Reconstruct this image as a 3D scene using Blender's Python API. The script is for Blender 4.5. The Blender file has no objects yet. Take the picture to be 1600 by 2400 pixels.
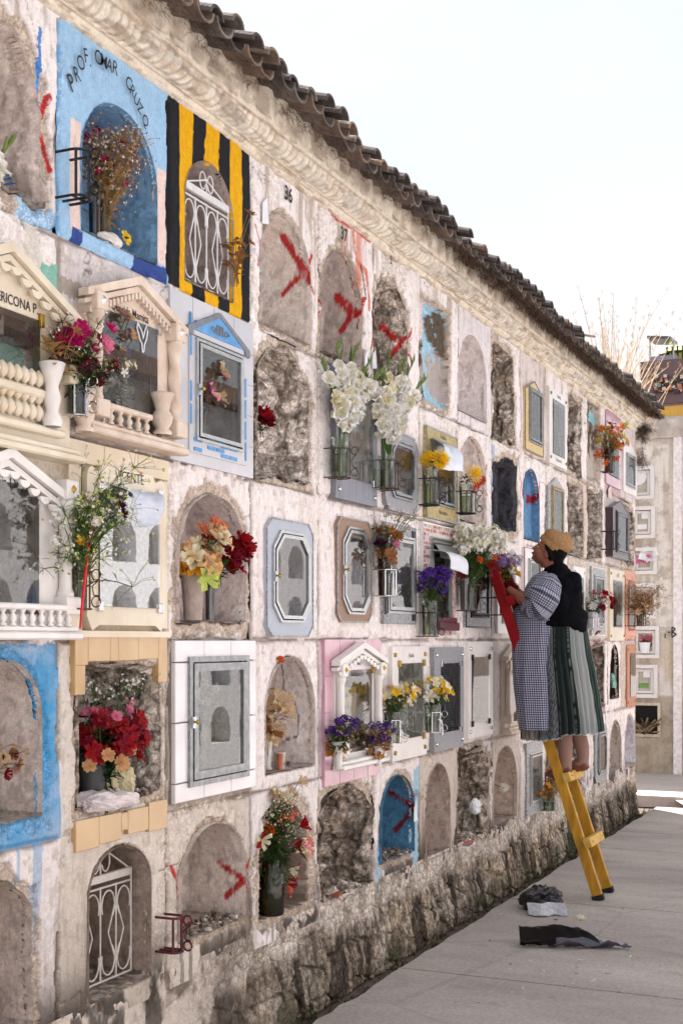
import bpy, math, random
import numpy as np
from mathutils import Vector, Matrix
PI = math.pi
random.seed(7)
RNG = np.random.default_rng(11)
sc = bpy.context.scene
COL = sc.collection
# ------------------------------------------------------------------ camera numbers (metres)
F = 3013.0; A = math.radians(24.3); CA, SA = math.cos(A), math.sin(A)
D = 2.637; HC = 1.674; VX = 2160.4
def P(px, py, e=0.0):
    """photo point -> place on the wall-parallel plane e metres out of the tomb wall"""
    zc = F*(D-e)/(CA*(VX-px)); return ((zc-(D-e)*SA)/CA, HC-(py-1500.0)*zc/F)
def P3(px, py, e=0.0):
    x, z = P(px, py, e); return Vector((x, -e, z))
def G(px, py, z=0.0):
    zc = F*(HC-z)/(py-1500.0); xc = (px-800.0)/F*zc
    return Vector((zc*CA+xc*SA, -D+zc*SA-xc*CA, z))
def Q(px, py, zc):
    xc = (px-800.0)/F*zc
    return Vector((zc*CA+xc*SA, -D+zc*SA-xc*CA, HC-(py-1500.0)*zc/F))
def C(r, g, b):
    def l(c):
        c /= 255.0
        return c/12.92 if c <= .04045 else ((c+.055)/1.055)**2.4
    return (l(r), l(g), l(b))
def S(c): return 3.541+.6789*c
ZR = [3.83, 3.034, 2.369, 1.674, 1.008, .33]
# ------------------------------------------------------------------ noise in numpy
def _h(ix, iy, seed):
    n = (ix.astype(np.int64)*374761393+iy.astype(np.int64)*668265263+seed*974711) & 0xffffffff
    n = ((n ^ (n >> 13))*1274126177) & 0xffffffff
    n = ((n ^ (n >> 16))*2246822519) & 0xffffffff
    return ((n ^ (n >> 15)) & 0xffffff)/float(0xffffff)
def vn(x, y, seed=0):
    ix = np.floor(x); iy = np.floor(y); fx = x-ix; fy = y-iy
    fx = fx*fx*(3-2*fx); fy = fy*fy*(3-2*fy)
    a = _h(ix, iy, seed); b = _h(ix+1, iy, seed); c = _h(ix, iy+1, seed); d = _h(ix+1, iy+1, seed)
    return (a*(1-fx)+b*fx)*(1-fy)+(c*(1-fx)+d*fx)*fy
def fbm(x, y, seed=0, o=4):
    t = 0; a = .5; n = 0
    for i in range(o):
        t = t+a*vn(x, y, seed+i*17); n += a; x = x*2.03+5.1; y = y*2.03+3.7; a *= .5
    return t/n
def worley(x, y, seed=0):
    ix = np.floor(x); iy = np.floor(y)
    b1 = np.full(x.shape, 9.0); b2 = np.full(x.shape, 9.0); cid = np.zeros(x.shape)
    for i in (-1, 0, 1):
        for j in (-1, 0, 1):
            jx = ix+i; jy = iy+j
            px = jx+.15+.7*_h(jx, jy, seed); py = jy+.15+.7*_h(jx, jy, seed+5)
            d = np.sqrt((px-x)**2+(py-y)**2); m = d < b1
            b2 = np.where(m, b1, np.minimum(b2, d)); cid = np.where(m, _h(jx, jy, seed+9), cid); b1 = np.where(m, d, b1)
    return b1, b2, cid
def sst(a, b, x):
    t = np.clip((x-a)/(b-a), 0, 1); return t*t*(3-2*t)
# ------------------------------------------------------------------ materials
MATS = {}
def _nodes(name):
    m = bpy.data.materials.new(name); m.use_nodes = True
    nt = m.node_tree; return m, nt, nt.nodes, nt.links, nt.nodes['Principled BSDF']
def mat(name, col, rough=.7, metal=0.0, var=.18, scale=25.0, bump=.0, bscale=60.0, spec=.5, sub=0.0, coat=0.0, stretch=(1,1,1), col2=None, bdist=.01):
    if name in MATS: return MATS[name]
    m, nt, N, L, B = _nodes(name)
    tc = N.new('ShaderNodeTexCoord'); mp = N.new('ShaderNodeMapping'); mp.inputs['Scale'].default_value = stretch
    L.new(tc.outputs['Object'], mp.inputs['Vector'])
    nz = N.new('ShaderNodeTexNoise'); nz.inputs['Scale'].default_value = scale; nz.inputs['Detail'].default_value = 6
    L.new(mp.outputs['Vector'], nz.inputs['Vector'])
    rp = N.new('ShaderNodeValToRGB'); rp.color_ramp.elements[0].position = .3; rp.color_ramp.elements[1].position = .7
    c2 = col2 if col2 else tuple(min(1, x*(1+var)) for x in col)
    c1 = col if col2 else tuple(x*(1-var) for x in col)
    rp.color_ramp.elements[0].color = (*c1, 1); rp.color_ramp.elements[1].color = (*c2, 1)
    L.new(nz.outputs['Fac'], rp.inputs['Fac']); L.new(rp.outputs['Color'], B.inputs['Base Color'])
    B.inputs['Roughness'].default_value = rough; B.inputs['Metallic'].default_value = metal
    B.inputs['Specular IOR Level'].default_value = spec
    if coat: B.inputs['Coat Weight'].default_value = coat; B.inputs['Coat Roughness'].default_value = .08
    if sub: 
        B.inputs['Subsurface Weight'].default_value = sub; B.inputs['Subsurface Scale'].default_value = .01
    if bump:
        n2 = N.new('ShaderNodeTexNoise'); n2.inputs['Scale'].default_value = bscale; n2.inputs['Detail'].default_value = 5
        L.new(mp.outputs['Vector'], n2.inputs['Vector'])
        bp = N.new('ShaderNodeBump'); bp.inputs['Strength'].default_value = bump; bp.inputs['Distance'].default_value = bdist
        L.new(n2.outputs['Fac'], bp.inputs['Height']); L.new(bp.outputs['Normal'], B.inputs['Normal'])
    MATS[name] = m; return m
def petal(name, col, var=.25, tr=.35):
    """thin petals and leaves: diffuse with light passing through"""
    if name in MATS: return MATS[name]
    m, nt, N, L, B = _nodes(name)
    tc = N.new('ShaderNodeTexCoord'); nz = N.new('ShaderNodeTexNoise'); nz.inputs['Scale'].default_value = 40; nz.inputs['Detail'].default_value = 4
    L.new(tc.outputs['Object'], nz.inputs['Vector'])
    rp = N.new('ShaderNodeValToRGB'); rp.color_ramp.elements[0].position = .32; rp.color_ramp.elements[1].position = .68
    rp.color_ramp.elements[0].color = (*[x*(1-var) for x in col], 1); rp.color_ramp.elements[1].color = (*[min(1, x*(1+var)) for x in col], 1)
    L.new(nz.outputs['Fac'], rp.inputs['Fac']); L.new(rp.outputs['Color'], B.inputs['Base Color'])
    B.inputs['Roughness'].default_value = .6; B.inputs['Specular IOR Level'].default_value = .3
    t = N.new('ShaderNodeBsdfTranslucent'); L.new(rp.outputs['Color'], t.inputs['Color'])
    mx = N.new('ShaderNodeMixShader'); mx.inputs[0].default_value = tr
    L.new(B.outputs[0], mx.inputs[1]); L.new(t.outputs[0], mx.inputs[2]); L.new(mx.outputs[0], N['Material Output'].inputs['Surface'])
    MATS[name] = m; return m
def glass(name, tint=(1, 1, 1), ior=1.9, rough=.02, wav=.0, haze=0.0, hcol=(.5,.5,.48)):
    """thin sheet glass: what lies behind shows, the sky and the lane mirror in it; dusty"""
    if name in MATS: return MATS[name]
    m, nt, N, L, B = _nodes(name); N.remove(B)
    tr = N.new('ShaderNodeBsdfTransparent'); tr.inputs['Color'].default_value = (*tint, 1)
    gl = N.new('ShaderNodeBsdfGlossy'); gl.inputs['Roughness'].default_value = rough
    fr = N.new('ShaderNodeFresnel'); fr.inputs['IOR'].default_value = ior
    mx = N.new('ShaderNodeMixShader'); L.new(fr.outputs[0], mx.inputs[0]); L.new(tr.outputs[0], mx.inputs[1]); L.new(gl.outputs[0], mx.inputs[2])
    tc = N.new('ShaderNodeTexCoord'); nz = N.new('ShaderNodeTexNoise'); nz.inputs['Scale'].default_value = 9; nz.inputs['Detail'].default_value = 3
    L.new(tc.outputs['Object'], nz.inputs['Vector'])
    if wav:
        bp = N.new('ShaderNodeBump'); bp.inputs['Strength'].default_value = wav; bp.inputs['Distance'].default_value = .01
        L.new(nz.outputs['Fac'], bp.inputs['Height']); L.new(bp.outputs['Normal'], gl.inputs['Normal'])
    out = mx.outputs[0]
    if haze:
        df = N.new('ShaderNodeBsdfDiffuse'); df.inputs['Color'].default_value = (*hcol, 1)
        n3 = N.new('ShaderNodeTexNoise'); n3.inputs['Scale'].default_value = 22; n3.inputs['Detail'].default_value = 7
        L.new(tc.outputs['Object'], n3.inputs['Vector'])
        mr = N.new('ShaderNodeMapRange'); mr.inputs[1].default_value = .35; mr.inputs[2].default_value = .75; mr.inputs[3].default_value = haze*.3; mr.inputs[4].default_value = haze*1.6
        L.new(n3.outputs['Fac'], mr.inputs[0])
        m2 = N.new('ShaderNodeMixShader'); L.new(mr.outputs[0], m2.inputs[0]); L.new(out, m2.inputs[1]); L.new(df.outputs[0], m2.inputs[2]); out = m2.outputs[0]
    L.new(out, N['Material Output'].inputs['Surface']); MATS[name] = m; return m
def wallmat(name, bump=.5, rough=.92):
    """pigment comes from the mesh colour layer, grain and pits from noise"""
    if name in MATS: return MATS[name]
    m, nt, N, L, B = _nodes(name)
    at = N.new('ShaderNodeAttribute'); at.attribute_name = 'Col'
    tc = N.new('ShaderNodeTexCoord')
    nz = N.new('ShaderNodeTexNoise'); nz.inputs['Scale'].default_value = 30; nz.inputs['Detail'].default_value = 3.5; nz.inputs['Roughness'].default_value = .7
    L.new(tc.outputs['Object'], nz.inputs['Vector'])
    mr = N.new('ShaderNodeMapRange'); mr.inputs[1].default_value = .3; mr.inputs[2].default_value = .7; mr.inputs[3].default_value = .88; mr.inputs[4].default_value = 1.08
    L.new(nz.outputs['Fac'], mr.inputs[0])
    mx = N.new('ShaderNodeVectorMath'); mx.operation = 'SCALE'; L.new(at.outputs['Color'], mx.inputs[0]); L.new(mr.outputs[0], mx.inputs['Scale'])
    # crisp fine grain, specks and thin rain streaks; strong stony contrast where the alpha layer says rubble
    def rng(src, a, b, c, d):
        r_ = N.new('ShaderNodeMapRange'); r_.inputs[1].default_value = a; r_.inputs[2].default_value = b; r_.inputs[3].default_value = c; r_.inputs[4].default_value = d; L.new(src, r_.inputs[0]); return r_.outputs[0]
    def mul(a, b):
        m_ = N.new('ShaderNodeMath'); m_.operation = 'MULTIPLY'; L.new(a, m_.inputs[0]); L.new(b, m_.inputs[1]); return m_.outputs[0]
    f1 = N.new('ShaderNodeTexNoise'); f1.inputs['Scale'].default_value = 130; f1.inputs['Detail'].default_value = 3; f1.inputs['Roughness'].default_value = .7; L.new(tc.outputs['Object'], f1.inputs['Vector'])
    mp = N.new('ShaderNodeMapping'); mp.inputs['Scale'].default_value = (50, 50, 3.6); L.new(tc.outputs['Object'], mp.inputs['Vector'])
    f2 = N.new('ShaderNodeTexNoise'); f2.inputs['Scale'].default_value = 1; f2.inputs['Detail'].default_value = 2.5; L.new(mp.outputs[0], f2.inputs['Vector'])
    vo = N.new('ShaderNodeTexVoronoi'); vo.inputs['Scale'].default_value = 34; L.new(tc.outputs['Object'], vo.inputs['Vector'])
    ve = N.new('ShaderNodeTexVoronoi'); ve.feature = 'DISTANCE_TO_EDGE'; ve.inputs['Scale'].default_value = 21; ve.inputs['Detail'].default_value = 0; L.new(tc.outputs['Object'], ve.inputs['Vector'])
    k1 = mul(rng(f1.outputs['Fac'], .3, .7, .86, 1.09), rng(f2.outputs['Fac'], .56, .70, 1.0, .86)); k1 = mul(k1, rng(vo.outputs['Distance'], .05, .10, .72, 1.0))
    k2 = mul(rng(f1.outputs['Fac'], .36, .62, .68, 1.35), rng(ve.outputs['Distance'], .0, .09, .58, 1.05)); k2 = mul(k2, rng(nz.outputs['Fac'], .38, .62, .78, 1.3))
    km = N.new('ShaderNodeMix'); km.data_type = 'FLOAT'; L.new(at.outputs['Alpha'], km.inputs[0]); L.new(k2, km.inputs[2]); L.new(k1, km.inputs[3])
    m3 = N.new('ShaderNodeVectorMath'); m3.operation = 'SCALE'; L.new(mx.outputs[0], m3.inputs[0]); L.new(km.outputs[0], m3.inputs['Scale'])
    L.new(m3.outputs[0], B.inputs['Base Color']); B.inputs['Roughness'].default_value = rough; B.inputs['Specular IOR Level'].default_value = .2
    n2 = N.new('ShaderNodeTexNoise'); n2.inputs['Scale'].default_value = 55; n2.inputs['Detail'].default_value = 4; n2.inputs['Roughness'].default_value = .75
    L.new(tc.outputs['Object'], n2.inputs['Vector'])
    bp = N.new('ShaderNodeBump'); bp.inputs['Strength'].default_value = bump; bp.inputs['Distance'].default_value = .008
    hs = N.new('ShaderNodeMath'); hs.operation = 'MULTIPLY_ADD'; L.new(ve.outputs['Distance'], hs.inputs[0]); L.new(rng(at.outputs['Alpha'], 0, 1, 3.5, .1), hs.inputs[1]); L.new(n2.outputs['Fac'], hs.inputs[2])
    L.new(hs.outputs[0], bp.inputs['Height']); L.new(bp.outputs['Normal'], B.inputs['Normal'])
    MATS[name] = m; return m
# ------------------------------------------------------------------ mesh builder
class MB:
    def __init__(s): s.v = []; s.f = []; s.m = []; s.n = 0
    def add(s, vs, fs, mi=0):
        o = s.n; s.v.extend([tuple(p) for p in vs]); s.n += len(vs)
        s.f.extend([tuple(i+o for i in f) for f in fs]); s.m.extend([mi]*len(fs)); return s
    def box(s, x0, x1, y0, y1, z0, z1, mi=0, ch=0.0):
        if ch <= 0:
            vs = [(x, y, z) for x in (x0, x1) for y in (y0, y1) for z in (z0, z1)]
            s.add(vs, [(0,1,3,2),(4,6,7,5),(0,4,5,1),(2,3,7,6),(0,2,6,4),(1,5,7,3)], mi)
        else:   # chamfered towards the viewer side (y0) edges
            c = ch
            vs = [(x0,y0+c,z0),(x1,y0+c,z0),(x1,y0+c,z1),(x0,y0+c,z1),(x0+c,y0,z0+c),(x1-c,y0,z0+c),(x1-c,y0,z1-c),(x0+c,y0,z1-c),(x0,y1,z0),(x1,y1,z0),(x1,y1,z1),(x0,y1,z1)]
            s.add(vs, [(4,5,6,7),(0,1,5,4),(1,2,6,5),(2,3,7,6),(3,0,4,7),(8,9,1,0),(9,10,2,1),(10,11,3,2),(11,8,0,3),(8,11,10,9)], mi)
        return s
    def obox(s, c, ax, ay, az, mi=0):
        c = Vector(c); vs = [c+ax*i+ay*j+az*k for i in (-.5,.5) for j in (-.5,.5) for k in (-.5,.5)]
        return s.add(vs, [(0,1,3,2),(4,6,7,5),(0,4,5,1),(2,3,7,6),(0,2,6,4),(1,5,7,3)], mi)
    def tube(s, pts, r, n=6, mi=0, cap=True):
        pts = [Vector(p) for p in pts]
        if len(pts) < 2: return s
        rs = r if isinstance(r, (list, tuple)) else [r]*len(pts)
        vs = []; up = None
        for i, p in enumerate(pts):
            t = (pts[min(i+1, len(pts)-1)]-pts[max(i-1, 0)])
            t = t.normalized() if t.length > 1e-9 else Vector((0,0,1))
            if up is None: up = Vector((0,0,1)) if abs(t.z) < .9 else Vector((1,0,0))
            a = up-t*up.dot(t)
            a = a.normalized() if a.length > 1e-6 else t.orthogonal().normalized()
            b = t.cross(a); up = a
            for k in range(n):
                w = 2*PI*k/n; vs.append(p+(a*math.cos(w)+b*math.sin(w))*rs[i])
        fs = [(i*n+k, i*n+(k+1) % n, (i+1)*n+(k+1) % n, (i+1)*n+k) for i in range(len(pts)-1) for k in range(n)]
        if cap: fs += [tuple(range(n))[::-1], tuple((len(pts)-1)*n+k for k in range(n))]
        return s.add(vs, fs, mi)
    def lathe(s, c, prof, n=16, mi=0, axis=None, sx=1.0, sy=1.0, twist=0.0, flute=None):
        c = Vector(c); vs = []
        for j, (r, z) in enumerate(prof):
            for k in range(n):
                w = 2*PI*k/n+twist*z; rr = r
                if flute: rr = r*(1+flute[1]*math.sin(flute[0]*w+flute[2]*z))
                vs.append(c+Vector((math.cos(2*PI*k/n)*rr*sx, math.sin(2*PI*k/n)*rr*sy, z)))
        fs = [(j*n+k, j*n+(k+1) % n, (j+1)*n+(k+1) % n, (j+1)*n+k) for j in range(len(prof)-1) for k in range(n)]
        return s.add(vs, fs, mi)
    def poly(s, pts, y0, y1, mi=0):
        """solid prism: outline pts (x,z) between y0 (front) and y1 (back)"""
        n = len(pts); vs = [(x, y0, z) for x, z in pts]+[(x, y1, z) for x, z in pts]
        fs = [tuple(range(n)), tuple(range(n, 2*n))[::-1]]+[(i, i+n, (i+1) % n+n, (i+1) % n) for i in range(n)]
        return s.add(vs, fs, mi)
    def ring(s, outer, inner, y0, y1, mi=0, bev=0.0):
        """frame between two outlines (star-shaped about the middle), front at y0, back at y1"""
        cx = sum(p[0] for p in inner)/len(inner); cz = sum(p[1] for p in inner)/len(inner)
        def hit(poly, a):
            dx, dz = math.cos(a), math.sin(a); best = None
            for i in range(len(poly)):
                x1, z1 = poly[i][0]-cx, poly[i][1]-cz; x2, z2 = poly[(i+1) % len(poly)][0]-cx, poly[(i+1) % len(poly)][1]-cz
                ex, ez = x2-x1, z2-z1; den = dx*ez-dz*ex
                if abs(den) < 1e-12: continue
                t = (x1*ez-z1*ex)/den; u = (x1*dz-z1*dx)/den
                if t > 0 and -1e-6 <= u <= 1+1e-6 and (best is None or t > best): best = t
            return (cx+dx*best, cz+dz*best) if best else (cx, cz)
        an = sorted(set([round(math.atan2(p[1]-cz, p[0]-cx), 6) for p in outer+inner]+[round(-PI+i*PI/8, 6) for i in range(16)]))
        o = [hit(outer, a) for a in an]; q = [hit(inner, a) for a in an]; n = len(an)
        vs = [(x, y0, z) for x, z in o]+[(x, y0+bev, z) for x, z in q]+[(x, y1, z) for x, z in o]+[(x, y1, z) for x, z in q]
        fs = []
        for i in range(n):
            j = (i+1) % n; fs += [(i, j, n+j, n+i), (2*n+i, 2*n+j, j, i), (n+i, n+j, 3*n+j, 3*n+i)]
        return s.add(vs, fs, mi)
    def build(s, name, mats, parent=None, smooth=False, ang=None):
        me = bpy.data.meshes.new(name)
        o0 = parent_loc(parent)
        me.from_pydata([(x-o0[0], y-o0[1], z-o0[2]) for x, y, z in s.v], [], s.f)
        if not isinstance(mats, (list, tuple)): mats = [mats]
        for m in mats: me.materials.append(m)
        if len(mats) > 1: me.polygons.foreach_set('material_index', s.m)
        if smooth:
            me.polygons.foreach_set('use_smooth', [True]*len(s.f))
        me.update()
        if smooth and ang:
            try: me.set_sharp_from_angle(angle=math.radians(ang))
            except Exception: pass
        o = bpy.data.objects.new(name, me); COL.objects.link(o)
        if parent: o.parent = parent
        return o
def parent_loc(p):
    x = Vector((0,0,0))
    while p: x = x+p.location; p = p.parent
    return x
def tag(o, label=None, cat=None, group=None, kind=None):
    if label: o['label'] = label
    if cat: o['category'] = cat
    if group: o['group'] = group
    if kind: o['kind'] = kind
    return o
def thing(name, label, cat, loc=(0,0,0), group=None):
    o = bpy.data.objects.new(name, None); COL.objects.link(o); o.location = loc; o.empty_display_size = .1
    return tag(o, label, cat, group)
def single(name, mb, mats, label, cat, group=None, smooth=False, ang=None, kind=None):
    """a thing that is one mesh: origin at the middle of its base"""
    xs = [p[0] for p in mb.v]; ys = [p[1] for p in mb.v]; zs = [p[2] for p in mb.v]
    c = ((min(xs)+max(xs))/2, (min(ys)+max(ys))/2, min(zs))
    mb.v = [(x-c[0], y-c[1], z-c[2]) for x, y, z in mb.v]
    o = mb.build(name, mats, None, smooth, ang); o.location = c
    return tag(o, label, cat, group, kind)
def text_verts(txt, size=.05, sx=1.0, bold=0.0):
    cu = bpy.data.curves.new('t', 'FONT'); cu.body = txt; cu.size = size; cu.align_x = 'CENTER'; cu.resolution_u = 3; cu.offset = bold*size
    o = bpy.data.objects.new('t', cu); COL.objects.link(o)
    dg = bpy.context.evaluated_depsgraph_get(); dg.update(); me = bpy.data.meshes.new_from_object(o.evaluated_get(dg))
    vs = [(v.co.x*sx, v.co.y) for v in me.vertices]; fs = [tuple(p.vertices) for p in me.polygons]
    bpy.data.objects.remove(o); bpy.data.curves.remove(cu); bpy.data.meshes.remove(me); return vs, fs
def put_text(mb, txt, x, z, y, size=.05, sx=1.0, rot=0.0, bold=0.0, mi=0, shear=0.0):
    vs, fs = text_verts(txt, size, sx, bold); c, s_ = math.cos(rot), math.sin(rot)
    mb.add([(x+(u+shear*w)*c-w*s_, y, z+(u+shear*w)*s_+w*c) for u, w in vs], fs, mi)
# ================================================================== THE NICHE WALL
PLW = C(240,231,229); PLG = C(172,160,154); PLD = C(140,126,114); DIRT = C(84,70,58); MOLD = C(46,38,32)
RED = C(176,26,30); RUB = C(150,136,122); RUB2 = C(88,74,60); TAN = C(196,178,150)
wall = thing('niche_wall', 'long whitewashed cemetery wall of burial niches in five rows under a tiled eave', 'niche wall', (7.5, .3, 0))
WM = wallmat('old_plaster')
def arch_sdf(S_, Z_, o):
    (sl, sr, zt, zb, shape, rise) = o
    w = (sr-sl)/2; sc_ = (sl+sr)/2
    if shape == 'rect': 
        d = np.maximum(np.abs(S_-sc_)-w, Z_-zt)
    else:
        zs = zt-rise
        e = (np.sqrt(((S_-sc_)/w)**2+((np.maximum(Z_, zs)-zs)/rise)**2)-1)*min(w, rise)
        d = np.where(Z_ > zs, e, np.abs(S_-sc_)-w)
    return np.maximum(d, zb-Z_)
def opening(xl, xr, top, bot, shape='arch', rise=None):
    sl = P(xl, 1500)[0]; sr = P(xr, 1500)[0]; zt = P(*top)[1]; zb = P(*bot)[1]
    return (sl, sr, zt, zb, shape, rise if rise else min((sr-sl)/2, zt-zb-.05))
def seg_d(S_, Z_, pts):
    b = np.full(S_.shape, 9.0)
    for (x1, z1), (x2, z2) in zip(pts, pts[1:]):
        ex, ez = x2-x1, z2-z1; t = np.clip(((S_-x1)*ex+(Z_-z1)*ez)/(ex*ex+ez*ez+1e-9), 0, 1)
        b = np.minimum(b, np.sqrt((S_-x1-t*ex)**2+(Z_-z1-t*ez)**2))
    return b
def mixc(col, m, c):
    m = np.clip(m, 0, 1)[..., None]; col[...] = col*(1-m)+np.array(c)*m
# paint marks ------------------------------------------------------
def stroke(pts, w, c, e=0.0, ragged=.6, drip=0):
    q = [P(x, y, e) for x, y in pts]
    def f(S_, Z_, H, dd, col, k):
        d = seg_d(S_, Z_, q); n = fbm(S_*16, Z_*16, 71, 5)
        m = sst(w*(1+ragged*(n-.5)*2), w*(1+ragged*(n-.5)*2)*.72, d)
        lev = (H > .06) if e < -.02 else (H < .06)
        m = m*lev*np.where(fbm(S_*50, Z_*22, 5, 4) > .34, .95, .5); mixc(col, m, c)
    f.jamb = (pts, w, c, ragged) if e < -.02 else None
    return f
def prect(xl, xr, yt, yb, c, nz=.0, inside=None, slant=0):
    sl = P(xl, yt)[0]; sr = P(xr, yt)[0]; zt = P(xl, yt)[1]; zb = P(xl, yb)[1]
    def f(S_, Z_, H, dd, col, k):
        n = (fbm(S_*25, Z_*25, 33)-.5)*nz
        m = (S_ > sl+n) & (S_ < sr+n) & (Z_ < zt+n) & (Z_ > zb+n)
        if inside is True: m &= H > .03
        if inside is False: m &= H < .06
        mixc(col, m.astype(float)*(.93+.07*fbm(S_*60, Z_*6, 9)), c)
    return f
def ang_noise(S_, Z_, op, edge, k):
    cx = (op[0]+op[1])/2; zc_ = op[3]+(op[2]-op[3])*.45; th = np.arctan2(Z_-zc_, S_-cx)
    return (fbm(np.cos(th)*2.6+9+k*.37, np.sin(th)*2.6+9, 401, 5)-.5)*edge*3.2
def jamb_pt(px, py, X):
    k = (px-800.0)/F; zc = X/(CA+k*SA); return (-D+zc*SA-k*zc*CA, HC-(py-1500)*zc/F)
def liner(op, depth, inc, k, paint, peel=None, rough=0.0, edge=0.0):
    """the lining of a clean niche: vaulted jamb and back wall with their own grain and painted marks"""
    sl, sr, zt, zb, shape, rise = op; cx = (sl+sr)/2; w = (sr-sl)/2; g = .0068+.0003*min(k/13, 20)
    if shape == 'rect': out = [(sl,zb),(sl,zt),(sr,zt),(sr,zb),(sl,zb)]
    else:
        zs = zt-rise; out = [(sl,zb),(sl,zs)]+[(cx-w*math.cos(a), zs+rise*math.sin(a)) for a in np.linspace(.06, PI-.06, 40)]+[(sr,zs),(sr,zb),(sl,zb)]
    pts = []
    for a, b in zip(out, out[1:]):
        n = max(1, int(math.hypot(b[0]-a[0], b[1]-a[1])/g))
        for i in range(n): pts.append((a[0]+(b[0]-a[0])*i/n, a[1]+(b[1]-a[1])*i/n))
    pts.append(out[-1]); pts = np.array(pts)
    if edge > .01:   # follow the ragged hole exactly
        zc_ = zb+(zt-zb)*.45; dx = pts[:, 0]-cx; dz = pts[:, 1]-zc_; lo = np.full(len(pts), .2); hi = np.full(len(pts), 1.8)
        for _ in range(22):
            mid = (lo+hi)/2; px_ = cx+dx*mid; pz_ = zc_+dz*mid; v = arch_sdf(px_, pz_, op)-ang_noise(px_, pz_, op, edge, k); lo = np.where(v < 0, mid, lo); hi = np.where(v < 0, hi, mid)
        pts = np.stack([cx+dx*lo, zc_+dz*lo], -1)
    nd = max(6, int(depth/.0075)); n = len(pts)
    y = np.linspace(-.004, depth, nd+1); X_ = np.repeat(pts[:, 0][None], nd+1, 0); Z_ = np.repeat(pts[:, 1][None], nd+1, 0); Y_ = np.repeat(y[:, None], n, 1)
    arc = np.arange(n)[None]*g+0*Y_
    nn = ((fbm(arc*5, Y_*5, 70+k, 4)-.5)*.022+(fbm(arc*28, Y_*28, 71+k, 3)-.5)*.005)*sst(0, .03, Y_)+rough*2.0*(fbm(arc*9, Y_*9, 72+k, 5)-.35)*sst(0, .03, Y_)+rough*.8*(fbm(arc*30, Y_*30, 82+k, 4)-.5)*sst(0,.01,Y_)-(rough*.35*(.5-worley(arc*24, Y_*24, 90)[0])*sst(0,.02,Y_) if rough > .03 else 0)
    zc_ = zb+(zt-zb)*.45; dx = cx-X_; dz = zc_-Z_; l = np.sqrt(dx**2+dz**2)+1e-6; X_ = X_+dx/l*nn*.9; Z_ = Z_+dz/l*nn*.5
    # back wall as a fan of rings
    m = 46; ly = [Y_]; lx = [X_]; lz = [Z_]; la = [arc]
    for i in range(1, m+1):
        t = i/m; lx.append((X_[-1:]*(1-t)+cx*t)); lz.append((Z_[-1:]*(1-t)+zc_*t)); ly.append(depth+(fbm(lx[-1]*7, lz[-1]*7, 73+k, 4)-.5)*(.05+rough*1.2)*min(1, t*4)+rough*.8*(fbm(lx[-1]*26, lz[-1]*26, 83+k, 4)-.5)+(rough*.35*(.5-worley(lx[-1]*24, lz[-1]*24, 89)[0]) if rough > .03 else 0)); la.append(arc[-1:])
    X_ = np.vstack(lx); Z_ = np.vstack(lz); Y_ = np.vstack(ly); arc = np.vstack(la)
    inc = tuple(min(.86, q*1.65) for q in inc) if max(inc) > .2 and abs(inc[0]-inc[2]) < .2 else inc
    col = np.empty(X_.shape+(3,)); col[...] = np.array(inc)
    u = arc*1.0; v = Y_
    mixc(col, sst(.42, .72, fbm(u*4, v*4, 59+k, 5))*.3, tuple(q*.78 for q in inc)); mixc(col, sst(.52, .7, fbm(u*16, v*16, 60+k, 4))*.18, tuple(min(.8, q*1.25) for q in inc))
    mixc(col, sst(.64, .68, fbm(u*26, v*26, 61+k, 3))*.4, tuple(min(.85, q*1.35) for q in inc)); mixc(col, sst(.61, .64, fbm(u*34, v*34, 62+k, 3))*.5, tuple(q*.5 for q in inc))
    if rough > .032:
        gb = fbm(X_*7+Y_*7, Z_*8+Y_*5, 84+k, 5); f2 = fbm(X_*60+Y_*60, Z_*60+Y_*25, 85+k, 3); mixc(col, sst(.40, .56, gb)*.7, C(150,134,118)); mixc(col, sst(.54, .60, fbm(X_*10+Y_*9, Z_*10+4, 86+k, 6))*.85, C(198,186,176)); mixc(col, sst(.50, .56, f2)*.6, C(104,92,80)); mixc(col, sst(.53, .57, fbm(X_*110+Y_*110, Z_*110, 91, 2))*.5, C(196,186,174)); mixc(col, sst(.58, .64, fbm(X_*45+Y_*50, Z_*50, 87+k, 2))*.6, C(206,196,186)); mixc(col, sst(.6, .66, fbm(X_*17+Y_*14, Z_*19, 88+k, 4))*.6, C(78,66,56))
    floor = Z_ < zb+.012; mixc(col, floor*.55, DIRT); mixc(col, floor*sst(.5, .6, fbm(X_*60, Y_*60, 63, 2))*.7, C(196,188,180))
    Z_ = Z_+floor*(.012*fbm(X_*40, Y_*40, 64, 3))
    if peel is not None: mixc(col, sst(peel, peel+.05, fbm(u*7, v*7, 65+k, 5)), C(176,164,156))
    side = (X_ > cx+w*.25)
    for p in paint:
        J = getattr(p, 'jamb', None)
        if not J: continue
        pp, wd, c, rg = J; q = [jamb_pt(a_, b_, sr) for a_, b_ in pp]; d = seg_d(Y_, Z_, q); n2 = fbm(Y_*16, Z_*16, 71, 5)
        lim = wd*(1.0+rg*(n2-.5)*2)*1.0; mixc(col, sst(lim, lim*.75, d)*side*np.where(fbm(Y_*50, Z_*22, 5, 4) > .34, .95, .5), c)
    co = np.stack([X_.ravel()-7.5, Y_.ravel()-.3, Z_.ravel()], -1); idx = np.arange(X_.size).reshape(X_.shape)
    q = np.stack([idx[:-1, :-1], idx[:-1, 1:], idx[1:, 1:], idx[1:, :-1]], -1).reshape(-1, 4)
    return co, q, col.reshape(-1, 3)
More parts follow.
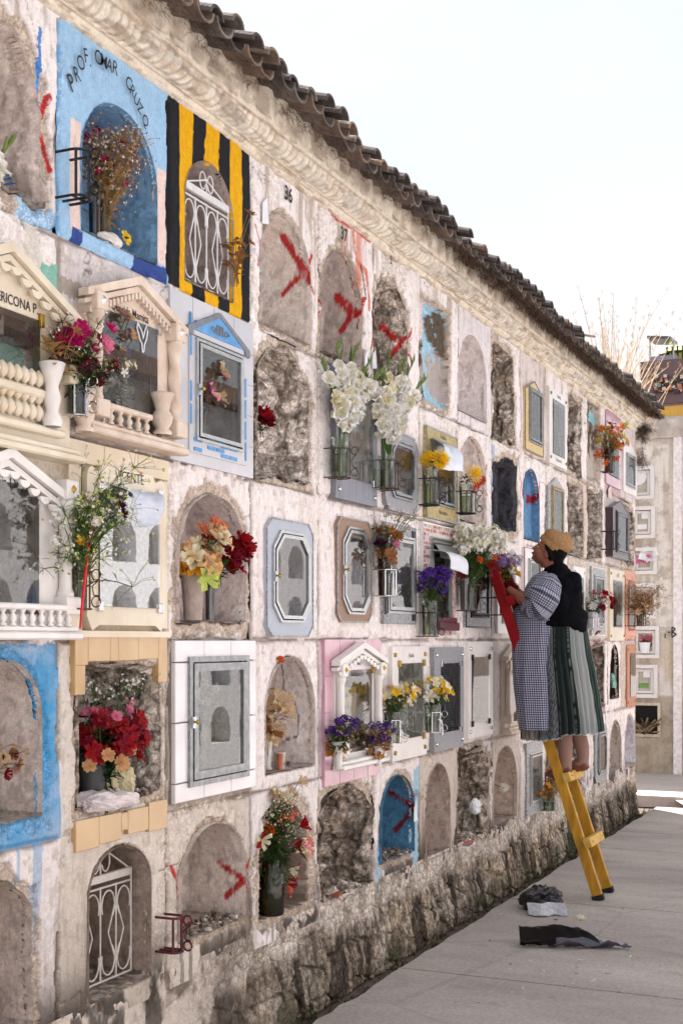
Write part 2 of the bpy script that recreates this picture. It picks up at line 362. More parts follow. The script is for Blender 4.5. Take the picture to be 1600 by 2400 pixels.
def allc(c, inside=False, peel=0.0, peelc=None, a=1.0):
    def f(S_, Z_, H, dd, col, k):
        m = ((H > .03) if inside else (H < .045)).astype(float)*a
        if peel: m = m*(fbm(S_*9, Z_*9, 44+k) > peel)
        mixc(col, m, c)
    if inside: f.inner = c; f.peel = (1-peel-.34) if False else (.62 if a < .9 or peel else None)
    return f
def blob(px, py, rs, rz, c, e=0.0, nz=.5, dh=0.0):
    cs, cz = P(px, py, e)
    def f(S_, Z_, H, dd, col, k):
        r = np.sqrt(((S_-cs)/rs)**2+((Z_-cz)/rz)**2)+(fbm(S_*14, Z_*14, 3+k)-.5)*nz*2
        lev = (H > .05) if e < -.02 else (H < .05)
        m = (r < 1)*lev; mixc(col, m.astype(float), c)
        if dh: H += m*dh*fbm(S_*40, Z_*40, 8)
    return f
NCELL = 0
def cell(c, r, op=None, depth=.24, edge=.004, rough=0.0, chip=.25, inc=PLG, front=PLW, paint=(), label=None, bevel=0.0, res=None, frag=0, name='burial_niche', dz=(0,0), spall=.5):
    global NCELL
    NCELL += 1; k = NCELL*13
    s0, s1 = S(c), S(c+1); z1, z0 = ZR[r-1], ZR[r]
    depth = .15 if (chip == 0 and op is not None and op[4] == 'rect') else depth
    rz = res or .0051+.0006*(c+1)*.55; rs = rz*(1.0 if c < 3 else 1.15)
    ns = int((s1-s0)/rs)+1; nz = int((z1-z0)/rz)+1
    s_ = np.linspace(s0, s1, ns+1); z_ = np.linspace(z0, z1, nz+1)
    S_, Z_ = np.meshgrid(s_, z_); h = (s1-s0)/ns
    H = (fbm(S_*3.1, Z_*3.1, 1, 3)-.5)*.022+(fbm(S_*22, Z_*22, 2, 4)-.5)*.007
    # pigment
    col = np.empty(S_.shape+(3,)); col[...] = np.array(front)
    big = fbm(S_*2.2, Z_*2.2, 21, 4); streak = fbm(S_*26, Z_*1.6, 22, 4); fine = fbm(S_*60, Z_*60, 23, 3)
    mixc(col, sst(.55, .8, big)*.22, C(222,208,200)); mixc(col, sst(.54, .74, streak)*(.22 if r > 1 else .75)*sst(.35,.6,fbm(S_*2.5,Z_*1.5,24,3)), C(172,152,132)); mixc(col, sst(.45,.75,fbm(S_*7,Z_*3,25,5))*.22, C(206,194,190)); mixc(col, sst(.65,.69,fbm(S_*34,Z_*24,26,4))*.35, C(160,144,128))
    mixc(col, sst(.60, .8, fine)*.22, C(170,158,148))
    # worn joints between the niches
    ds = np.minimum(S_-s0, s1-S_); dzz = np.minimum(Z_-z0, z1-Z_)
    if r == 1: dzz = Z_-z0
    if r == 5: dzz = z1-Z_
    wob = (fbm(S_*7, Z_*7, 31, 4)-.5)
    jd = np.minimum(ds, dzz)+wob*.028; jm = np.exp(-(np.minimum(ds+wob*.02, dzz+wob*.03)/.008)**2)*(fbm(S_*5, Z_*5, 32, 3) > .36)
    H += .012*jm; mixc(col, jm*.8, C(112,96,84))
    band = (sst(.040, .0, jd+.03*(fbm(S_*30,Z_*30,42,3)-.5)) > .45)*sst(.50, .54, fbm(S_*6, Z_*6, 34, 4))*spall*1.6
    H += band*(.004+.010*fbm(S_*50, Z_*50, 35, 3)); mixc(col, band*.6, C(196,182,168)); mixc(col, band*sst(.5,.7,fbm(S_*60,Z_*60,43,3))*.4, C(124,110,98))
    sp = sst(.595, .61, fbm(S_*4.5, Z_*3.0, 36, 6)+.05*(fbm(S_*40,Z_*40,45,2)-.5))*spall
    H += sp*(.005+.008*fbm(S_*60, Z_*60, 37, 3)); mixc(col, sp*.55, C(200,186,172))
    # fine cracks
    cr = np.abs(fbm(S_*3.3+.7*fbm(S_*9, Z_*9, 61), Z_*3.3, 60, 5)-.5); cm = sst(.006, .0015, cr)*(fbm(S_*2, Z_*2, 62) > .5)*(spall > .2)
    H += cm*.006; mixc(col, cm*.7, C(110,96,84))
    if r == 5 or r == 4:   # damp dirt climbing from the ground
        g = sst(1.15, .35, Z_)*sst(.40, .62, fbm(S_*5, Z_*3, 38, 5)); mixc(col, g*(.42 if r == 5 else .15), C(150,132,116))
        g2 = sst(.62, .36, Z_)*sst(.46, .58, fbm(S_*8, Z_*5, 39, 5)); mixc(col, g2*.9, MOLD); 
        mixc(col, sst(.95, .4, Z_)*sst(.55, .62, fbm(S_*28, Z_*2.2, 40, 4))*.6, DIRT)
        H += g2*.01*fbm(S_*40, Z_*40, 41, 3)
    if op is not None:
        d = arch_sdf(S_, Z_, op); clean = bevel <= .001 or rough > .03; d = d-(ang_noise(S_, Z_, op, edge, k) if (clean and edge > .01) else 0); d0 = d.copy()
        if edge: d = d+(fbm(S_*(9 if edge > .015 else 16), Z_*(9 if edge > .015 else 16), 50+k, 4)-.5)*edge*2
        if clean:
            gz, gs = np.gradient(d0, z_, s_); gl = np.sqrt(gz**2+gs**2)+1e-6
            near = (np.abs(d0) < .8*h)
            S_ = np.where(near, S_-(d0-.0001)*gs/gl**2, S_); Z_ = np.where(near, Z_-(d0-.0001)*gz/gl**2, Z_)
            chew = (d < 0) & (edge > 0); H += chew*(.010+.014*fbm(S_*60, Z_*60, 48, 3)); mixc(col, chew*.8, C(186,170,154)); d = np.maximum(d0, 0*d0-1)
        ins = (d0 < -.8*h) if clean else (d < 0)
        if chip:
            cb = sst(.05*chip*2, 0, d+(fbm(S_*18, Z_*18, 52+k, 4)-.5)*.05*chip*2)*(~ins)
            cb = (cb > .35).astype(float); H += cb*(.006+.012*fbm(S_*70, Z_*70, 53, 3)); mixc(col, cb*.85, C(178,160,142))
        t = np.clip(-d/bevel, 0, 1) if bevel > .001 else 1.0
        bk = depth*t
        if rough:
            w1, w2, cid = worley(S_*15, Z_*15, 54+k)
            bk = bk-rough*(.7*fbm(S_*5, Z_*5, 55+k, 4)+.45*fbm(S_*20, Z_*20, 56+k, 4)+.25*np.clip(.6-w1, 0, 1)+.12*fbm(S_*70, Z_*70, 57, 2))
            gb = fbm(S_*6, Z_*6, 58+k, 5)
            ci = np.empty_like(col); ci[...] = np.array(inc); mixc(ci, sst(.42, .62, gb), RUB2); mixc(ci, sst(.55, .75, cid)*.5, C(170,158,146)); mixc(ci, sst(.5, .8, fine)*.5, C(120,106,92))
            H = np.where(ins, np.maximum(bk, 0.006), H); U = S_+H*1.6
            H = H+ins*(.022*(fbm(U*16, Z_*16, 75+k, 4)-.5)+.012*(fbm(U*45, Z_*45, 76+k, 3)-.5))
            gb = fbm(U*6, Z_*6, 58+k, 5); f2 = fbm(U*40, Z_*40, 77+k, 3); ci[...] = np.array(inc); mixc(ci, sst(.42, .62, gb), RUB2); mixc(ci, sst(.5, .8, f2)*.6, C(120,106,92)); mixc(ci, sst(.58, .7, fbm(U*11, Z_*11, 78+k, 4))*.7, C(188,176,164))
            mixc(ci, sst(.62, .7, f2)*.6, C(200,190,180)); col = np.where(ins[..., None], ci, col)
        elif not clean:
            ci = np.empty_like(col); ci[...] = np.array(inc)
            mixc(ci, sst(.45, .75, fbm(S_*5, Z_*5, 59+k, 4))*.35, tuple(x*.62 for x in inc)); mixc(ci, sst(.6, .8, fine)*.3, tuple(x*.7 for x in inc))
            mixc(ci, sst(.66, .70, fbm(S_*25, Z_*25, 63+k, 3))*.5, C(200,190,184))
            H = np.where(ins, bk+(fbm(S_*6, Z_*6, 64, 3)-.5)*.02+(fbm(S_*50, Z_*50, 65, 3)-.5)*.003, H); col = np.where(ins[..., None], ci, col)
            mixc(col, (ins & (Z_ < op[3]+.03))*.5, DIRT)
        # sill debris
        sd = ins & (Z_ < op[3]+.02+.02*fbm(S_*30, Z_*0, 66)); H = np.where(sd & (bevel > 0), H*.8, H)
    else: d = np.full(S_.shape, 1.0); clean = False
    for p in paint: p(S_, Z_, H, d, col, k)
    n = S_.size; co = np.empty((n, 3)); co[:, 0] = S_.ravel()-7.5; co[:, 1] = H.ravel()-.3; co[:, 2] = Z_.ravel()
    idx = np.arange(n).reshape(S_.shape)
    q = np.stack([idx[:-1, :-1], idx[:-1, 1:], idx[1:, 1:], idx[1:, :-1]], -1).reshape(-1, 4)
    col = col.reshape(-1, 3); alpha = 1-np.clip(sp*.6+band*.5+((cb*.6) if op is not None and chip else 0), 0, 1).reshape(-1)
    if clean:
        q = q[~np.all((d0.ravel() < .0002)[q], axis=1)]
        pin = [p for p in paint if getattr(p, 'inner', None)]; ic = pin[0].inner if pin else inc
        c2, q2, k2 = liner(op, depth, ic, k, paint, pin[0].peel if pin else None, rough, edge)
        q = np.vstack([q, q2+len(co)]); co = np.vstack([co, c2]); col = np.vstack([col, k2]); alpha = np.concatenate([alpha, np.full(len(c2), .05 if rough > .032 else .85)])
    o = grid_obj(name, co, q, col, WM, wall, alpha=alpha)
    if label: o['label'] = label
    return o
def grid_obj(name, co, q, col, m, parent=None, smooth=False, alpha=None):
    me = bpy.data.meshes.new(name); n = len(co)
    me.vertices.add(n); me.vertices.foreach_set('co', co.astype(np.float32).ravel())
    me.loops.add(q.size); me.loops.foreach_set('vertex_index', q.astype(np.int32).ravel())
    me.polygons.add(len(q)); me.polygons.foreach_set('loop_start', np.arange(0, q.size, 4, dtype=np.int32)); me.polygons.foreach_set('loop_total', np.full(len(q), 4, dtype=np.int32))
    me.update(calc_edges=True)
    if smooth: me.polygons.foreach_set('use_smooth', np.ones(len(q), dtype=bool))
    if col is not None:
        a = me.color_attributes.new('Col', 'FLOAT_COLOR', 'POINT'); cc = np.ones((n, 4), dtype=np.float32); cc[:, :3] = col; cc[:, 3] = alpha if alpha is not None else 1.0; a.data.foreach_set('color', cc.ravel())
    me.materials.append(m); me.update(); me.validate()
    o = bpy.data.objects.new(name, me); COL.objects.link(o)
    if parent: o.parent = parent
    return o
BLU = C(98,152,206); BLI = C(160,192,220)
# ---- column -1 (left edge)
cell(-2, 1, opening(-700,-260,(-450,-300),(-650,120)), res=.012); cell(-2, 2, None, res=.012); cell(-2, 3, opening(-700,-260,(-450,1050),(-650,1480)), res=.012)
cell(-2, 4, opening(-700,-260,(-450,1550),(-650,2100)), res=.012); cell(-2, 5, opening(-700,-260,(-450,2300),(-650,2900)), res=.012)
cell(-1, 1, opening(-150,97,(-15,30),(90,478)), depth=.2, edge=.03, rough=.031, chip=1.0, inc=C(168,156,150), paint=[
    prect(88,96,60,420,C(70,130,200),.03), stroke([(114,228),(108,240),(101,268)], .016, RED), stroke([(101,312),(112,350),(124,396)], .010, RED), prect(45,138,455,520,BLI,.06,False)],
    label='crumbling round-topped niche with grey back at the upper left corner')
cell(-1, 2, opening(-60,75,(10,640),(10,800),'rect'), paint=[prect(-100,138,520,1040,C(128,184,168),.05,False), prect(60,100,480,1040,C(214,206,196),.06,False)], spall=.3)
cell(-1, 3, opening(-60,72,(10,1120),(10,1420),'rect'), front=C(214,202,180), spall=.2)
cell(-1, 4, opening(-90,97,(20,1545),(90,1918)), edge=.008, chip=.7, rough=.0, inc=C(178,166,160), front=PLW, paint=[
    lambda S_, Z_, H, dd, col, k: mixc(col, ((H < .05) & (np.abs(arch_sdf(S_, Z_, opening(-160,146,(10,1508),(138,1975),'rect'))+(fbm(S_*12, Z_*12, 90)-.5)*.02) < 9) & (arch_sdf(S_, Z_, opening(-160,146,(10,1508),(138,1975),'rect'))+(fbm(S_*14, Z_*14, 90)-.5)*.025 < 0) & (dd > -.005)).astype(float)*(.55+.6*fbm(S_*9, Z_*9, 92)), C(70,150,200))],
    label='niche with a thick bright blue painted border at the left edge')
def bdrip(S_, Z_, H, dd, col, k):
    m = (fbm(S_*40, Z_*1.2, 93, 2) > .63)*sst(.55, .95, Z_)*(H < .05); mixc(col, m*.5, C(90,156,200))
cell(-1, 5, opening(-90,74,(5,2062),(40,2420)), edge=.012, chip=.8, paint=[bdrip], inc=C(165,152,144), label='plain arched niche below the blue bordered one, blue paint drips above')
# ---- column 0
cell(0, 1, opening(190,367,(245,228),(193,540)), depth=.27, edge=.003, chip=0, inc=C(84,140,194), front=C(158,194,224), spall=.25, paint=[
    allc(C(158,194,224)), allc(C(124,164,200), True),
    prect(164,189,272,532,C(232,206,196),.0,False), prect(366,389,390,615,C(232,206,196),.0,False), prect(130,142,0,600,C(110,165,215),.02,False),
    prect(142,400,12,30,C(80,140,200),.03,False), prect(170,194,530,578,C(52,72,136),.01,False), prect(311,389,593,650,C(52,72,136),.01,False),
    prect(138,392,592,700,C(176,160,146),.05,False), prect(170,194,532,580,C(56,76,140),.01,False), prect(196,310,560,592,C(160,196,228),.02,False), prect(311,388,602,640,C(56,76,140),.012,False)],
    label='light blue painted niche with an arched recess and hand lettering above')
cell(0, 2, opening(225,350,(280,740),(230,985),'rect'), front=C(214,206,206), spall=.3, inc=C(176,166,154), chip=0, paint=[prect(138,392,650,690,C(170,158,146),.05,False)])
cell(0, 3, opening(214,354,(214,1136),(214,1421),'rect'), front=C(206,186,158), spall=.1, inc=C(70,60,66), chip=0)
cell(0, 4, opening(182,372,(200,1562),(182,1898),'rect'), depth=.3, edge=.012, chip=.5, inc=C(150,140,132), rough=.05, front=C(214,204,194), paint=[
    prect(220,350,1558,1606,C(150,100,40),.004,True)], label='square niche edged in tan tiles and filled with red flowers')
cell(0, 5, opening(207,353,(286,1983),(207,2355),'arch',.16), depth=.3, edge=.004, chip=.1, inc=C(128,114,104), front=C(220,208,196), label='arched niche behind a white scrolled iron gate in the bottom row')
# ---- column 1
BLK = C(34,34,38); YEL = C(226,168,22)
def stripes(S_, Z_, H, dd, col, k):
    xs = [390,419,452,480,512,538,566,588]; zt = 3.79; cs = [BLK,YEL,BLK,YEL,BLK,YEL,BLK]
    nn = (fbm(S_*12, Z_*12, 95)-.5)*.006
    for i in range(7):
        a = P(xs[i], 500)[0]; b = P(xs[i+1], 500)[0]; zb = P(400, 666)[1] if i in (0,6) else P(420, 681)[1]
        m = (S_+nn > a) & (S_+nn <= b) & (Z_ > zb) & (H < .2); mixc(col, m.astype(float), cs[i])
    bord = (dd < .055) & (dd > -.004) & (Z_ < P(432, 440)[1]) & (S_ < P(566,500)[0]) & (S_ > P(419,500)[0]); 
    m2 = (Z_ > P(420,681)[1]) & (Z_ < P(420,650)[1]) 
    sid = ((S_ > P(419,500)[0]) & (S_ < P(434,500)[0]) | (S_ > P(540,500)[0]) & (S_ < P(566,500)[0])) & (Z_ < P(432,450)[1]) & (Z_ > P(420,681)[1]); mixc(col, sid.astype(float), YEL)
cell(1, 1, opening(432,546,(476,372),(432,655),'arch',.20), depth=.25, edge=.002, chip=0, spall=.05, inc=C(150,138,132), paint=[stripes, prect(586,600,340,800,PLW,0,False)],
    label='niche painted in black and yellow vertical stripes with an arched grille')
cell(1, 2, opening(450,553,(460,800),(450,1026),'rect'), front=C(192,190,194), spall=.1, chip=0, inc=C(150,145,142))
cell(1, 3, opening(422,574,(478,1157),(423,1460),'arch',.26), depth=.27, edge=.012, chip=.9, inc=C(182,168,164), label='chipped arched niche holding orange and red bouquets')
cell(1, 4, opening(440,558,(440,1560),(440,1825),'rect'), front=C(170,158,146), spall=.6, chip=0, inc=C(200,190,150))
cell(1, 5, opening(423,574,(513,1928),(425,2214),'arch',.24), depth=.28, edge=.006, chip=.4, inc=C(176,162,154), front=C(216,204,192), paint=[
    stroke([(514,2017),(528,2033),(545,2045),(573,2062)], .014, RED, -.26), stroke([(572,2062),(552,2080),(532,2100)], .016, RED, -.26), stroke([(589,2009),(581,2030),(574,2054),(586,2100)], .008, RED, 0),
    stroke([(404,2032),(409,2050),(420,2065),(427,2100)], .012, RED, 0)], label='empty arched niche with a red cross and a broken white sill in the bottom row')
# ---- column 2
cell(2, 1, opening(612,726,(658,495),(613,756),'arch',.25), depth=.26, edge=.006, chip=.3, inc=C(184,172,164), paint=[
    stroke([(597,525),(611,575),(604,622)], .006, RED, 0), stroke([(620,540),(612,565)], .005, RED, 0),
    stroke([(688,574),(697,600),(712,632),(728,660)], .024, RED, -.25, .5), stroke([(722,640),(700,650),(680,668),(662,690)], .014, RED, -.25),
    stroke([(729,598),(722,635),(726,660),(734,688)], .009, RED, 0)], label='arched niche with a large red cross under stencilled numbers')
cell(2, 2, opening(601,724,(662,816),(615,1111),'arch',.22), depth=.16, edge=.03, rough=.07, chip=1, bevel=.05, inc=C(190,178,170), paint=[blob(660,900,.2,.2,C(120,104,86),-.05,.6), blob(667,1095,.055,.06,C(178,136,108),-.1,.2)],
    label='broken niche filled with rubble and a small brick patch, a dark red rose at its edge')
cell(2, 3, opening(630,714,(632,1250),(632,1455),'rect'), spall=.15, chip=0, inc=C(170,160,152))
cell(2, 4, opening(621,737,(679,1540),(626,1817),'arch',.27), depth=.27, edge=.004, chip=.1, inc=C(184,172,168), spall=.2, paint=[
    stroke([(684,1560),(675,1590),(668,1620),(690,1640),(700,1690),(700,1725),(670,1735),(655,1745)], .004, C(90,74,64), -.25)], label='arched niche with a cracked back wall and withered flowers')
cell(2, 5, opening(613,728,(668,1885),(612,2162),'arch',.25), depth=.25, edge=.022, chip=1, bevel=.02, inc=C(146,126,116), paint=[blob(685,1930,.07,.06,C(190,96,60),-.22,.6), blob(705,2040,.06,.14,C(100,84,76),-.22,.5)],
    label='chipped arched niche holding a big jar of mixed flowers in the bottom row')
# ---- column 3
def wash(S_, Z_, H, dd, col, k):
    m = sst(.5, .68, fbm(S_*22, Z_*1.4, 96, 4))*(H < .05)*(S_ > P(800,600)[0]); mixc(col, m*.75, C(206,120,98))
cell(3, 1, opening(757,846,(788,583),(757,823),'arch',.25), depth=.26, edge=.012, chip=.8, inc=C(158,146,140), spall=.6, paint=[wash,
    stroke([(750,462),(790,510),(835,535),(866,560)], .02, C(196,70,60), 0), stroke([(828,545),(835,610),(857,640),(866,720)], .02, C(205,120,100), 0),
    stroke([(796,700),(815,720),(836,735)], .026, RED, -.24), stroke([(843,730),(820,745),(798,775)], .022, RED, -.24), stroke([(853,700),(846,740),(846,820)], .022, RED, 0),
    stroke([(745,680),(757,715),(747,752)], .008, RED, 0), stroke([(752,625),(762,675)], .006, C(40,40,44), 0), stroke([(845,620),(856,700)], .01, C(60,56,60), 0), stroke([(873,740),(877,780),(870,818)], .008, RED, 0)],
    label='arched niche with splashes of red paint and rust red stains running down beside it')
cell(3, 2, opening(790,860,(790,900),(790,1120),'rect'), spall=.4, chip=0, inc=C(150,150,146))
cell(3, 3, opening(793,852,(795,1255),(795,1430),'rect'), spall=.2, chip=0, inc=C(186,172,170))
cell(3, 4, opening(790,862,(790,1580),(790,1760),'rect'), spall=.2, chip=0, inc=C(196,180,130), front=C(206,186,190))
cell(3, 5, opening(751,870,(816,1841),(755,2128),'arch',.2), depth=.22, edge=.035, rough=.12, chip=1, bevel=.07, inc=C(134,118,104), paint=[blob(770,1945,.09,.07,C(176,162,150),-.1,.5), blob(790,2060,.1,.1,C(170,156,150),-.1,.6), blob(840,2040,.05,.05,C(160,144,130),-.1,.4)],
    label='collapsed niche showing dark torn masonry and rubble on its sill')
# ---- column 4
cell(4, 1, opening(879,953,(908,661),(880,883),'arch',.22), depth=.2, edge=.03, rough=.06, chip=1, bevel=.04, inc=C(176,164,156), spall=.9, paint=[
    stroke([(901,768),(915,785),(938,800)], .02, RED, -.1), stroke([(950,790),(935,815),(913,838)], .018, RED, -.1), stroke([(963,770),(955,810),(962,850)], .008, RED, 0), blob(935,720,.05,.14,C(150,130,104),-.1,.4)],
    label='broken arched niche with flaking edge and a red cross, right of the stained one')
cell(4, 2, opening(903,960,(905,1030),(905,1160),'rect'), spall=.2, chip=0, inc=C(160,158,150))
cell(4, 3, opening(901,960,(902,1262),(902,1430),'rect'), spall=.15, chip=0, inc=C(164,160,158))
cell(4, 4, opening(923,980,(923,1556),(923,1735),'rect'), spall=.2, chip=0, inc=C(170,160,140))
cell(4, 5, opening(893,970,(934,1817),(899,2027),'arch',.22), depth=.26, edge=.008, chip=.5, inc=C(56,128,176), front=PLW, paint=[allc(C(84,132,164), True, .33),
    prect(968,982,1800,2110,C(160,192,210),.05,False), prect(882,894,1970,2120,C(160,192,210),.04,False), stroke([(918,1858),(938,1872),(965,1890)], .018, C(120,20,24), -.2), stroke([(967,1895),(945,1925),(928,1945)], .018, C(120,20,24), -.2),
    stroke([(972,1865),(967,1890),(970,1925)], .008, RED, 0), stroke([(892,1935),(893,1970),(887,2015)], .009, RED, 0), blob(905,1900,.04,.14,C(176,164,156),-.2,.7), prect(908,955,1998,2018,C(150,84,46),.0,True)],
    label='bright blue arched niche with a dark red cross in the bottom row')
# ---- column 5
cell(5, 1, opening(985,1053,(985,690),(985,930),'rect'), depth=.07, edge=.006, chip=.5, bevel=.004, rough=.02, inc=C(176,164,160), paint=[prect(985,1056,690,780,C(222,202,198),.04,True),
    prect(1010,1056,705,960,C(160,198,216),.05,True), blob(1022,790,.28,.12,C(96,84,72),-.08,.3,-.03), blob(1020,880,.26,.16,C(176,166,162),-.08,.3), prect(966,984,670,940,C(170,156,142),.0,False)],
    label='shallow square niche with dark rubble and flaking blue paint')
cell(5, 2, opening(1006,1054,(1006,1060),(1006,1170),'rect'), spall=.7, chip=0, inc=C(110,106,96))
cell(5, 3, opening(1003,1049,(1003,1290),(1003,1470),'rect'), spall=.2, chip=0, inc=C(90,84,80))
cell(5, 4, opening(1022,1066,(1022,1555),(1022,1715),'rect'), spall=.2, chip=0, inc=C(44,40,42))
cell(5, 5, opening(998,1054,(1027,1791),(998,2022),'arch',.24), depth=.3, edge=.003, chip=.1, inc=C(158,142,132), front=C(206,192,180), paint=[prect(998,1060,1990,2030,C(130,120,160),.03,True)], label='clean arched niche with papers on its floor beside the blue one in the bottom row')
# ---- column 6
cell(6, 1, opening(1074,1139,(1104,785),(1076,963),'arch',.28), depth=.22, edge=.002, chip=0, spall=.08, inc=C(190,180,178), front=C(226,218,220), label='clean smooth white arched niche in the top row')
cell(6, 2, opening(1079,1138,(1106,1026),(1086,1221),'arch',.28), depth=.2, edge=.004, chip=.2, spall=.4, inc=C(192,180,174), paint=[
    stroke([(1110,1145),(1122,1132),(1134,1125)], .03, RED, -.18), stroke([(1128,1118),(1140,1160)], .01, RED, 0), stroke([(1139,1088),(1135,1120)], .007, RED, 0), stroke([(1068,1047),(1073,1070)], .006, C(220,70,70), 0), stroke([(1083,1052),(1076,1072)], .006, C(220,70,70), 0)],
    label='arched niche with a red cross behind the yellow chrysanthemum')
cell(6, 3, opening(1092,1138,(1092,1330),(1092,1450),'rect'), spall=.3, chip=0, inc=C(90,86,86))
cell(6, 4, opening(1096,1136,(1096,1545),(1096,1695),'rect'), spall=.15, chip=0, inc=C(164,160,158))
cell(6, 5, opening(1072,1142,(1116,1758),(1072,1990),'rect'), depth=.24, edge=.04, rough=.11, chip=1, bevel=.05, inc=C(140,124,110), paint=[blob(1094,1800,.09,.06,C(186,172,156),-.1,.3)], label='torn open niche with crumpled papers in the bottom row')
# ---- column 7
cell(7, 1, opening(1158,1204,(1170,818),(1157,1020),'rect'), depth=.16, edge=.04, rough=.09, chip=1, bevel=.05, inc=C(146,132,118), label='ragged rubble niche in the top row beside the clean white arch')
cell(7, 2, opening(1157,1209,(1175,1080),(1158,1240),'rect'), depth=.14, edge=.04, rough=.031, chip=1, bevel=.03, inc=C(84,82,88), paint=[prect(1150,1160,1040,1300,C(170,178,196),.03,False), blob(1200,1210,.1,.12,C(178,172,176),-.1,.5)], label='ragged niche with a dark slate grey back')
cell(7, 3, opening(1165,1200,(1165,1340),(1165,1460),'rect'), spall=.3, chip=0)
cell(7, 4, opening(1180,1204,(1180,1560),(1180,1700),'rect'), spall=.2, chip=0, front=C(214,204,200))
cell(7, 5, opening(1156,1210,(1187,1749),(1156,1937),'arch',.28), depth=.25, edge=.003, chip=.1, inc=C(172,156,144), front=C(212,200,190), paint=[blob(1190,1890,.12,.12,C(170,130,110),-.23,.6)], label='arched niche holding one white carnation in the bottom row')
# ---- columns 8..13
cell(8, 1, opening(1234,1260,(1234,912),(1234,1028),'rect'), spall=.3, chip=0, front=C(220,208,204), inc=C(110,104,98), paint=[prect(1211,1216,780,1100,C(190,140,130),.02,False)])
cell(8, 2, opening(1226,1263,(1241,1098),(1227,1262),'arch',.26), depth=.06, edge=.004, chip=.1, inc=C(76,130,180), paint=[allc(C(100,140,178), True), stroke([(1242,1175),(1252,1168),(1262,1163)], .03, C(130,16,26), -.05), stroke([(1221,1118),(1224,1170)], .012, C(220,60,60), 0), stroke([(1264,1130),(1263,1178)], .010, C(220,60,60), 0)],
    label='narrow blue arched niche with a short red mark')
cell(8, 3, opening(1232,1258,(1232,1300),(1232,1460),'rect'), spall=.3, chip=0)
cell(8, 4, None, spall=.2)
cell(8, 5, opening(1234,1262,(1234,1770),(1234,1880),'rect'), spall=.8, chip=0, inc=C(70,64,60))
cell(9, 1, opening(1288,1316,(1288,940),(1288,1058),'rect'), spall=.2, chip=0, inc=C(104,98,92))
cell(9, 2, opening(1287,1312,(1287,1140),(1287,1270),'rect'), spall=.4, chip=0, inc=C(160,140,110))
cell(9, 3, opening(1288,1312,(1288,1330),(1288,1480),'rect')); cell(9, 4, opening(1288,1312,(1288,1540),(1288,1680),'rect'))
cell(9, 5, opening(1280,1318,(1298,1735),(1281,1870),'arch',.2), depth=.12, edge=.05, rough=.08, chip=1, bevel=.05)
cell(10, 1, opening(1327,1360,(1343,935),(1330,1098),'rect'), depth=.16, edge=.04, rough=.1, chip=1, bevel=.05, inc=C(170,158,154), label='rubble filled niche in the top row, right of the brass studded window')
cell(10, 2, opening(1333,1366,(1334,1136),(1335,1302),'rect'), depth=.14, edge=.02, rough=.08, chip=.7, bevel=.03, inc=C(170,160,158), front=C(216,196,184), paint=[blob(1338,1200,.08,.12,C(200,170,70),-.05,.4)], label='broken niche with a patch of yellow paint')
cell(10, 3, opening(1342,1362,(1342,1360),(1342,1470),'rect'), front=C(206,194,184)); cell(10, 4, opening(1340,1362,(1340,1540),(1340,1660),'rect'))
cell(10, 5, opening(1336,1366,(1350,1735),(1336,1850),'arch',.2), depth=.12, edge=.05, rough=.08, chip=1, bevel=.05)
cell(11, 1, opening(1373,1405,(1376,935),(1373,1116),'rect'), depth=.06, edge=.02, rough=.02, chip=.6, bevel=.004, inc=C(188,176,166), paint=[prect(1391,1404,960,985,C(140,196,206),.03,True), prect(1372,1376,930,1110,C(150,190,206),.01,False)], label='flat backed plain niche with a scrap of pale blue paint')
cell(11, 2, opening(1377,1409,(1378,1150),(1378,1302),'rect'), depth=.14, edge=.035, rough=.07, chip=.9, bevel=.04, inc=C(168,158,154), paint=[blob(1383,1240,.09,.16,C(96,146,196),-.05,.4)], label='broken niche with a patch of sky blue paint')
cell(11, 3, opening(1387,1408,(1387,1350),(1387,1470),'rect'), front=C(212,204,200))
cell(11, 4, opening(1385,1423,(1402,1508),(1387,1658),'rect'), depth=.16, edge=.04, rough=.1, chip=.3, bevel=.04, inc=C(164,150,142), front=C(206,160,162), label='pink edged niche of torn rubble behind the skirt')
cell(11, 5, opening(1396,1414,(1396,1725),(1396,1815),'rect'), spall=.7)
cell(12, 1, opening(1424,1446,(1424,1010),(1424,1110),'rect'), front=C(206,176,182), inc=C(120,114,110))
cell(12, 2, opening(1426,1452,(1426,1200),(1426,1290),'rect'), front=C(214,204,202), inc=C(60,50,52))
cell(12, 3, opening(1432,1452,(1432,1365),(1432,1470),'rect'), front=C(214,200,190))
cell(12, 4, opening(1430,1449,(1437,1512),(1430,1640),'arch',.25), depth=.3, edge=.003, chip=.1, inc=C(50,44,42), label='narrow dark arched niche with a scrap of teal plastic')
cell(12, 5, opening(1429,1455,(1444,1689),(1429,1812),'arch',.28), depth=.26, edge=.003, chip=.1, inc=C(160,148,140), label='empty arched niche in the bottom row near the far end')
cell(13, 1, opening(1462,1480,(1462,1080),(1462,1135),'rect'), spall=.1, front=C(214,204,202), inc=C(110,106,100))
cell(13, 2, opening(1459,1484,(1467,1185),(1459,1314),'rect'), depth=.16, edge=.045, rough=.1, chip=1, bevel=.05, inc=C(150,136,122), label='rubble niche at the far end of the wall')
cell(13, 3, opening(1466,1484,(1466,1370),(1466,1470),'rect'), front=C(222,170,150)); cell(13, 4, opening(1470,1486,(1470,1540),(1470,1630),'rect'), front=C(206,186,178))
cell(13, 5, opening(1464,1488,(1477,1677),(1464,1800),'arch',.28), depth=.26, edge=.006, chip=.4, inc=C(178,172,178), label='arched niche at the far bottom corner of the wall')
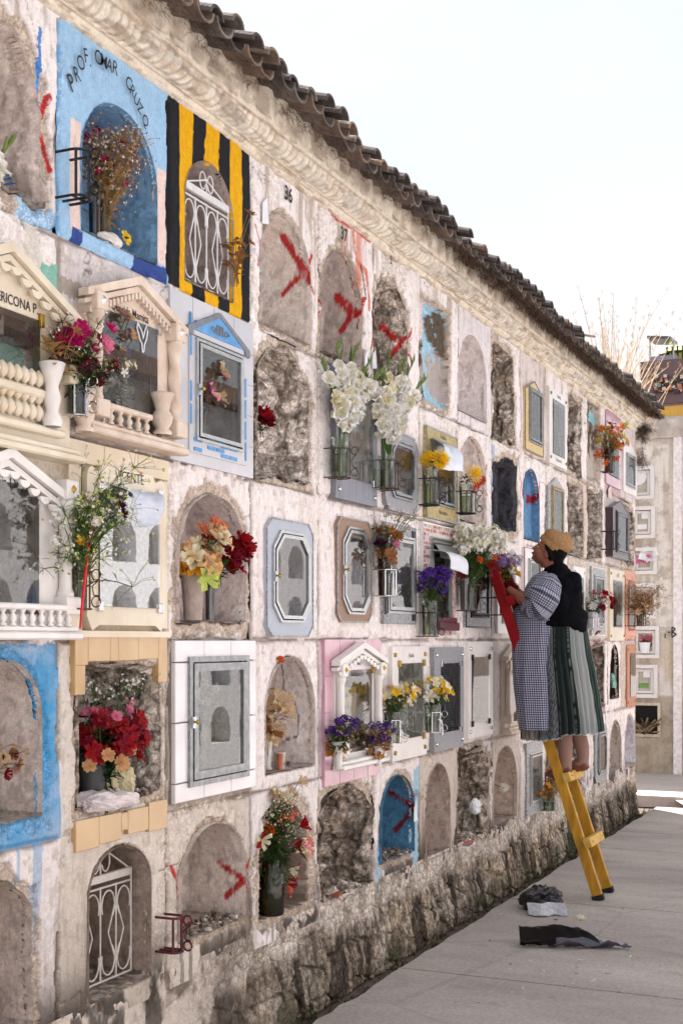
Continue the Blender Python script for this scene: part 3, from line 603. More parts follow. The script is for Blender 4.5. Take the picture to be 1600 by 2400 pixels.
# body behind the niches + end cap
b = MB(); x0, x1 = S(-2), S(14)
b.add([(x1,0,.0),(x1,1.6,.0),(x1,1.6,3.84),(x1,0,3.84)], [(0,1,2,3)]); b.add([(x0,0,0),(x0,1.6,0),(x0,1.6,3.84),(x0,0,3.84)], [(3,2,1,0)])
b.add([(x0,.55,0),(x1,.55,0),(x1,.55,3.84),(x0,.55,3.84)], [(0,1,2,3)]); b.add([(x0,1.6,0),(x1,1.6,0),(x1,1.6,3.84),(x0,1.6,3.84)], [(3,2,1,0)])
b.add([(x0,-.02,3.95),(x1,-.02,3.95),(x1,1.6,4.5),(x0,1.6,4.5)], [(0,1,2,3)]); b.add([(x1,-.02,3.8),(x1,1.6,3.8),(x1,1.6,4.5),(x1,-.02,3.95)], [(0,1,2,3)])
b.build('wall_body', mat('plaster_body', C(200,188,178), .9, bump=.4), wall)
# ---- fieldstone footing
def footing():
    s0, s1 = S(-2), S(14); ns = 1700; nz = 90
    t = np.linspace(0, 1, ns+1); s_ = s0+(s1-s0)*t**1.12; z_ = np.linspace(-.08, .40, nz+1); S_, Z_ = np.meshgrid(s_, z_)
    ww = .02*(fbm(S_*6, Z_*6, 100)-.5)
    w1, w2, cid = worley((S_+ww)*3.9+.35*fbm(S_*3, Z_*3, 101), (Z_+ww)*6.6+.6*fbm(S_*2, Z_*2, 103), 102)
    gap = sst(.02, .12, w2-w1+.08*(fbm(S_*20,Z_*20,112,3)-.5))
    H = .010-.018*gap*(.5+.8*cid)-.014*(fbm(S_*25, Z_*25, 104)-.5)-.016*(fbm(S_*7, Z_*7, 105)-.5)
    H = H-.04*sst(.25, -.05, Z_)
    col = np.empty(S_.shape+(3,)); col[...] = C(150,132,112)
    mixc(col, sst(.2, .8, cid)*.9, C(190,170,146)); mixc(col, (cid > .85)*.6, C(164,142,124)); mixc(col, (1-gap)*.75, C(84,76,68)); mixc(col, sst(.5,.62,fbm(S_*3.5,Z_*4,113,5))*.6, C(168,158,148))
    mixc(col, sst(.45, .7, fbm(S_*34, Z_*26, 106))*.5, C(190,180,166)); mixc(col, sst(.56,.60,fbm(S_*40,Z_*9,118,4))*.6, C(60,52,46)); H = H+.006*sst(.56,.60,fbm(S_*40,Z_*9,118,4)); mixc(col, sst(.52,.66,fbm(S_*60,Z_*40,114,3))*.6, C(90,78,66)); mixc(col, sst(.52, .6, fbm(S_*4, Z_*6, 107, 6))*.45, MOLD)
    mixc(col, sst(.56, .62, fbm(S_*9, Z_*2.5, 108, 5))*.8, C(38,31,26)); pf = sst(.20, .30, Z_+.10*(fbm(S_*4,Z_*4,109,6)-.5)*2); mixc(col, pf*.8, C(206,194,182)); mixc(col, pf*sst(.5,.6,fbm(S_*9,Z_*5,119,5))*.6, C(120,104,90)); H = H*(1-pf*.6)
    mixc(col, sst(.10, -.02, Z_)*sst(.5, .65, fbm(S_*9, Z_*9, 110, 4))*.7, C(70,72,44))
    pn = sst(5.0, 4.2, S_+.5*(fbm(S_*2,Z_*3,115,4)-.5)-(.33-Z_)*.8); H = H*(1-pn*.8); cp = np.empty_like(col); cp[...] = C(214,200,188); mixc(cp, sst(.42,.55,fbm(S_*6,Z_*5,116,5))*.85, C(96,80,68)); mixc(cp, sst(.52,.6,fbm(S_*8,Z_*4,117,5))*.8, MOLD); col = col*(1-pn[...,None])+cp*pn[...,None]
    top = sst(.26+.12*fbm(S_*3, S_*0, 111)*1, .40, Z_); H = H*(1-top)+(.004)*top
    co = np.stack([S_.ravel()-7.5, H.ravel()-.3, Z_.ravel()], -1); idx = np.arange(S_.size).reshape(S_.shape)
    q = np.stack([idx[:-1, :-1], idx[:-1, 1:], idx[1:, 1:], idx[1:, :-1]], -1).reshape(-1, 4)
    grid_obj('stone_footing', co, q, col.reshape(-1, 3), wallmat('fieldstone', .8), wall, alpha=(pn*.8+.1).ravel())
footing()
# ---- cornice
def cornice():
    s0, s1 = S(-2), S(14)+.1
    pr = [(-.01,3.755),(.010,3.775),(.018,3.782),(.022,3.802),(.026,3.808),(.036,3.812),(.052,3.822),(.066,3.838),(.075,3.854),(.080,3.868),(.092,3.876),(.095,3.892),(.097,3.905),(.100,3.93),(.106,3.97),(.112,4.02)]
    # resample
    pp = []
    for (a, b) in zip(pr, pr[1:]):
        for i in range(3): pp.append((a[0]+(b[0]-a[0])*i/3, a[1]+(b[1]-a[1])*i/3))
    pp.append(pr[-1]); pp = np.array(pp); ns = 1700
    s_ = s0+(s1-s0)*np.linspace(0, 1, ns+1)**1.1; T, S_ = np.meshgrid(np.arange(len(pp)), s_, indexing='ij')
    E = pp[:, 0][T]; Z = pp[:, 1][T]; tt = T/len(pp)
    cove = sst(.22, .34, tt)*sst(.66, .56, tt)
    rip = np.sin((S_+.03*np.sin(tt*9)+.05*fbm(S_*3, tt*3, 120))*2*PI/.052); bump = fbm(S_*8, tt*6, 121, 4)-.5
    big = np.sin(S_*2*PI/.21+1.5*fbm(S_*1.3, tt, 122))
    dd = cove*(.0055*rip+.006*big)+.007*bump+.004*(fbm(S_*45, tt*30, 123, 3)-.5)
    chew = sst(.72, .85, tt); w = np.sin(S_*2*PI/.1363)*.5+.5
    dd = dd+chew*(.03*(fbm(S_*22, tt*5, 124, 4)-.4)-.02*w)
    Ex = E+dd*.85; Zx = Z-dd*.5
    col = np.empty(S_.shape+(3,)); col[...] = C(232,220,202)
    mixc(col, cove*sst(-.2,-.9,rip)*.45, C(150,138,124)); mixc(col, sst(.24,.20,tt)*sst(.17,.20,tt)*.6, C(150,128,106)); mixc(col, sst(.60,.63,tt)*sst(.68,.65,tt)*.5, C(140,120,100)); mixc(col, cove*(.5+.5*rip)*.4, C(240,232,218)); mixc(col, cove*sst(.45, .65, fbm(S_*5, tt*7, 125, 4))*.75*(.45+.55*(.5+.5*rip)), C(190,186,178)); mixc(col, sst(.5, .7, fbm(S_*14, tt*9, 126, 5))*.45, C(178,152,124))  # narrow brown bands along both fillets are shading lines painted into the colour
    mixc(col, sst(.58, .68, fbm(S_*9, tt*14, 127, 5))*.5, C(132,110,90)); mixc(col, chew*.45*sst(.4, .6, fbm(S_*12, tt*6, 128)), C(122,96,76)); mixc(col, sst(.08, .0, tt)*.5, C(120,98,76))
    co = np.stack([S_.ravel()-7.5, -Ex.ravel()-.3, Zx.ravel()], -1); idx = np.arange(S_.size).reshape(S_.shape)
    q = np.stack([idx[:-1, :-1], idx[:-1, 1:], idx[1:, 1:], idx[1:, :-1]], -1).reshape(-1, 4)
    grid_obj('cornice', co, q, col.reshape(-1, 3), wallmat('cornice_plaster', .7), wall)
cornice()
# ---- clay tile eave
def tiles():
    cap = MB(); pan = MB(); n0 = int((S(-2)-.1)/.1363); n1 = int((S(14)+.12)/.1363); pitch = .1363
    def half(mb, x, ya, za, yb, zb, r0, r1, up, mi, th=.013, dx=0):
        vs = []; N = 8
        for (y, z, r) in ((ya, za, r0), (yb, zb, r1)):
            for rr in (r, r-th):
                for i in range(N+1):
                    w = PI*i/N; vs.append((x+dx*(y-ya)+math.cos(w)*rr, y, z+up*math.sin(w)*rr*.85))
        M = N+1; fs = []
        for i in range(N):
            fs += [(i, i+1, 2*M+i+1, 2*M+i), (M+i, 3*M+i, 3*M+i+1, M+i+1), (i, M+i, M+i+1, i+1), (2*M+i, 2*M+i+1, 3*M+i+1, 3*M+i)]
        fs += [(0, 2*M, 3*M, M), (M-1, 2*M-1, 4*M-1, 3*M-1)]
        mb.add(vs, fs, mi)
    R = random.Random(3)
    for i in range(n0, n1+1):
        x = i*pitch; sag = .012*math.sin(x*1.7)+.008*math.sin(x*4.1)
        j = R.uniform(-.02, .02); m = R.choice([0,0,1,2])
        half(pan, x+R.uniform(-.006,.006), -.232+j, 3.998+sag, .12, 4.12+sag, .066, .054, -1, m, dx=R.uniform(-.04,.04))
        half(pan, x, .06, 4.11+sag, 1.2, 4.6+sag, .066, .06, -1, m)
        j = R.uniform(-.025, .03); m = R.choice([0,1,1,2])
        half(cap, x+pitch/2+R.uniform(-.01,.01), -.262+j, 3.992+sag+R.uniform(-.010,.016), .12, 4.115+sag, .05+R.uniform(-.004,.004), .058, 1, m, dx=R.uniform(-.06,.06))
        half(cap, x+pitch/2, .06, 4.13+sag, 1.2, 4.62+sag, .058, .062, 1, m)
    ms = [mat('weathered_clay_tile', C(108,98,92), .95, var=.5, scale=11, bump=.8, bscale=80), mat('sooty_clay_tile', C(80,72,68), .95, var=.35, scale=22, bump=.8, bscale=90), mat('lichen_clay_tile', C(140,118,102), .95, scale=14, bump=.8, col2=C(92,80,72))]
    r = pan.build('pan_tiles', ms, wall); cap.build('cap_tiles', ms, wall)
tiles()
# dry moss and roots caught under the tiles
def moss():
    mb = MB(); R = random.Random(5)
    def tuft(x, y, z, n, L, droop):
        for _ in range(n):
            a = R.uniform(0, 2*PI); d = Vector((math.cos(a)*.6, math.sin(a)*.6-.2, R.uniform(-1, .5)-droop)).normalized()
            p = Vector((x+R.gauss(0,.014), y+R.gauss(0,.018), z+R.gauss(0,.010))); l = L*R.uniform(.4,1.3); q = p+d*l*.5+Vector((R.gauss(0,.006), R.gauss(0,.006), 0)); e = q+d*l*.5+Vector((R.gauss(0,.008), R.gauss(0,.008), -.3*l))
            w = R.uniform(.0007,.0018); o = d.orthogonal().normalized()*w
            mb.add([p-o, p+o, q+o, q-o, e], [(0,1,2,3),(3,2,4)], R.choice([0,0,1,2]))
    x = S(-2)
    while x < S(14)+.15:
        dens = .5 if x < 7.2 else .85
        if x > 11.5: dens = 1.2
        if R.random() < min(1, dens*.8):
            e = R.uniform(.10, .24); z = 3.985-(e-.10)*.25; k = R.random()
            tuft(x, -e, z-.012, int(22*dens*(1.8 if k > .8 else 1)), .035*(1.6 if k > .85 else 1), .5)
        if x > 7 and R.random() < .6: tuft(x, -R.uniform(.17,.23), 3.945-R.uniform(0,.02), 22, .03, .6)
        if R.random() < .4*dens: tuft(x, -R.uniform(.19,.24), 3.94, 10, .03, .9)
        x += .012
    for _ in range(60): tuft(S(14)+.04+R.gauss(.0,.035), -.06+R.gauss(0,.04), 3.78+R.gauss(0,.05), 26, .05, .2)
    for _ in range(26): tuft(S(14)+.02+R.gauss(0,.03), -.05+R.gauss(0,.03), 3.5+R.gauss(0,.05), 20, .05, .2)
    o = mb.build('dry_moss', [mat('dead_moss', C(82,66,56), 1, var=.3), mat('pale_root', C(142,118,100), 1, var=.3), mat('black_moss', C(44,36,34), 1)], wall)
    o['kind'] = 'stuff'; o['label'] = 'dry brown moss and roots hanging along the tiled eave'
moss()
# lettering painted on the plaster, one mesh per inscription
ink = mat('black_paint', C(40,40,46), .8, var=.3, scale=120)
L = MB()
for ch, x, y, rot, h in [('P',174,213,.75,.066),('R',184,190,.55,.056),('O',193,163,.45,.055),('F',204,146,.35,.055),('.',212,155,.3,.05),('O',231,150,.0,.058),('M',243,156,-.1,.052),('A',256,165,-.1,.052),('R',269,172,-.15,.055),('C',299,205,-.45,.055),('R',308,222,-.5,.05),('U',317,242,-.6,.05),('Z',326,262,-.6,.046),('Q',338,292,-.5,.05),('.',343,313,-.4,.06)]:
    x_, z_ = P(x, y, .012); put_text(L, ch, x_, z_, -.012, h*1.25, .85, rot*.8, .006)
o = L.build('painted_lettering', ink, wall); o['label'] = 'black hand painted name arched over the blue niche'
L = MB()
for t, x, y, h in [('36',676,470,.07),('37',806,563,.07),('3',916,618,.05)]:
    x_, z_ = P(x, y, .012); put_text(L, t, x_, z_, -.012, h*1.3, .9, 0, .025)
x_, z_ = P(976, 1870, .012); put_text(L, 'JV', x_, z_, -.012, .07, .7, -.2, .0)
o = L.build('painted_number', ink, wall); o['label'] = 'black stencilled niche numbers over the arches'
# ================================================================== GRAVE FRONTS (glazed doors, marble and tile surrounds)
def marble(n, c, c2=None, rough=.35): return mat(n, c, rough, scale=7, var=.10, bump=.12, bscale=30, stretch=(1,1,.6), col2=c2, coat=.2)
M_CREAM = marble('cream_marble', C(206,190,164), C(228,216,196)); M_WHITE = marble('white_marble', C(214,208,204), C(236,230,226)); M_SAND = mat('sandstone', C(204,182,164), .8, scale=10, col2=C(226,210,194), bump=.4)
M_GRAN = mat('grey_granite', C(96,96,102), .4, scale=260, col2=C(176,176,180), bump=.2, bscale=200); M_SLATE = mat('brushed_slate', C(112,114,124), .45, scale=12, col2=C(136,138,148), stretch=(6,1,.5))
M_ALU = mat('aluminium', C(186,188,188), .28, .9, var=.12, scale=40, bump=.15); M_DALU = mat('dull_aluminium', C(150,152,154), .42, .85, var=.25, scale=30, bump=.2)
M_BLACK = mat('black_metal', C(34,34,36), .4, .3, var=.4); M_GOLD = mat('gilt_relief', C(160,136,78), .5, .35, scale=60, col2=C(206,190,140), bump=1.0, bscale=70)
M_BRASS = mat('brass', C(172,140,66), .3, .9, var=.3); M_CHROME = mat('chrome', C(214,214,216), .12, 1.0, var=.05); M_RUST = mat('rusty_wire', C(88,70,60), .7, .5, var=.4, scale=80)
M_TILEW = mat('white_tile', C(214,208,210), .18, scale=6, col2=C(230,226,226), coat=.6); M_TILEG = mat('grey_tile', C(184,184,190), .25, scale=5, col2=C(202,200,204), coat=.4); M_TILET = mat('tan_tile', C(186,150,100), .2, scale=5, col2=C(204,170,122), coat=.5)
M_TILEC = mat('cream_tile', C(206,186,154), .2, scale=4, col2=C(224,208,184), coat=.5); M_PINK = mat('pink_tile', C(190,140,158), .25, scale=7, col2=C(212,170,180), coat=.5)
M_BLUEP = mat('blue_enamel', C(86,150,205), .5, var=.15); M_PALEB = mat('pale_blue_sheet', C(176,182,194), .5, scale=90, var=.06); M_BROWN = mat('brown_sheet', C(150,122,104), .6, scale=50, stretch=(6,1,1))
M_GROUT = mat('grout', C(140,132,124), .95); M_INK = mat('engraved_ink', C(52,50,54), .7); M_SALM = mat('salmon_paint', C(214,160,140), .7, var=.08); M_WOODR = mat('terracotta_panel', C(176,122,96), .6, scale=14, stretch=(5,1,.5))
M_PEARL = mat('pearl_relief', C(120,120,124), .4, .6, scale=90, col2=C(206,206,208), bump=.8, bscale=120); M_DPUR = mat('dark_varnish', C(66,46,52), .35, var=.2, coat=.4); M_GREY = mat('grey_paint', C(120,122,130), .6)
M_PAPER = mat('white_paper', C(224,226,230), .8, var=.04); M_BLAVE = mat('teal_relief', C(128,146,150), .5, scale=80, bump=.6)
G_CLR = glass('pane_glass', (.97,.98,.96), 2.15, .012, .010, .03); G_DUST = glass('dusty_pane', (.9,.91,.88), 2.2, .03, .02, .16, (.5,.5,.46)); G_MIR = glass('mirror_film', (.5,.5,.5), 5.0, .01, .008, .05)
G_DARK = glass('smoked_pane', (.4,.4,.42), 2.4, .02, .04, .06)
def rp(r, e=0.0):
    x0, zt = P(r[0], r[2], e); x1 = P(r[1], 1500, e)[0]; zb = P(r[0], r[3], e)[1]; return x0, x1, zb, zt
def outline(x0, x1, z0, z1, shape='rect', k=.06, apex=.08):
    if shape == 'rect': return [(x0,z0),(x1,z0),(x1,z1),(x0,z1)]
    if shape == 'oct': return [(x0+k,z0),(x1-k,z0),(x1,z0+k),(x1,z1-k),(x1-k,z1),(x0+k,z1),(x0,z1-k),(x0,z0+k)]
    if shape == 'oct2':
        b = k*.45; return [(x0+k,z0),(x1-k,z0),(x1-k,z0+b),(x1-b,z0+b),(x1,z0+k*1.4),(x1,z1-k*1.4),(x1-b,z1-b),(x1-k,z1-b),(x1-k,z1),(x0+k,z1),(x0+k,z1-b),(x0+b,z1-b),(x0,z1-k*1.4),(x0,z0+k*1.4),(x0+b,z0+b),(x0+k,z0+b)]
    if shape == 'gable': return [(x0,z0),(x1,z0),(x1,z1-apex),((x0+x1)/2,z1),(x0,z1-apex)]
    if shape == 'scal':
        p = [(x0+.03,z0),(x0+.07,z0+.02),(x1-.07,z0+.02),(x1-.03,z0),(x1,z0+.05),(x1,z1-.10)]
        p += [(x1-.03+.03*math.cos(w), z1-.06+.045*math.sin(w)) for w in (0,.5,1.0,1.5)]; p += [(x1-.07,z1-.03),(x1-.09,z1-.005),(x0+.09,z1-.005),(x0+.07,z1-.03)]
        p += [(x0+.03-.03*math.cos(w), z1-.06+.045*math.sin(w)) for w in (1.5,1.0,.5,0)]; p += [(x0,z1-.10),(x0,z0+.05)]; return p
def inset(pts, i): 
    cx = sum(p[0] for p in pts)/len(pts); cz = sum(p[1] for p in pts)/len(pts); xs = [p[0] for p in pts]; zs = [p[1] for p in pts]
    fx = 1-2*i/(max(xs)-min(xs)); fz = 1-2*i/(max(zs)-min(zs)); cx = (max(xs)+min(xs))/2; cz = (max(zs)+min(zs))/2
    return [(cx+(x-cx)*fx, cz+(z-cz)*fz) for x, z in pts]
def front(name, label, cat, outer, inner=None, shape='rect', m=M_WHITE, th=.014, k=.06, apex=.08, door=None, dshape='rect', dk=.05, dapex=.07, dw=.014, gm=G_CLR, gy=None, studs=None, knob=False, trim=None, text=None, tsize=.03, lid=None, group=None, tiles=None, dot=None, clips=None, poster=None):
    """a plate with an opening, an optional metal door frame round the pane, studs, knob and inscription"""
    x0, x1, z0, z1 = rp(outer); t = thing(name, label, cat, ((x0+x1)/2, 0, z0), group); y = -.004-th
    a, b_, c_, d_ = rp(inner); o = outline(x0, x1, z0, z1, shape, k, apex); q = outline(a, b_, c_, d_, dshape, dk, dapex)
    if tiles:   # a surround of separate glazed tiles in one part: grout behind, tiles proud
        tm, nx, nz = tiles; mb = MB(); mb.ring(o, q, -.006, .02, 1)
        for i in range(nx):
            u0 = x0+(x1-x0)*i/nx+.002; u1 = x0+(x1-x0)*(i+1)/nx-.002
            for (w0, w1) in ((z0, c_), (d_, z1)):
                if w1-w0 > .02: mb.box(u0, u1, y, 0, w0+.002, w1-.002, 0, .003)
        for j in range(nz):
            w0 = c_+(d_-c_)*j/nz+.002; w1 = c_+(d_-c_)*(j+1)/nz-.002
            for (u0, u1) in ((x0, a), (b_, x1)):
                if u1-u0 > .02: mb.box(u0+.002, u1-.002, y, 0, w0, w1, 0, .003)
        mb.build('tile_surround', [tm, M_GROUT], t)
    else:
        MB().ring(o, q, y, .02).build('surround', m, t)
        if trim: MB().ring(o, inset(o, trim[1]), y-.004, y+.002).build('trim', trim[0], t)
    if door:
        fr = MB(); fr.ring(outline(a-dw*.9, b_+dw*.9, c_-dw*.9, d_+dw*.9, dshape, dk, dapex), q, y-.012, y+.004); f = fr.build('door_frame', door, t)
        q2 = inset(q, .006); ld = MB(); ld.ring(q2, inset(q2, dw*1.3), y-.016, y+.002); ld.build('door_leaf', door, f)
        gpoly = inset(q2, dw*1.2)
    else: gpoly = q
    py = y-.006 if not door else y-.008
    if gy is not None: py = gy
    g = MB(); g.add([(x, py, z) for x, z in gpoly], [tuple(range(len(gpoly)))]); g.build('pane', gm, t)
    if studs:
        for (sx_, sz_) in ((x0,z1),(x1,z1),(x0,z0),(x1,z0)):
            u = sx_+(.035 if sx_ == x0 else -.035); w = sz_+(.045 if sz_ == z0 else -.045)
            MB().lathe((0,0,0), [(.0,.012),(.008,.010),(.012,.005),(.013,0)], 12).build_at('stud', studs, t, (u, y-.001, w))
    if knob:
        kz = c_+(d_-c_)*.5
        MB().lathe((0,0,0), [(0,.022),(.008,.021),(.009,.012),(.004,.010),(.004,0)], 12).build_at('knob', M_BRASS, t, (a+.004, y-.016, kz))
        l_ = MB(); l_.box(a-.012, a+.016, y-.019, y-.012, kz-.025, kz+.02); l_.build('latch', M_ALU, t)
    if text:
        mb = MB(); yy = d_+(z1-d_)*.35
        for i, ln in enumerate(text): put_text(mb, ln, (a+b_)/2, (yy if i == 0 else c_-(c_-z0)*.6-.0), y-.0015, tsize, .9)
        mb.build('inscription', M_INK, t)
    if poster:
        pm, lines = poster; mb = MB(); w = (b_-a); zz = c_+(d_-c_)*.12; zt_ = c_+(d_-c_)*.5
        mb.box(a+w*.25, b_-w*.08, .055, .06, zz, zt_+.1); pp = mb.build('poster', pm, t); tb = MB()
        for i, ln in enumerate(lines): put_text(tb, ln, a+w*.6, zt_+.05-i*.055, .053, .042, .9, shear=.2)
        tb.build('verse', M_INK, pp)
    if clips:
        for (u, w) in ((a,c_),(b_,c_),(a,d_),(b_,d_)):
            cb = MB(); cb.box(u-.012, u+.012, py-.008, py+.004, w-.018, w+.018, 0, .002); cb.build('clip', clips, t)
    return t
def build_at(s, name, m, parent, loc):
    """turn a z-up lathe so that it points out of the wall and put it at loc"""
    s.v = [(x+loc[0], loc[1]-z, y+loc[2]) for x, y, z in s.v]; return s.build(name, m, parent, True)
MB.build_at = build_at
GRP = 'glazed grave fronts on the niche wall'
def wall_recess_item(*a): pass
# --- temple fronts -------------------------------------------------
def column(mb, x, y, z0, z1, r, twist=False, taper=1.0):
    pr = []; n = 26; h = z1-z0
    pr += [(r*1.35, 0), (r*1.4, .012), (r*1.15, .02), (r, .03)]
    for i in range(1, n): pr.append((r*(1+(taper-1)*i/n), .03+(h-.06)*i/n))
    pr += [(r*1.15*taper, h-.028), (r*1.35*taper, h-.018), (r*1.4*taper, h-.004), (r*1.3*taper, h), (0, h)]
    mb.lathe((x, y, z0), pr, 18, flute=(2, .16, 60) if twist else (9, .03, 0))
def baluster(mb, x, y, z, h, r):
    mb.lathe((x, y, z), [(r,0),(r,.1*h),(r*.5,.18*h),(r*1.0,.35*h),(r*1.05,.5*h),(r*.45,.75*h),(r*.9,.88*h),(r,1*h)], 10)
def temple(name, label, outer, inner, m, apexh=.12, eave=.0, twist=True, text='', tsize=.04, cols=True, bal=True, teeth=True, y0=.03, studs=None, gm=G_CLR, colr=.022, tx=None, bspan=None):
    x0, x1, z0, z1 = rp(outer); a, b_, c_, d_ = rp(inner); t = thing(name, label, 'grave front', ((x0+x1)/2, 0, z0), GRP)
    zc = z1-apexh; y = -y0
    MB().ring([(x0,z0),(x1,z0),(x1,zc),((x0+x1)/2,z1-.02),(x0,zc)], [(a,c_),(b_,c_),(b_,d_),(a,d_)], y, .02).build('surround', m, t)
    # raking cornice: two boards with steps, teeth beneath
    p = MB(); xm = (x0+x1)/2; ov = .035
    for dy, dz, th in ((-.070, 0, .026), (-.054, -.026, .016)):
        l0 = (x0-ov, zc+dz); pk = (xm, z1+dz); r0 = (x1+ov, zc+dz)
        p.poly([l0, (xm, z1+dz), r0, (r0[0], r0[1]+th), (xm, z1+dz+th+.006), (l0[0], l0[1]+th)], dy, y+.001)
    if teeth:
        n = 13
        for i in range(n):
            for (q0, q1) in ((x0-.01, xm), (xm, x1+.01)):
                u = q0+(q1-q0)*(i+.2)/n; f = abs(u-xm)/(x1-x0)*2; zz = z1-.030-(z1-zc)*f; w = (q1-q0)/n*.55
                p.box(u, u+w, -.056, y+.002, zz-.016, zz+.006)
    else:
        n = 7
        for i in range(n):
            for (q0, q1) in ((x0-.02, xm), (xm, x1+.02)):
                u = q0+(q1-q0)*(i+.5)/n; f = abs(u-xm)/(x1-x0)*2; zz = z1-.03-(z1-zc)*f; w = (q1-q0)/n*.52
                p.poly([(u+w*math.cos(k), zz+.024*math.sin(k)) for k in np.linspace(PI, 2*PI, 8)], -.06, -.05)
    p.build('pediment', m, t)
    if text:
        mb = MB(); put_text(mb, text, (xm if tx is None else tx), d_+(zc+.03-d_)*(.22 if bspan else .45), y-.002, tsize, .85, bold=.01); mb.build('inscription', M_INK, t)
    if cols:
        for xx in (x0+colr*1.6, x1-colr*1.6):
            mb = MB(); column(mb, xx, y-colr*.9, c_+.06, d_-.03, colr, twist); 
            mb.box(xx-colr*1.5, xx+colr*1.5, y-colr*2.4, y, d_-.03, d_+.035, 0, .004); mb.box(xx-colr*1.7, xx+colr*1.7, y-colr*2.6, y, c_+.0, c_+.06, 0, .004); mb.build('column', m, t, True, 35)
            if studs: MB().lathe((0,0,0), [(0,.014),(.006,.008),(.016,0)], 4).build_at('stud', studs, t, (xx, y-colr*2.4, d_+.005))
    s = MB(); s.box(x0-.02, x1+.02, -.085, y, z0, z0+.026, 0, .006); s.box(x0-.01, x1+.01, -.07, y, z0+.026, z0+.045, 0, .004); s.build('sill', m, t)
    if bal:
        k0, k1 = (x0+.03, x1-.03) if not bspan else bspan
        r = MB(); r.box(k0, k1, -.088, -.052, z0+.095, z0+.115, 0, .005); r.build('handrail', m, t, False)
        n = max(4, int((k1-k0)/.045))
        for i in range(n):
            mb = MB(); baluster(mb, k0+.02+(k1-k0-.04)*i/(n-1), -.070, z0+.045, .052, .012); mb.build('baluster', m, t, True)
    g = MB(); g.add([(a, y-.003, c_), (b_, y-.003, c_), (b_, y-.003, d_), (a, y-.003, d_)], [(0,1,2,3)]); g.build('pane', gm, t)
    for u, w in ((a, d_), (b_, d_), (b_, c_), (a, c_)):
        cb = MB(); cb.box(u-.01, u+.01, y-.014, y, w-.022, w+.022, 0, .003); cb.build('clip', studs or M_CHROME, t)
    return t
def verse(parent, lines, x, z, y, size, lh, w=None, h=None, pm=None, mi=None):
    if w:
        b = MB(); b.box(x-w/2, x+w/2, y+.002, y+.006, z-h+.04, z+.05); b.build('poster', pm or M_PAPER, parent)
    mb = MB()
    for i, ln in enumerate(lines): put_text(mb, ln, x, z-i*lh, y, size, .9, shear=.25)
    mb.build('verse', M_INK, parent)
t = temple('temple_headstone', 'cream marble temple front with scalloped pediment, balusters and gold studs at the left edge', (-190,146,520,1020), (-75,76,700,845), M_CREAM, .16, text='LLERICONA P.', tsize=.045, twist=False, teeth=False, studs=M_BRASS, gm=G_CLR, colr=.022, bal=False, tx=P(14,640)[0]); temple_a = t
b = MB(); x_, z_ = P(10, 640, 0); b.box(P(0,600)[0]-.1, P(38,600)[0], .05, .058, P(38,780)[1], P(38,650)[1]); b.build('poster', mat('cream_poster', C(206,200,184), .8), t)
b = MB(); 
for i, w_ in enumerate(['DOÑA', 'con amor', 'para tu', 'familia', 'toda']): put_text(b, w_, P(16, 600)[0], P(38,680+i*17)[1], .046, .032, 1, bold=.02)
b.build('verse', M_INK, t)
t = temple('temple_headstone', 'white marble temple front with fluted balusters above the blue bordered niche', (-190,140,1040,1500), (-80,74,1118,1436), M_WHITE, .14, text='nia Domi', tsize=.05, twist=False, studs=M_BRASS, gm=G_CLR, colr=.022, teeth=False, tx=P(12,1090)[0])
# baluster panels of the cream front, two mouldings
b = MB()
x0, x1, z0, z1 = rp((-190,108,845,985))
b.box(x0, x1, -.065, -.03, z1-.03, z1, 0, .006); b.box(x0, x1+.015, -.07, -.03, z0+.03, z0+.055, 0, .006)
for i in range(15):
    for j in range(3): b.lathe((x0+.03+i*.036, -.040, z0+.07+j*.055), [(.004,0),(.016,.012),(.02,.027),(.016,.042),(.004,.055)], 8)
b.build('balustrade_panel', M_CREAM, temple_a, True, 40)
b = MB(); bx, bz = P(122, 1000, .07)
b.lathe((bx, -.07, bz), [(.03,0),(.034,.02),(.02,.05),(.030,.09),(.022,.13),(.034,.17),(.045,.205),(.038,.21),(.024,.15),(0,.14)], 12, flute=(6,.08,0)); 
single('marble_vase', b, M_WHITE, 'small fluted white marble vase at the right end of the cream balustrade', 'vase', smooth=True)
t = temple('temple_headstone', 'sandstone temple front with twisted columns, carved pediment and chrome studs', (182,394,622,1018), (222,353,722,986), M_SAND, .115, text='Querida Mamita', tsize=.043, twist=True, studs=M_CHROME, gm=G_CLR, colr=.022, tx=P(288, 700)[0], bspan=(P(252,1000,.07)[0], P(350,1000,.07)[0]))
verse(t, ['Que nos diste', 'd valentia lo', 's siempre en', 'corazon. Con', 'tus hijos'], P(305,900)[0]+.02, P(225,898)[1], .06, .052, .062, .42, .36, mat('cream_poster', C(206,200,184), .8))
b = MB(); bx, bz = P(288, 790, -.05)
b.lathe((bx, .08, bz-.15), [(0,0),(.055,.01),(.06,.12),(.07,.2),(.055,.29),(.03,.33),(0,.35)], 16, 0); b.lathe((bx, .068, bz+.05), [(0,0),(.03,.01),(.036,.06),(.02,.09),(0,.1)], 12, 1)
o = single('saint_figurine', b, [mat('blue_glaze', C(84,124,186), .4), mat('pale_glaze', C(206,180,160), .4)], 'small blue robed figurine behind the glass of the sandstone front', 'figurine', smooth=True)
b = MB(); cx, cz = P(334, 793, .035); dv = [(-.035,.05),(-.02,.035),(-.005,.02),(0,.0),(.012,.03),(.024,.055),(.03,.03),(.022,.0),(.01,-.02),(.004,-.05),(-.004,-.052),(-.008,-.02),(-.02,-.01),(-.03,.01),(-.04,.03),(-.035,.05)]
b.tube([(cx+u, -.037, cz+w) for u, w in dv], .0028, 5); o = b.build('dove_outline', M_PAPER, t); 
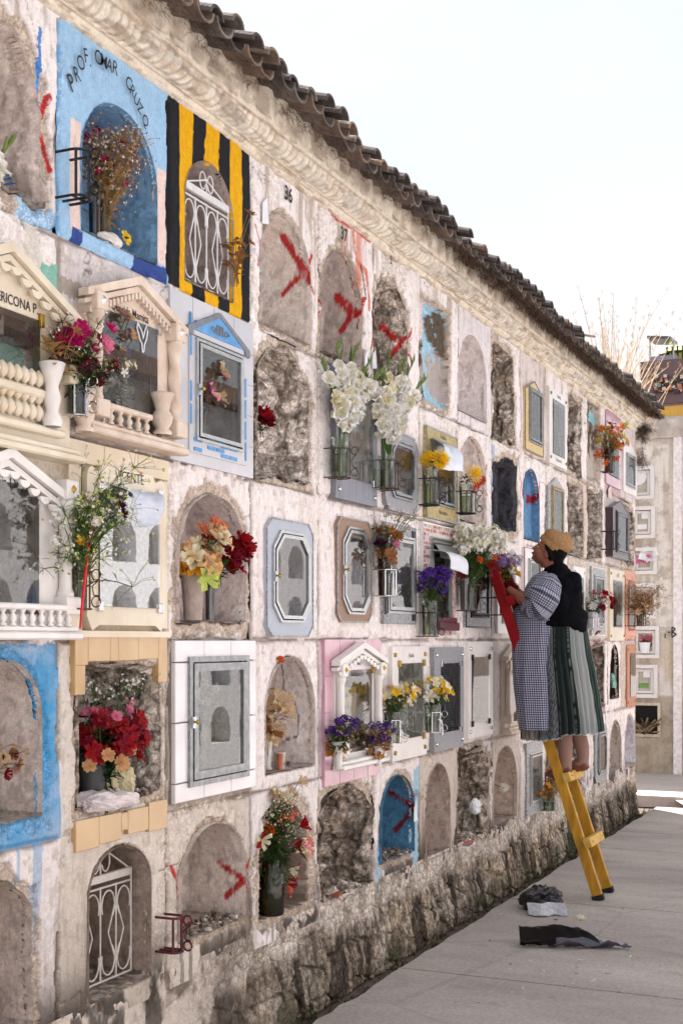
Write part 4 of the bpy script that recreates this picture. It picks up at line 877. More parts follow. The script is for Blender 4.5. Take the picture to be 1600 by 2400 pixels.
def urn(x, y, z, s, m, label, grp=None):
    b = MB(); b.lathe((x, y, z), [(.036*s,0),(.04*s,.012*s),(.026*s,.025*s),(.04*s,.05*s),(.044*s,.075*s),(.028*s,.10*s),(.034*s,.13*s),(.046*s,.155*s),(.048*s,.17*s),(.038*s,.168*s),(.026*s,.12*s),(0,.11*s)], 20)
    return single('stone_urn', b, m, label, 'urn', grp, True)
x_, z_ = P(380, 1020, .06); urn(x_, -.06, z_, .92, M_SAND, 'ribbed sandstone urn at the right foot of the sandstone temple front')
x_, z_ = P(226, 1000, .085); urn(x_-.03, -.055, z_-.02, .85, M_SAND, 'bulbous sandstone urn at the left foot of the sandstone temple front')
# --- cream scalloped front with mirror pane
t = front('marble_headstone', 'cream marble front with scalloped shoulders and a mirror-like pane', 'grave front', (186,371,1080,1478), (213,354,1134,1421), 'scal', M_CREAM, .028, gm=G_MIR, text=['VICENTE'], tsize=.052, clips=M_CHROME, group=GRP)
def clad(px, m, label, nx, parent=None, y=-.006):
    x0, x1, z0, z1 = rp(px); mb = MB(); w = (x1-x0)/nx
    for i in range(nx): mb.box(x0+i*w+.0015, x0+(i+1)*w-.0015, y, .01, z0, z1, 0, .002)
    return mb
# cream wall tiles above/below as part of the niche wall
b = MB()
for r_, nx in [((150,388,1025,1078),3),((0,136,1012,1035),2),((372,385,1128,1474),1),((152,184,1080,1480),1)]:
    x0, x1, z0, z1 = rp(r_)
    w = (x1-x0)/nx
    for i in range(nx): b.box(x0+i*w+.0015, x0+(i+1)*w-.0015, -.016, .01, z0, z1, 0, .002)
x0, x1, z0, z1 = rp((140,385,1478,1488)); b.box(x0, x1, -.03, .0, z0-.008, z1)
o = b.build('wall_tiling', M_TILEC, wall); o['label'] = 'glossy cream tiles round the scalloped marble front'
# tan tiles round the flower niche
b = MB(); RR = random.Random(2)
for xa, xb_, ya, yb in [(167,198,1486,1560),(198,250,1486,1551),(250,269,1486,1550),(269,316,1485,1549),(316,363,1484,1546),(363,384,1483,1600),(167,192,1560,1630)]:
    x0, x1, z0, z1 = rp((xa,xb_,ya,yb)); b.box(x0+.001, x1-.001, -.016, .012, z0, z1, 0, .002)
for xa, xb_, ya, yb in [(169,224,1925,1999),(224,276,1914,1980),(276,292,1906,1948),(292,340,1900,1956),(341,384,1882,1950)]:
    x0, x1, z0, z1 = rp((xa,xb_,ya,yb)); b.box(x0+.001, x1-.001, -.016, .012, z0, z1, 0, .002)
o = b.build('wall_tiling', M_TILET, wall); o['label'] = 'chipped tan tiles round the red flower niche'
# grey tiles behind the blue pediment window
b = MB(); x0, x1, z0, z1 = rp((392,587,672,1075)); nn = 4
for i in range(nn):
    for j in range(5): b.box(x0+(x1-x0)*i/nn+.001, x0+(x1-x0)*(i+1)/nn-.001, -.012, .0, z0+(z1-z0)*j/5+.001, z0+(z1-z0)*(j+1)/5-.001, 0, .0015)
# leave the window bay open by omitting tiles that would cover the pane
b2 = MB(); b2.ring([(x0,z0),(x1,z0),(x1,z1),(x0,z1)], outline(*[rp((450,553,800,1026))[i] for i in (0,1,2,3)]), -.013, .0)
for i in range(1, nn):
    u = x0+(x1-x0)*i/nn
    b2.box(u-.0012, u+.0012, -.0136, -.012, rp((400,500,780,1000))[3], z1, 1)
for j in range(1, 5):
    w = z0+(z1-z0)*j/5; b2.box(x0, x0+.045, -.0136, -.012, w-.0012, w+.0012, 1); b2.box(x1-.05, x1, -.0136, -.012, w-.0012, w+.0012, 1)
o = b2.build('wall_tiling', [M_TILEG, M_GROUT], wall); o['label'] = 'pale grey tiles round the blue edged window'
def bluewin():
    out = (432,570,745,1059); t = front('framed_window', 'white and blue enamelled window front with a small blue pediment on grey tiles', 'grave front', (434,568,765,1058), (450,553,800,1026), 'rect', M_TILEG, .016, door=M_ALU, knob=True, dw=.012, gm=G_CLR, group=GRP)
    x0, x1, z0, z1 = rp((434,568,765,1058)); y = -.021; mb = MB()
    xm = (x0+x1)/2; mb.poly([(x0+.03,z1-.005),(x1-.03,z1-.005),(x1-.05,z1+.035),(xm,z1+.085),(x0+.05,z1+.035)], y-.003, -.01); 
    for i in range(6): mb.poly([(x0+.004,z0+.02+i*.09),(x0+.016,z0+.02+i*.09),(x0+.016,z0+.095+i*.09),(x0+.004,z0+.10+i*.09)], y-.002, y+.004) if i not in (0,3) else None
    for i in range(6): mb.poly([(x1-.016,z0+.02+i*.09),(x1-.004,z0+.02+i*.09),(x1-.004,z0+.10+i*.09),(x1-.016,z0+.095+i*.09)], y-.002, y+.004) if i not in (4,5) else None
    for j in range(4):
        for i in range(6):
            if (i*3+j*2) % 4 < 2:
                u = x0+.03+(i+(.5 if j % 2 else 0))*.072; 
                if u+.06 < x1-.01: mb.box(u, u+.06, y-.003, y+.002, z0+.008+j*.019, z0+.022+j*.019)
    mb.build('blue_trim', M_BLUEP, t)
    mb = MB(); mb.ring([(x0-.02,z1-.03),(x1+.02,z1-.03),(x1+.02,z1+.0),(xm,z1+.105),(x0-.02,z1+.0)], [(x0+.02,z1-.028),(x1-.02,z1-.028),(x1-.02,z1-.01),(xm,z1+.085),(x0+.02,z1-.01)], y-.006, -.01)
    for i in range(5): mb.box(xm-.028+i*.012, xm-.022+i*.012, y-.006, y-.002, z1+.01, z1+.05)
    for s_ in (-1, 1): mb.tube([(xm+s_*(.05+.022*math.cos(k)*(1-k/9)), y-.005, z1+.022+.016*math.sin(k)*(1-k/9)) for k in np.linspace(0, 7, 16)], .003, 5)
    mb.build('pediment_trim', M_GREY, t); return t
bluewin()
front('tiled_headstone', 'white ribbed tile surround with a wide aluminium glass door, brown round knob', 'grave front', (398,589,1500,1886), (434,562,1552,1832), 'rect', M_TILEW, .02, door=M_DALU, dw=.024, gm=G_CLR, tiles=(M_TILEW, 3, 2), knob=True, group=GRP)
front('octagon_window', 'silver octagonal window on a pale blue grey plate', 'grave front', (617,726,1210,1493), (632,714,1246,1453), 'oct', M_PALEB, .012, k=.05, door=M_ALU, dshape='oct', dk=.075, dw=.012, gm=G_CLR, knob=True, trim=(M_PEARL,.006), group=GRP)
front('octagon_window', 'silver octagonal window on a brown plate', 'grave front', (783,864,1208,1458), (795,855,1236,1434), 'oct', M_BROWN, .012, k=.045, door=M_ALU, dshape='oct', dk=.075, dw=.012, gm=G_CLR, knob=True, trim=(M_PEARL,.007), group=GRP)
front('slate_headstone', 'grey slate front with tall pane behind the left gladioli', 'grave front', (776,873,850,1166), (792,862,880,1116), 'rect', M_SLATE, .022, gm=G_DUST, studs=M_CHROME, clips=M_CHROME, group=GRP, poster=(mat('grey_poster', C(150,152,150), .7), ['madre', 'MARIA', 'QDDG', '2003']))
front('octagon_window', 'ribbed dark grey octagonal window behind the right gladioli', 'grave front', (893,970,1000,1192), (906,960,1030,1160), 'oct2', M_GRAN, .018, k=.05, door=M_DALU, dshape='oct', dk=.05, dw=.012, gm=G_CLR, trim=(M_PEARL,.008), group=GRP)
t = front('metal_window', 'silver window with rope edging and black corner blocks', 'grave front', (891,967,1222,1462), (901,960,1256,1432), 'rect', M_PEARL, .014, door=M_ALU, dw=.014, gm=G_CLR, trim=(M_DALU,.008), group=GRP)
x0, x1, z0, z1 = rp((891,967,1222,1462)); b = MB(); b.box(x1-.03, x1-.012, -.026, -.012, z0+.06, z1-.06); b.box(x0+.01, x0+.03, -.026, -.012, z0+.05, z0+.17)
for j in range(2): b.box(x1-.06, x1-.02, -.025, -.012, (z1-.07 if j else z0+.02), (z1-.02 if j else z0+.06))
b.build('black_inlay', M_BLACK, t)
t = front('gilt_window', 'old gold embossed window front behind the yellow chrysanthemum', 'grave front', (992,1064,996,1212), (1006,1054,1030,1178), 'rect', M_GOLD, .016, door=M_DALU, dw=.01, gm=G_CLR, trim=(M_PEARL,.01), text=['Familia', 'Recuerdo'], tsize=.04, group=GRP)
# mosaic
t = front('mosaic_headstone', 'window front framed in red, orange and white mosaic chips with a bent metal awning', 'grave front', (986,1063,1222,1488), (1003,1049,1262,1462), 'rect', M_TILEW, .01, door=M_ALU, dw=.012, gm=G_CLR, group=GRP)
x0, x1, z0, z1 = rp((986,1063,1222,1488)); a, b_, c_, d_ = rp((1001,1052,1248,1475)); b = MB(); RR = random.Random(8)
for j in range(int((z1-z0)/.026)):
    for i in range(int((x1-x0)/.016)):
        u = x0+i*.016+.008; w = z0+j*.026+.013
        if a-.004 < u < b_+.004 and c_-.004 < w < d_+.004: continue
        hw = .006*RR.uniform(.7,1); hh = .011*RR.uniform(.7,1); sk = RR.uniform(-.004,.004)
        b.add([(u-hw-sk,-.0185,w-hh),(u+hw-sk,-.0185,w-hh),(u+hw+sk,-.0185,w+hh),(u-hw+sk,-.0185,w+hh)], [(0,1,2,3)], RR.choice([0,0,1,2,2,3]))
b.build('mosaic', [mat('red_chip', C(176,60,44), .4), mat('orange_chip', C(214,140,106), .4), mat('pale_chip', C(222,196,184), .4), mat('slate_chip', C(110,110,124), .4)], t)
b = MB(); x0, x1, z0, z1 = rp((1001,1051,1272,1300)); n = 10
for k_ in range(n):
    w0 = k_/n*PI*.5; w1 = (k_+1)/n*PI*.5; b.add([(x0,-.02-.06*math.sin(w0),z1-.09*(1-math.cos(w0))),(x1,-.02-.06*math.sin(w0),z1-.09*(1-math.cos(w0))),(x1,-.02-.06*math.sin(w1),z1-.09*(1-math.cos(w1))),(x0,-.02-.06*math.sin(w1),z1-.09*(1-math.cos(w1)))], [(0,1,2,3)])
b.build('metal_awning', M_ALU, t, True)
b = MB(); x0, x1, z0, z1 = rp((1004,1050,1455,1470)); b.box(x0, x1, -.075, -.02, z0-.02, z0+.03, 0, .004); b.box(x0+.02, x1-.0, -.06, -.02, z0+.03, z0+.06, 0, .004); b.build('red_ledge', mat('maroon_stone', C(92,44,50), .3, var=.3, coat=.4), t)
t = front('metal_window', 'black and silver floral window below the white statice', 'grave front', (1085,1145,1285,1471), (1097,1136,1310,1444), 'rect', M_PEARL, .014, door=M_BLACK, dw=.012, gm=G_CLR, trim=(M_BLACK,.009), group=GRP)
# --- row 4
t = thing('pink_headstone', 'pink tiled front with a little white marble temple and arched verse pane', 'grave front', (P(820,1500)[0], 0, P(755,1845)[1]), GRP)
x0, x1, z0, z1 = rp((755,886,1499,1845)); a, b_, c_, d_ = rp((776,886,1512,1806)); b = MB()
b.ring([(x0,z0),(x1,z0),(x1,z1),(x0,z1)], [(a+.03,c_+.05),(b_-.09,c_+.05),(b_-.09,d_-.14),(a+.03,d_-.14)], -.014, .01, 0)
for i in range(1, 4):
    u = x0+(x1-x0)*i/4; b.box(u-.0015, u+.0015, -.0148, -.012, z1-.075, z1, 1); b.box(u-.0015, u+.0015, -.0148, -.012, z0, z0+.07, 1)
for j in range(1, 4):
    w = z0+(z1-z0)*j/4; b.box(x0, x0+.07, -.0148, -.012, w-.0015, w+.0015, 1)
b.build('tile_surround', [M_PINK, M_GROUT], t)
tm = temple('temple_headstone', 'white marble temple with scalloped gable set in pink tiles', (774,876,1520,1806), (792,862,1572,1768), M_WHITE, .085, text='Emilio', tsize=.042, twist=False, studs=M_BRASS, gm=G_CLR, colr=.02, teeth=False, bal=False, y0=.022)
verse(tm, ['Familia', 'q de fe', 'Hijos'], P(833,1600)[0], P(792,1640)[1], .06, .04, .06, .3, .34, mat('golden_poster', C(206,180,120), .7))
front('marble_headstone', 'white marble front with four brass studs behind yellow alstroemeria', 'grave front', (908,989,1516,1786), (923,980,1556,1735), 'rect', M_WHITE, .024, gm=G_DUST, studs=M_BRASS, clips=M_BRASS, text=['Familia'], tsize=.035, group=GRP, poster=(M_PAPER, ['Siempre', 'estaras', 'en mi']))
front('granite_headstone', 'speckled grey granite front with chrome studs and dark pane', 'grave front', (1006,1076,1518,1764), (1022,1066,1556,1718), 'rect', M_GRAN, .026, gm=G_DARK, studs=M_CHROME, clips=M_CHROME, group=GRP)
front('marble_headstone', 'white marble front with chrome studs right of the granite one', 'grave front', (1088,1146,1504,1733), (1096,1136,1541,1697), 'rect', M_WHITE, .022, gm=G_CLR, studs=M_CHROME, clips=M_BLACK, group=GRP)
t = temple('temple_headstone', 'tan and white temple front half hidden behind the ladder', (1172,1212,1516,1722), (1182,1204,1560,1695), M_SAND, .09, twist=False, teeth=False, bal=False, colr=.018, gm=G_CLR)
# --- row 3 right
front('marble_headstone', 'pale marble front behind the top of the ladder', 'grave front', (1158,1206,1290,1485), (1168,1200,1330,1462), 'rect', M_WHITE, .02, gm=G_CLR, group=GRP)
front('framed_window', 'white framed window with red stripe in front of the face of the woman', 'grave front', (1222,1264,1282,1482), (1232,1258,1312,1460), 'rect', M_WHITE, .016, door=M_ALU, dw=.012, gm=G_CLR, trim=(mat('red_paint_trim', C(150,60,60), .6), .004), group=GRP)
front('framed_window', 'plain glazed front hidden behind the head of the woman', 'grave front', (1278,1318,1300,1485), (1288,1312,1330,1470), 'rect', M_TILEG, .014, door=M_ALU, gm=G_CLR, group=GRP)
front('marble_headstone', 'studded marble front beside the shawl of the woman', 'grave front', (1338,1366,1326,1485), (1342,1362,1352,1470), 'rect', M_WHITE, .016, studs=M_CHROME, gm=G_CLR, group=GRP)
front('framed_window', 'silver arched window with scalloped lettering above the tin of flowers', 'grave front', (1381,1413,1327,1490), (1387,1408,1350,1466), 'rect', M_PEARL, .014, door=M_ALU, dw=.012, gm=G_CLR, trim=(M_WHITE,.008), group=GRP)
front('marble_headstone', 'cream marble front with brass studs, fourth from the far end', 'grave front', (1424,1458,1332,1502), (1432,1453,1360,1470), 'rect', M_CREAM, .016, studs=M_BRASS, gm=G_CLR, text=['JULIO'], tsize=.05, group=GRP)
front('octagon_window', 'dark octagonal window on salmon plaster at the far end', 'grave front', (1462,1486,1352,1490), (1467,1483,1362,1476), 'rect', M_SALM, .012, door=M_WOODR, dshape='oct', dk=.05, gm=G_CLR, group=GRP)
front('framed_window', 'glazed front hidden behind the apron', 'grave front', (1225,1262,1515,1700), (1232,1256,1540,1685), 'rect', M_WHITE, .014, gm=G_CLR, group=GRP)
front('framed_window', 'glazed front hidden behind the skirt', 'grave front', (1278,1318,1512,1700), (1288,1312,1540,1680), 'rect', M_WHITE, .014, gm=G_CLR, group=GRP)
front('framed_window', 'narrow window with terracotta panels and dark glass at the far end', 'grave front', (1465,1486,1512,1658), (1472,1484,1532,1634), 'rect', M_WOODR, .014, studs=M_BRASS, gm=G_DARK, group=GRP)
# --- row 1, 2 right
front('gabled_window', 'mustard and grey house shaped window under the eave', 'grave front', (1224,1267,879,1053), (1233,1261,908,1031), 'gable', mat('mustard_relief', C(196,160,84), .5, scale=60, col2=C(222,200,150), bump=.4), .016, apex=.09, door=M_DALU, dw=.012, gm=G_CLR, trim=(M_GREY,.008), group=GRP)
front('marble_headstone', 'white marble front with brass studs and verse pane, top row', 'grave front', (1280,1321,905,1083), (1288,1316,934,1062), 'rect', M_WHITE, .02, gm=G_DUST, studs=M_BRASS, text=['Familia', 'Recuerdo'], tsize=.045, group=GRP, poster=(mat('grey_poster', C(150,152,150), .7), ['con amor', 'para ti', 'mamita']))
front('gabled_window', 'pointed window with aged gold relief in its gable', 'grave front', (1279,1318,1110,1285), (1287,1312,1140,1272), 'gable', M_PEARL, .014, apex=.09, door=mat('aged_gold', C(170,146,110), .5, .3, var=.3), dw=.01, gm=G_DUST, group=GRP)
front('tiled_headstone', 'pink tiled front behind the orange bouquet in the top row', 'grave front', (1416,1451,955,1133), (1424,1446,1010,1112), 'rect', M_PINK, .014, gm=G_CLR, tiles=(M_PINK, 3, 3), group=GRP)
front('gabled_window', 'white framed pointed window at the far top corner', 'grave front', (1456,1487,1028,1150), (1462,1481,1062,1136), 'gable', M_WHITE, .016, apex=.08, door=M_ALU, dw=.012, gm=G_CLR, group=GRP)
t = front('gabled_window', 'dark varnished house shaped cabinet with grey gable, second row', 'grave front', (1419,1458,1166,1305), (1428,1452,1200,1292), 'gable', M_DPUR, .06, apex=.09, door=M_DPUR, dw=.014, gm=G_CLR, trim=(M_GREY,.014), group=GRP)
front('octagon_window', 'pewter octagonal window low on the wall behind the ladder', 'grave front', (1390,1418,1703,1838), (1396,1414,1722,1815), 'oct', M_DALU, .014, k=.05, door=M_DALU, dshape='oct', dk=.05, dw=.014, gm=G_CLR, group=GRP)
front('metal_window', 'tarnished silver window with floral corners just above the stone footing', 'grave front', (1229,1266,1744,1916), (1236,1262,1770,1886), 'rect', M_PEARL, .014, door=M_ALU, dw=.012, gm=G_DUST, group=GRP)
# --- scrolled iron grilles ------------------------------------------
def grille(label, x0, x1, z0, zs, z1, y, m):
    t = thing('iron_grille', label, 'grille', ((x0+x1)/2, y, z0), 'scrolled iron grilles'); w = x1-x0; xm = (x0+x1)/2; r = .0042
    b = MB(); b.box(x0, x1, y-.008, y+.008, zs-.015, zs+.015, 0, .003); b.tube([(x0,y,z0),(x0,y,zs)], r); b.tube([(x1,y,z0),(x1,y,zs)], r); b.tube([(x0,y,z0),(x1,y,z0)], r); b.tube([(x0,y,zs-.035),(x1,y,zs-.035)], r); b.build('frame', m, t)
    b = MB()
    for i in (1,2,3): b.tube([(x0+w*i/4,y,z0),(x0+w*i/4,y,zs-.03)], r*.9)
    b.tube([(xm,y,zs),(xm,y,z1)], r*.9); b.tube([(x0+.01,y,zs+.01),(xm,y,z1),(x1-.01,y,zs+.01)], r*.9); b.build('bars', m, t)
    hh = zs-.035-z0; b = None
    def scroll(cx, zb, zt, s_):   # a C curl at the top, a diagonal, a curl at the foot
        b = MB(); R_ = w*.105; p = []
        for k in np.linspace(-PI*.25, PI*1.15, 12): p.append((cx+s_*(R_*math.cos(k)-0), y, zt-R_*1.35+R_*1.35*math.sin(k)))
        b.tube(p[::-1], r*.8, 5)
        p = [(cx+s_*R_*math.cos(k), y, zb+R_*1.4-R_*1.4*math.sin(k)) for k in np.linspace(-PI*.3, PI*1.1, 12)]; b.tube(p, r*.8, 5)
        b.tube([(cx+s_*R_, y, zt-R_*1.35),(cx, y, (zb+zt)/2),(cx+s_*R_, y, zb+R_*1.4)], r*.8, 5); b.build('scroll', m, t)
    zmid = z0+hh*.5
    for i, s_ in ((0,1),(1,-1),(2,1),(3,-1)): scroll(x0+w*(i+.5)/4, z0+.015, zs-.05, s_)
    for s_ in (-1, 1): b = MB(); b.tube([(xm+s_*(w*.085+w*.065*math.cos(k)), y, zs+.022+w*.10*math.sin(k)+w*.10) for k in np.linspace(-PI*.9, PI*.95, 12)], r*.8, 5); b.build('crest_scroll', m, t)
    return t
M_WIRON = mat('white_painted_iron', C(206,204,206), .45, .2, scale=30, col2=C(226,224,224)); M_WIRON2 = mat('rust_flecked_iron', C(206,200,196), .5, .2, scale=45, col2=C(196,186,178), bump=.3)
x0, x1, z0, z1 = rp((433,543,378,652), 0); grille('white scrolled iron grille in the striped niche', x0+.01, x1-.012, z0+.005, P(434,425)[1], z1-.01, .012, M_WIRON)
x0, x1, z0, z1 = rp((207,353,1992,2345), 0); grille('rust flecked white scrolled grille in the bottom row', x0-.02, x1-.02, z0+.01, P(207,2085)[1], z1-.02, .075, M_WIRON2)
# ================================================================== FLOWERS, VASES, HOLDERS
def basis(d):
    d = Vector(d).normalized(); a = d.orthogonal().normalized(); return d, a, d.cross(a)
def star(mb, p, d, r, n=6, mi=0, w=None, cup=.35, R=random, mi2=None, jit=.15):
    d, a, b = basis(d); w = w or r*.45; o = R.uniform(0, PI)
    for i in range(n):
        t = o+2*PI*i/n+R.uniform(-jit, jit); e = a*math.cos(t)+b*math.sin(t); s = d.cross(e); rr = r*R.uniform(.85, 1.12); c = cup+R.uniform(-.12, .12); tw = R.uniform(-.15, .15); vs = [p-s*w*.1, p+s*w*.1]
        for q, ww, up in ((.35,.72,.85),(.72,.95,1.15)):
            m = p+e*rr*q+d*rr*c*up*q*1.1; vs += [m-s*w*.5*ww+d*(tw+.10)*w, m-d*w*.12, m+s*w*.5*ww+d*(.10-tw)*w]
        vs.append(p+e*rr+d*rr*c*R.uniform(.45, .9)); q = mi if (mi2 is None or R.random() < .7) else mi2
        mb.add(vs, [(0,3,2),(0,1,3),(1,4,3),(2,3,6,5),(3,4,7,6),(5,6,8),(6,7,8)], q)
def rose(mb, p, d, r, mi=0, mi2=0, R=random):
    d, a, b = basis(d)
    for lay, (n, rr, up) in enumerate(((5, 1.0, .25), (5, .78, .55), (4, .52, .8), (3, .28, .95))):
        for i in range(n):
            t = 2*PI*(i+lay*.4)/n+R.uniform(-.2, .2); e = a*math.cos(t)+b*math.sin(t); s = d.cross(e); w = r*rr*.8
            b0 = p+d*r*.05; m1 = p+e*r*rr*.8+d*r*up*.55; tp = p+e*r*rr*1.02+d*r*(up+.12)
            mb.add([b0-s*w*.2, b0+s*w*.2, m1+s*w*.6, m1-s*w*.6, tp+s*w*.35+e*r*.1, tp-s*w*.35+e*r*.1, tp+d*r*.03], [(0,1,2,3),(3,2,4,6),(3,6,5)], mi if lay < 2 or R.random() < .6 else mi2)
def mum(mb, p, d, r, mi=0, mi2=0, R=random, n=90):
    d, a, b = basis(d)
    for i in range(n):
        u = (i+.5)/n; th = math.acos(1-u*1.35); ph = i*2.39996; e = (a*math.cos(ph)+b*math.sin(ph))*math.sin(th)+d*math.cos(th)
        rr = r*R.uniform(.85, 1.12); s = e.cross(d); s = (s.normalized() if s.length > .01 else a)*r*.055; c = d*r*.1
        mb.add([p+e*rr*.2-s*.5, p+e*rr*.2+s*.5, p+e*rr*.75+s+c, p+e*rr*.75-s+c, p+e*rr+c*.4], [(0,1,2,3),(3,2,4)], mi if R.random() < .7 else mi2)
def cluster(mb, p, r, n, s, mi=0, mi2=None, R=random, sq=1.0, flat=.8):
    for _ in range(n):
        v = Vector((R.gauss(0,1), R.gauss(0,1), R.gauss(0,1))).normalized(); v = v*r*R.uniform(.55,1.0); v.z *= flat
        star(mb, p+v, v+Vector((0,-.3*r,.2*r)), s*R.uniform(.7,1.3), 5, mi if mi2 is None or R.random() < .65 else mi2, s*.7, .2, R)
def leaf(mb, p, d, l, w, mi=0, R=random, droop=.3):
    d = Vector(d).normalized(); s = d.cross(Vector((0,0,1))); s = s.normalized() if s.length > .05 else Vector((1,0,0)); s = (s+Vector((R.uniform(-.5,.5),R.uniform(-.5,.5),R.uniform(-.4,.4)))).normalized()
    m = p+d*l*.45; e = p+d*l+Vector((0,0,-droop*l)); mb.add([p, m-s*w*.5, m+s*w*.5, e, m+Vector((0,0,-w*.15))], [(0,1,4),(0,4,2),(4,1,3),(4,3,2)], mi)
def bez(a, b, c, n=6): return [a*(1-t)**2+b*2*t*(1-t)+c*t*t for t in [i/(n-1) for i in range(n)]]
G1 = petal('stem_green', C(78,104,50), .3); G2 = petal('leaf_green', C(62,84,42), .3); G3 = petal('pale_stem_green', C(128,146,84), .25); DRY = petal('dry_stem', C(146,116,78), .3, .2); DRY2 = petal('dry_leaf', C(176,142,92), .3, .3); DKG = petal('dark_leaf', C(36,58,34), .3)
FW = {}
def fc(n, *c): 
    if n not in FW: FW[n] = petal('petal_'+n, C(*c), .14, .3)
    return FW[n]
fc('white',236,234,228); fc('cream',230,222,190); fc('yellow',244,200,30); fc('gold',214,146,28); fc('orange',214,104,34); fc('peach',224,180,134); fc('salmon',226,128,96); fc('red',152,12,22); fc('crimson',126,12,38); fc('dkred',104,14,26); fc('magenta',196,30,110); fc('pink',230,140,170); fc('violet',92,48,150); fc('purple',70,40,120); fc('lilac',170,140,190); fc('plum',70,26,48); fc('dusty',176,140,130); fc('brown',150,100,62); fc('tan',204,176,140); fc('rust',176,80,40); fc('lime',200,214,110)
def bouquet(label, mouth, H, Rr, stems, spec, seed=0, below=.12, lean=(0,-.25,0), dry=False, leaves=14, leafmat=None, name='bouquet', group=None, stemr=.0022, droop=.0, cat='flowers', flat=.0, ll=.06, lw=.016):
    """spec: list of (kind, count, size, mats, height range 0-1, radius range 0-1)"""
    R = random.Random(seed); root = thing(name, label, cat, tuple(mouth-Vector((0,0,below))), group); mouth = Vector(mouth); sm = DRY if dry else G1; lm = leafmat or (DRY2 if dry else G2)
    mats = []; 
    for s in spec:
        for m in s[3]:
            if FW[m] not in mats: mats.append(FW[m])
    st = MB(); fl = MB(); lf = MB(); ln = Vector(lean)
    def tipat(h, rr):
        a = R.uniform(0, 2*PI); return mouth+Vector((math.cos(a)*rr*Rr, math.sin(a)*rr*Rr*(1-flat), 0))+ln*H*h+Vector((0,0,H*h-droop*rr*rr))
    for kind, cnt, size, ms, hr, rrg in spec:
        cnt = cnt if cnt <= 3 else int(cnt*1.5); size = size*(1.12 if cnt > 3 else 1)
        mi = [mats.index(FW[m]) for m in ms]
        for i in range(cnt):
            h = R.uniform(*hr); rr = math.sqrt(R.uniform(rrg[0]**2, rrg[1]**2)); tip = tipat(h, rr); base = mouth+Vector((R.uniform(-.02,.02), R.uniform(-.02,.02), -below*R.uniform(.6,1)))
            mid = mouth+Vector(((tip-mouth).x*.25, (tip-mouth).y*.25, (tip-mouth).z*.55)); ps = bez(base, mid, tip, 6); 
            if kind not in ('leaf',): st.tube(ps, [stemr*1.2, stemr*1.1, stemr, stemr*.9, stemr*.8, stemr*.7], 4, 0 if R.random() < .7 or dry else 0)
            d = (tip-mid).normalized()+Vector((R.uniform(-.5,.5), R.uniform(-.8,.1), R.uniform(-.2,.4))); s = size*R.uniform(.8,1.2); q = R.choice(mi); q2 = R.choice(mi)
            if kind == 'star': star(fl, tip, d, s, 6, q, s*.6, .45, R, q2)
            elif kind == 'daisy': star(fl, tip, d, s, 14, q, s*.28, .1, R); fl.lathe(tip, [(s*.25,0),(s*.2,s*.1),(0,s*.14)], 6, q2)
            elif kind == 'rose': rose(fl, tip, d, s, q, q2, R)
            elif kind == 'mum': mum(fl, tip, d, s, q, q2, R)
            elif kind == 'cluster': cluster(fl, tip, s, 20, s*.34, q, q2, R)
            elif kind == 'spray':
                for _ in range(12):
                    v = Vector((R.gauss(0,1), R.gauss(0,1), R.gauss(0,.8)))*s*.6; st.tube([tip-(tip-mid)*.12, tip+v], stemr*.35, 3, 0, False); star(fl, tip+v, v+Vector((0,-.01,.01)), s*.13, 5, R.choice(mi), s*.1, .3, R)
            elif kind == 'bell':   # lily seen from the side
                star(fl, tip, d+Vector((0,-.4,-.1)), s, 6, q, s*.5, 1.0, R, q2)
            elif kind == 'wisp':
                for _ in range(9):
                    v = Vector((R.gauss(0,1), R.gauss(0,1), R.gauss(0,1)))*s; p_ = tip+v; st.tube([tip, tip+v*.5+Vector((0,0,.2*s)), p_], stemr*.3, 3, 0, False); cluster(fl, p_, s*.15, 3, s*.10, q, q2, R)
            for _ in range(leaves//8+1):
                if R.random() < .6:
                    k = R.uniform(.35,.9); p_ = ps[int(k*5)]; leaf(lf, p_, Vector((R.uniform(-1,1), R.uniform(-1,.6), R.uniform(-.2,.8))), ll*R.uniform(.6,1.3), lw*R.uniform(.7,1.3), 0, R)
    for _ in range(leaves):
        a = R.uniform(0, 2*PI); p_ = mouth+Vector((R.uniform(-.3,.3)*Rr, R.uniform(-.3,.3)*Rr, R.uniform(0,.5)*H)); leaf(lf, p_, Vector((math.cos(a), math.sin(a)*.8-.2, R.uniform(0,.8))), ll*R.uniform(.8,1.5), lw*R.uniform(.8,1.4), 0, R)
    if fl.v: fl.build('blossoms', mats, root)
    if st.v: st.build('stems', sm if dry else [G1, G3], root)
    if lf.v: lf.build('leaves', lm, root)
    return root
V_GL = glass('vase_glass', (.86,.92,.88), 1.6, .03, .1, .06, (.5,.55,.5)); V_AMB = glass('amber_glass', (.34,.10,.03), 1.6, .03, .1, .08, (.2,.06,.02)); V_GRN = glass('olive_jar_glass', (.42,.40,.22), 1.6, .04, .1, .15, (.10,.09,.05)); WATER = glass('murky_water', (.72,.76,.6), 1.15, .1, .05, .10, (.3,.34,.22))
V_DKGL = glass('dark_fluted_glass', (.42,.42,.44), 2.0, .03, .05, .1, (.1,.1,.1))
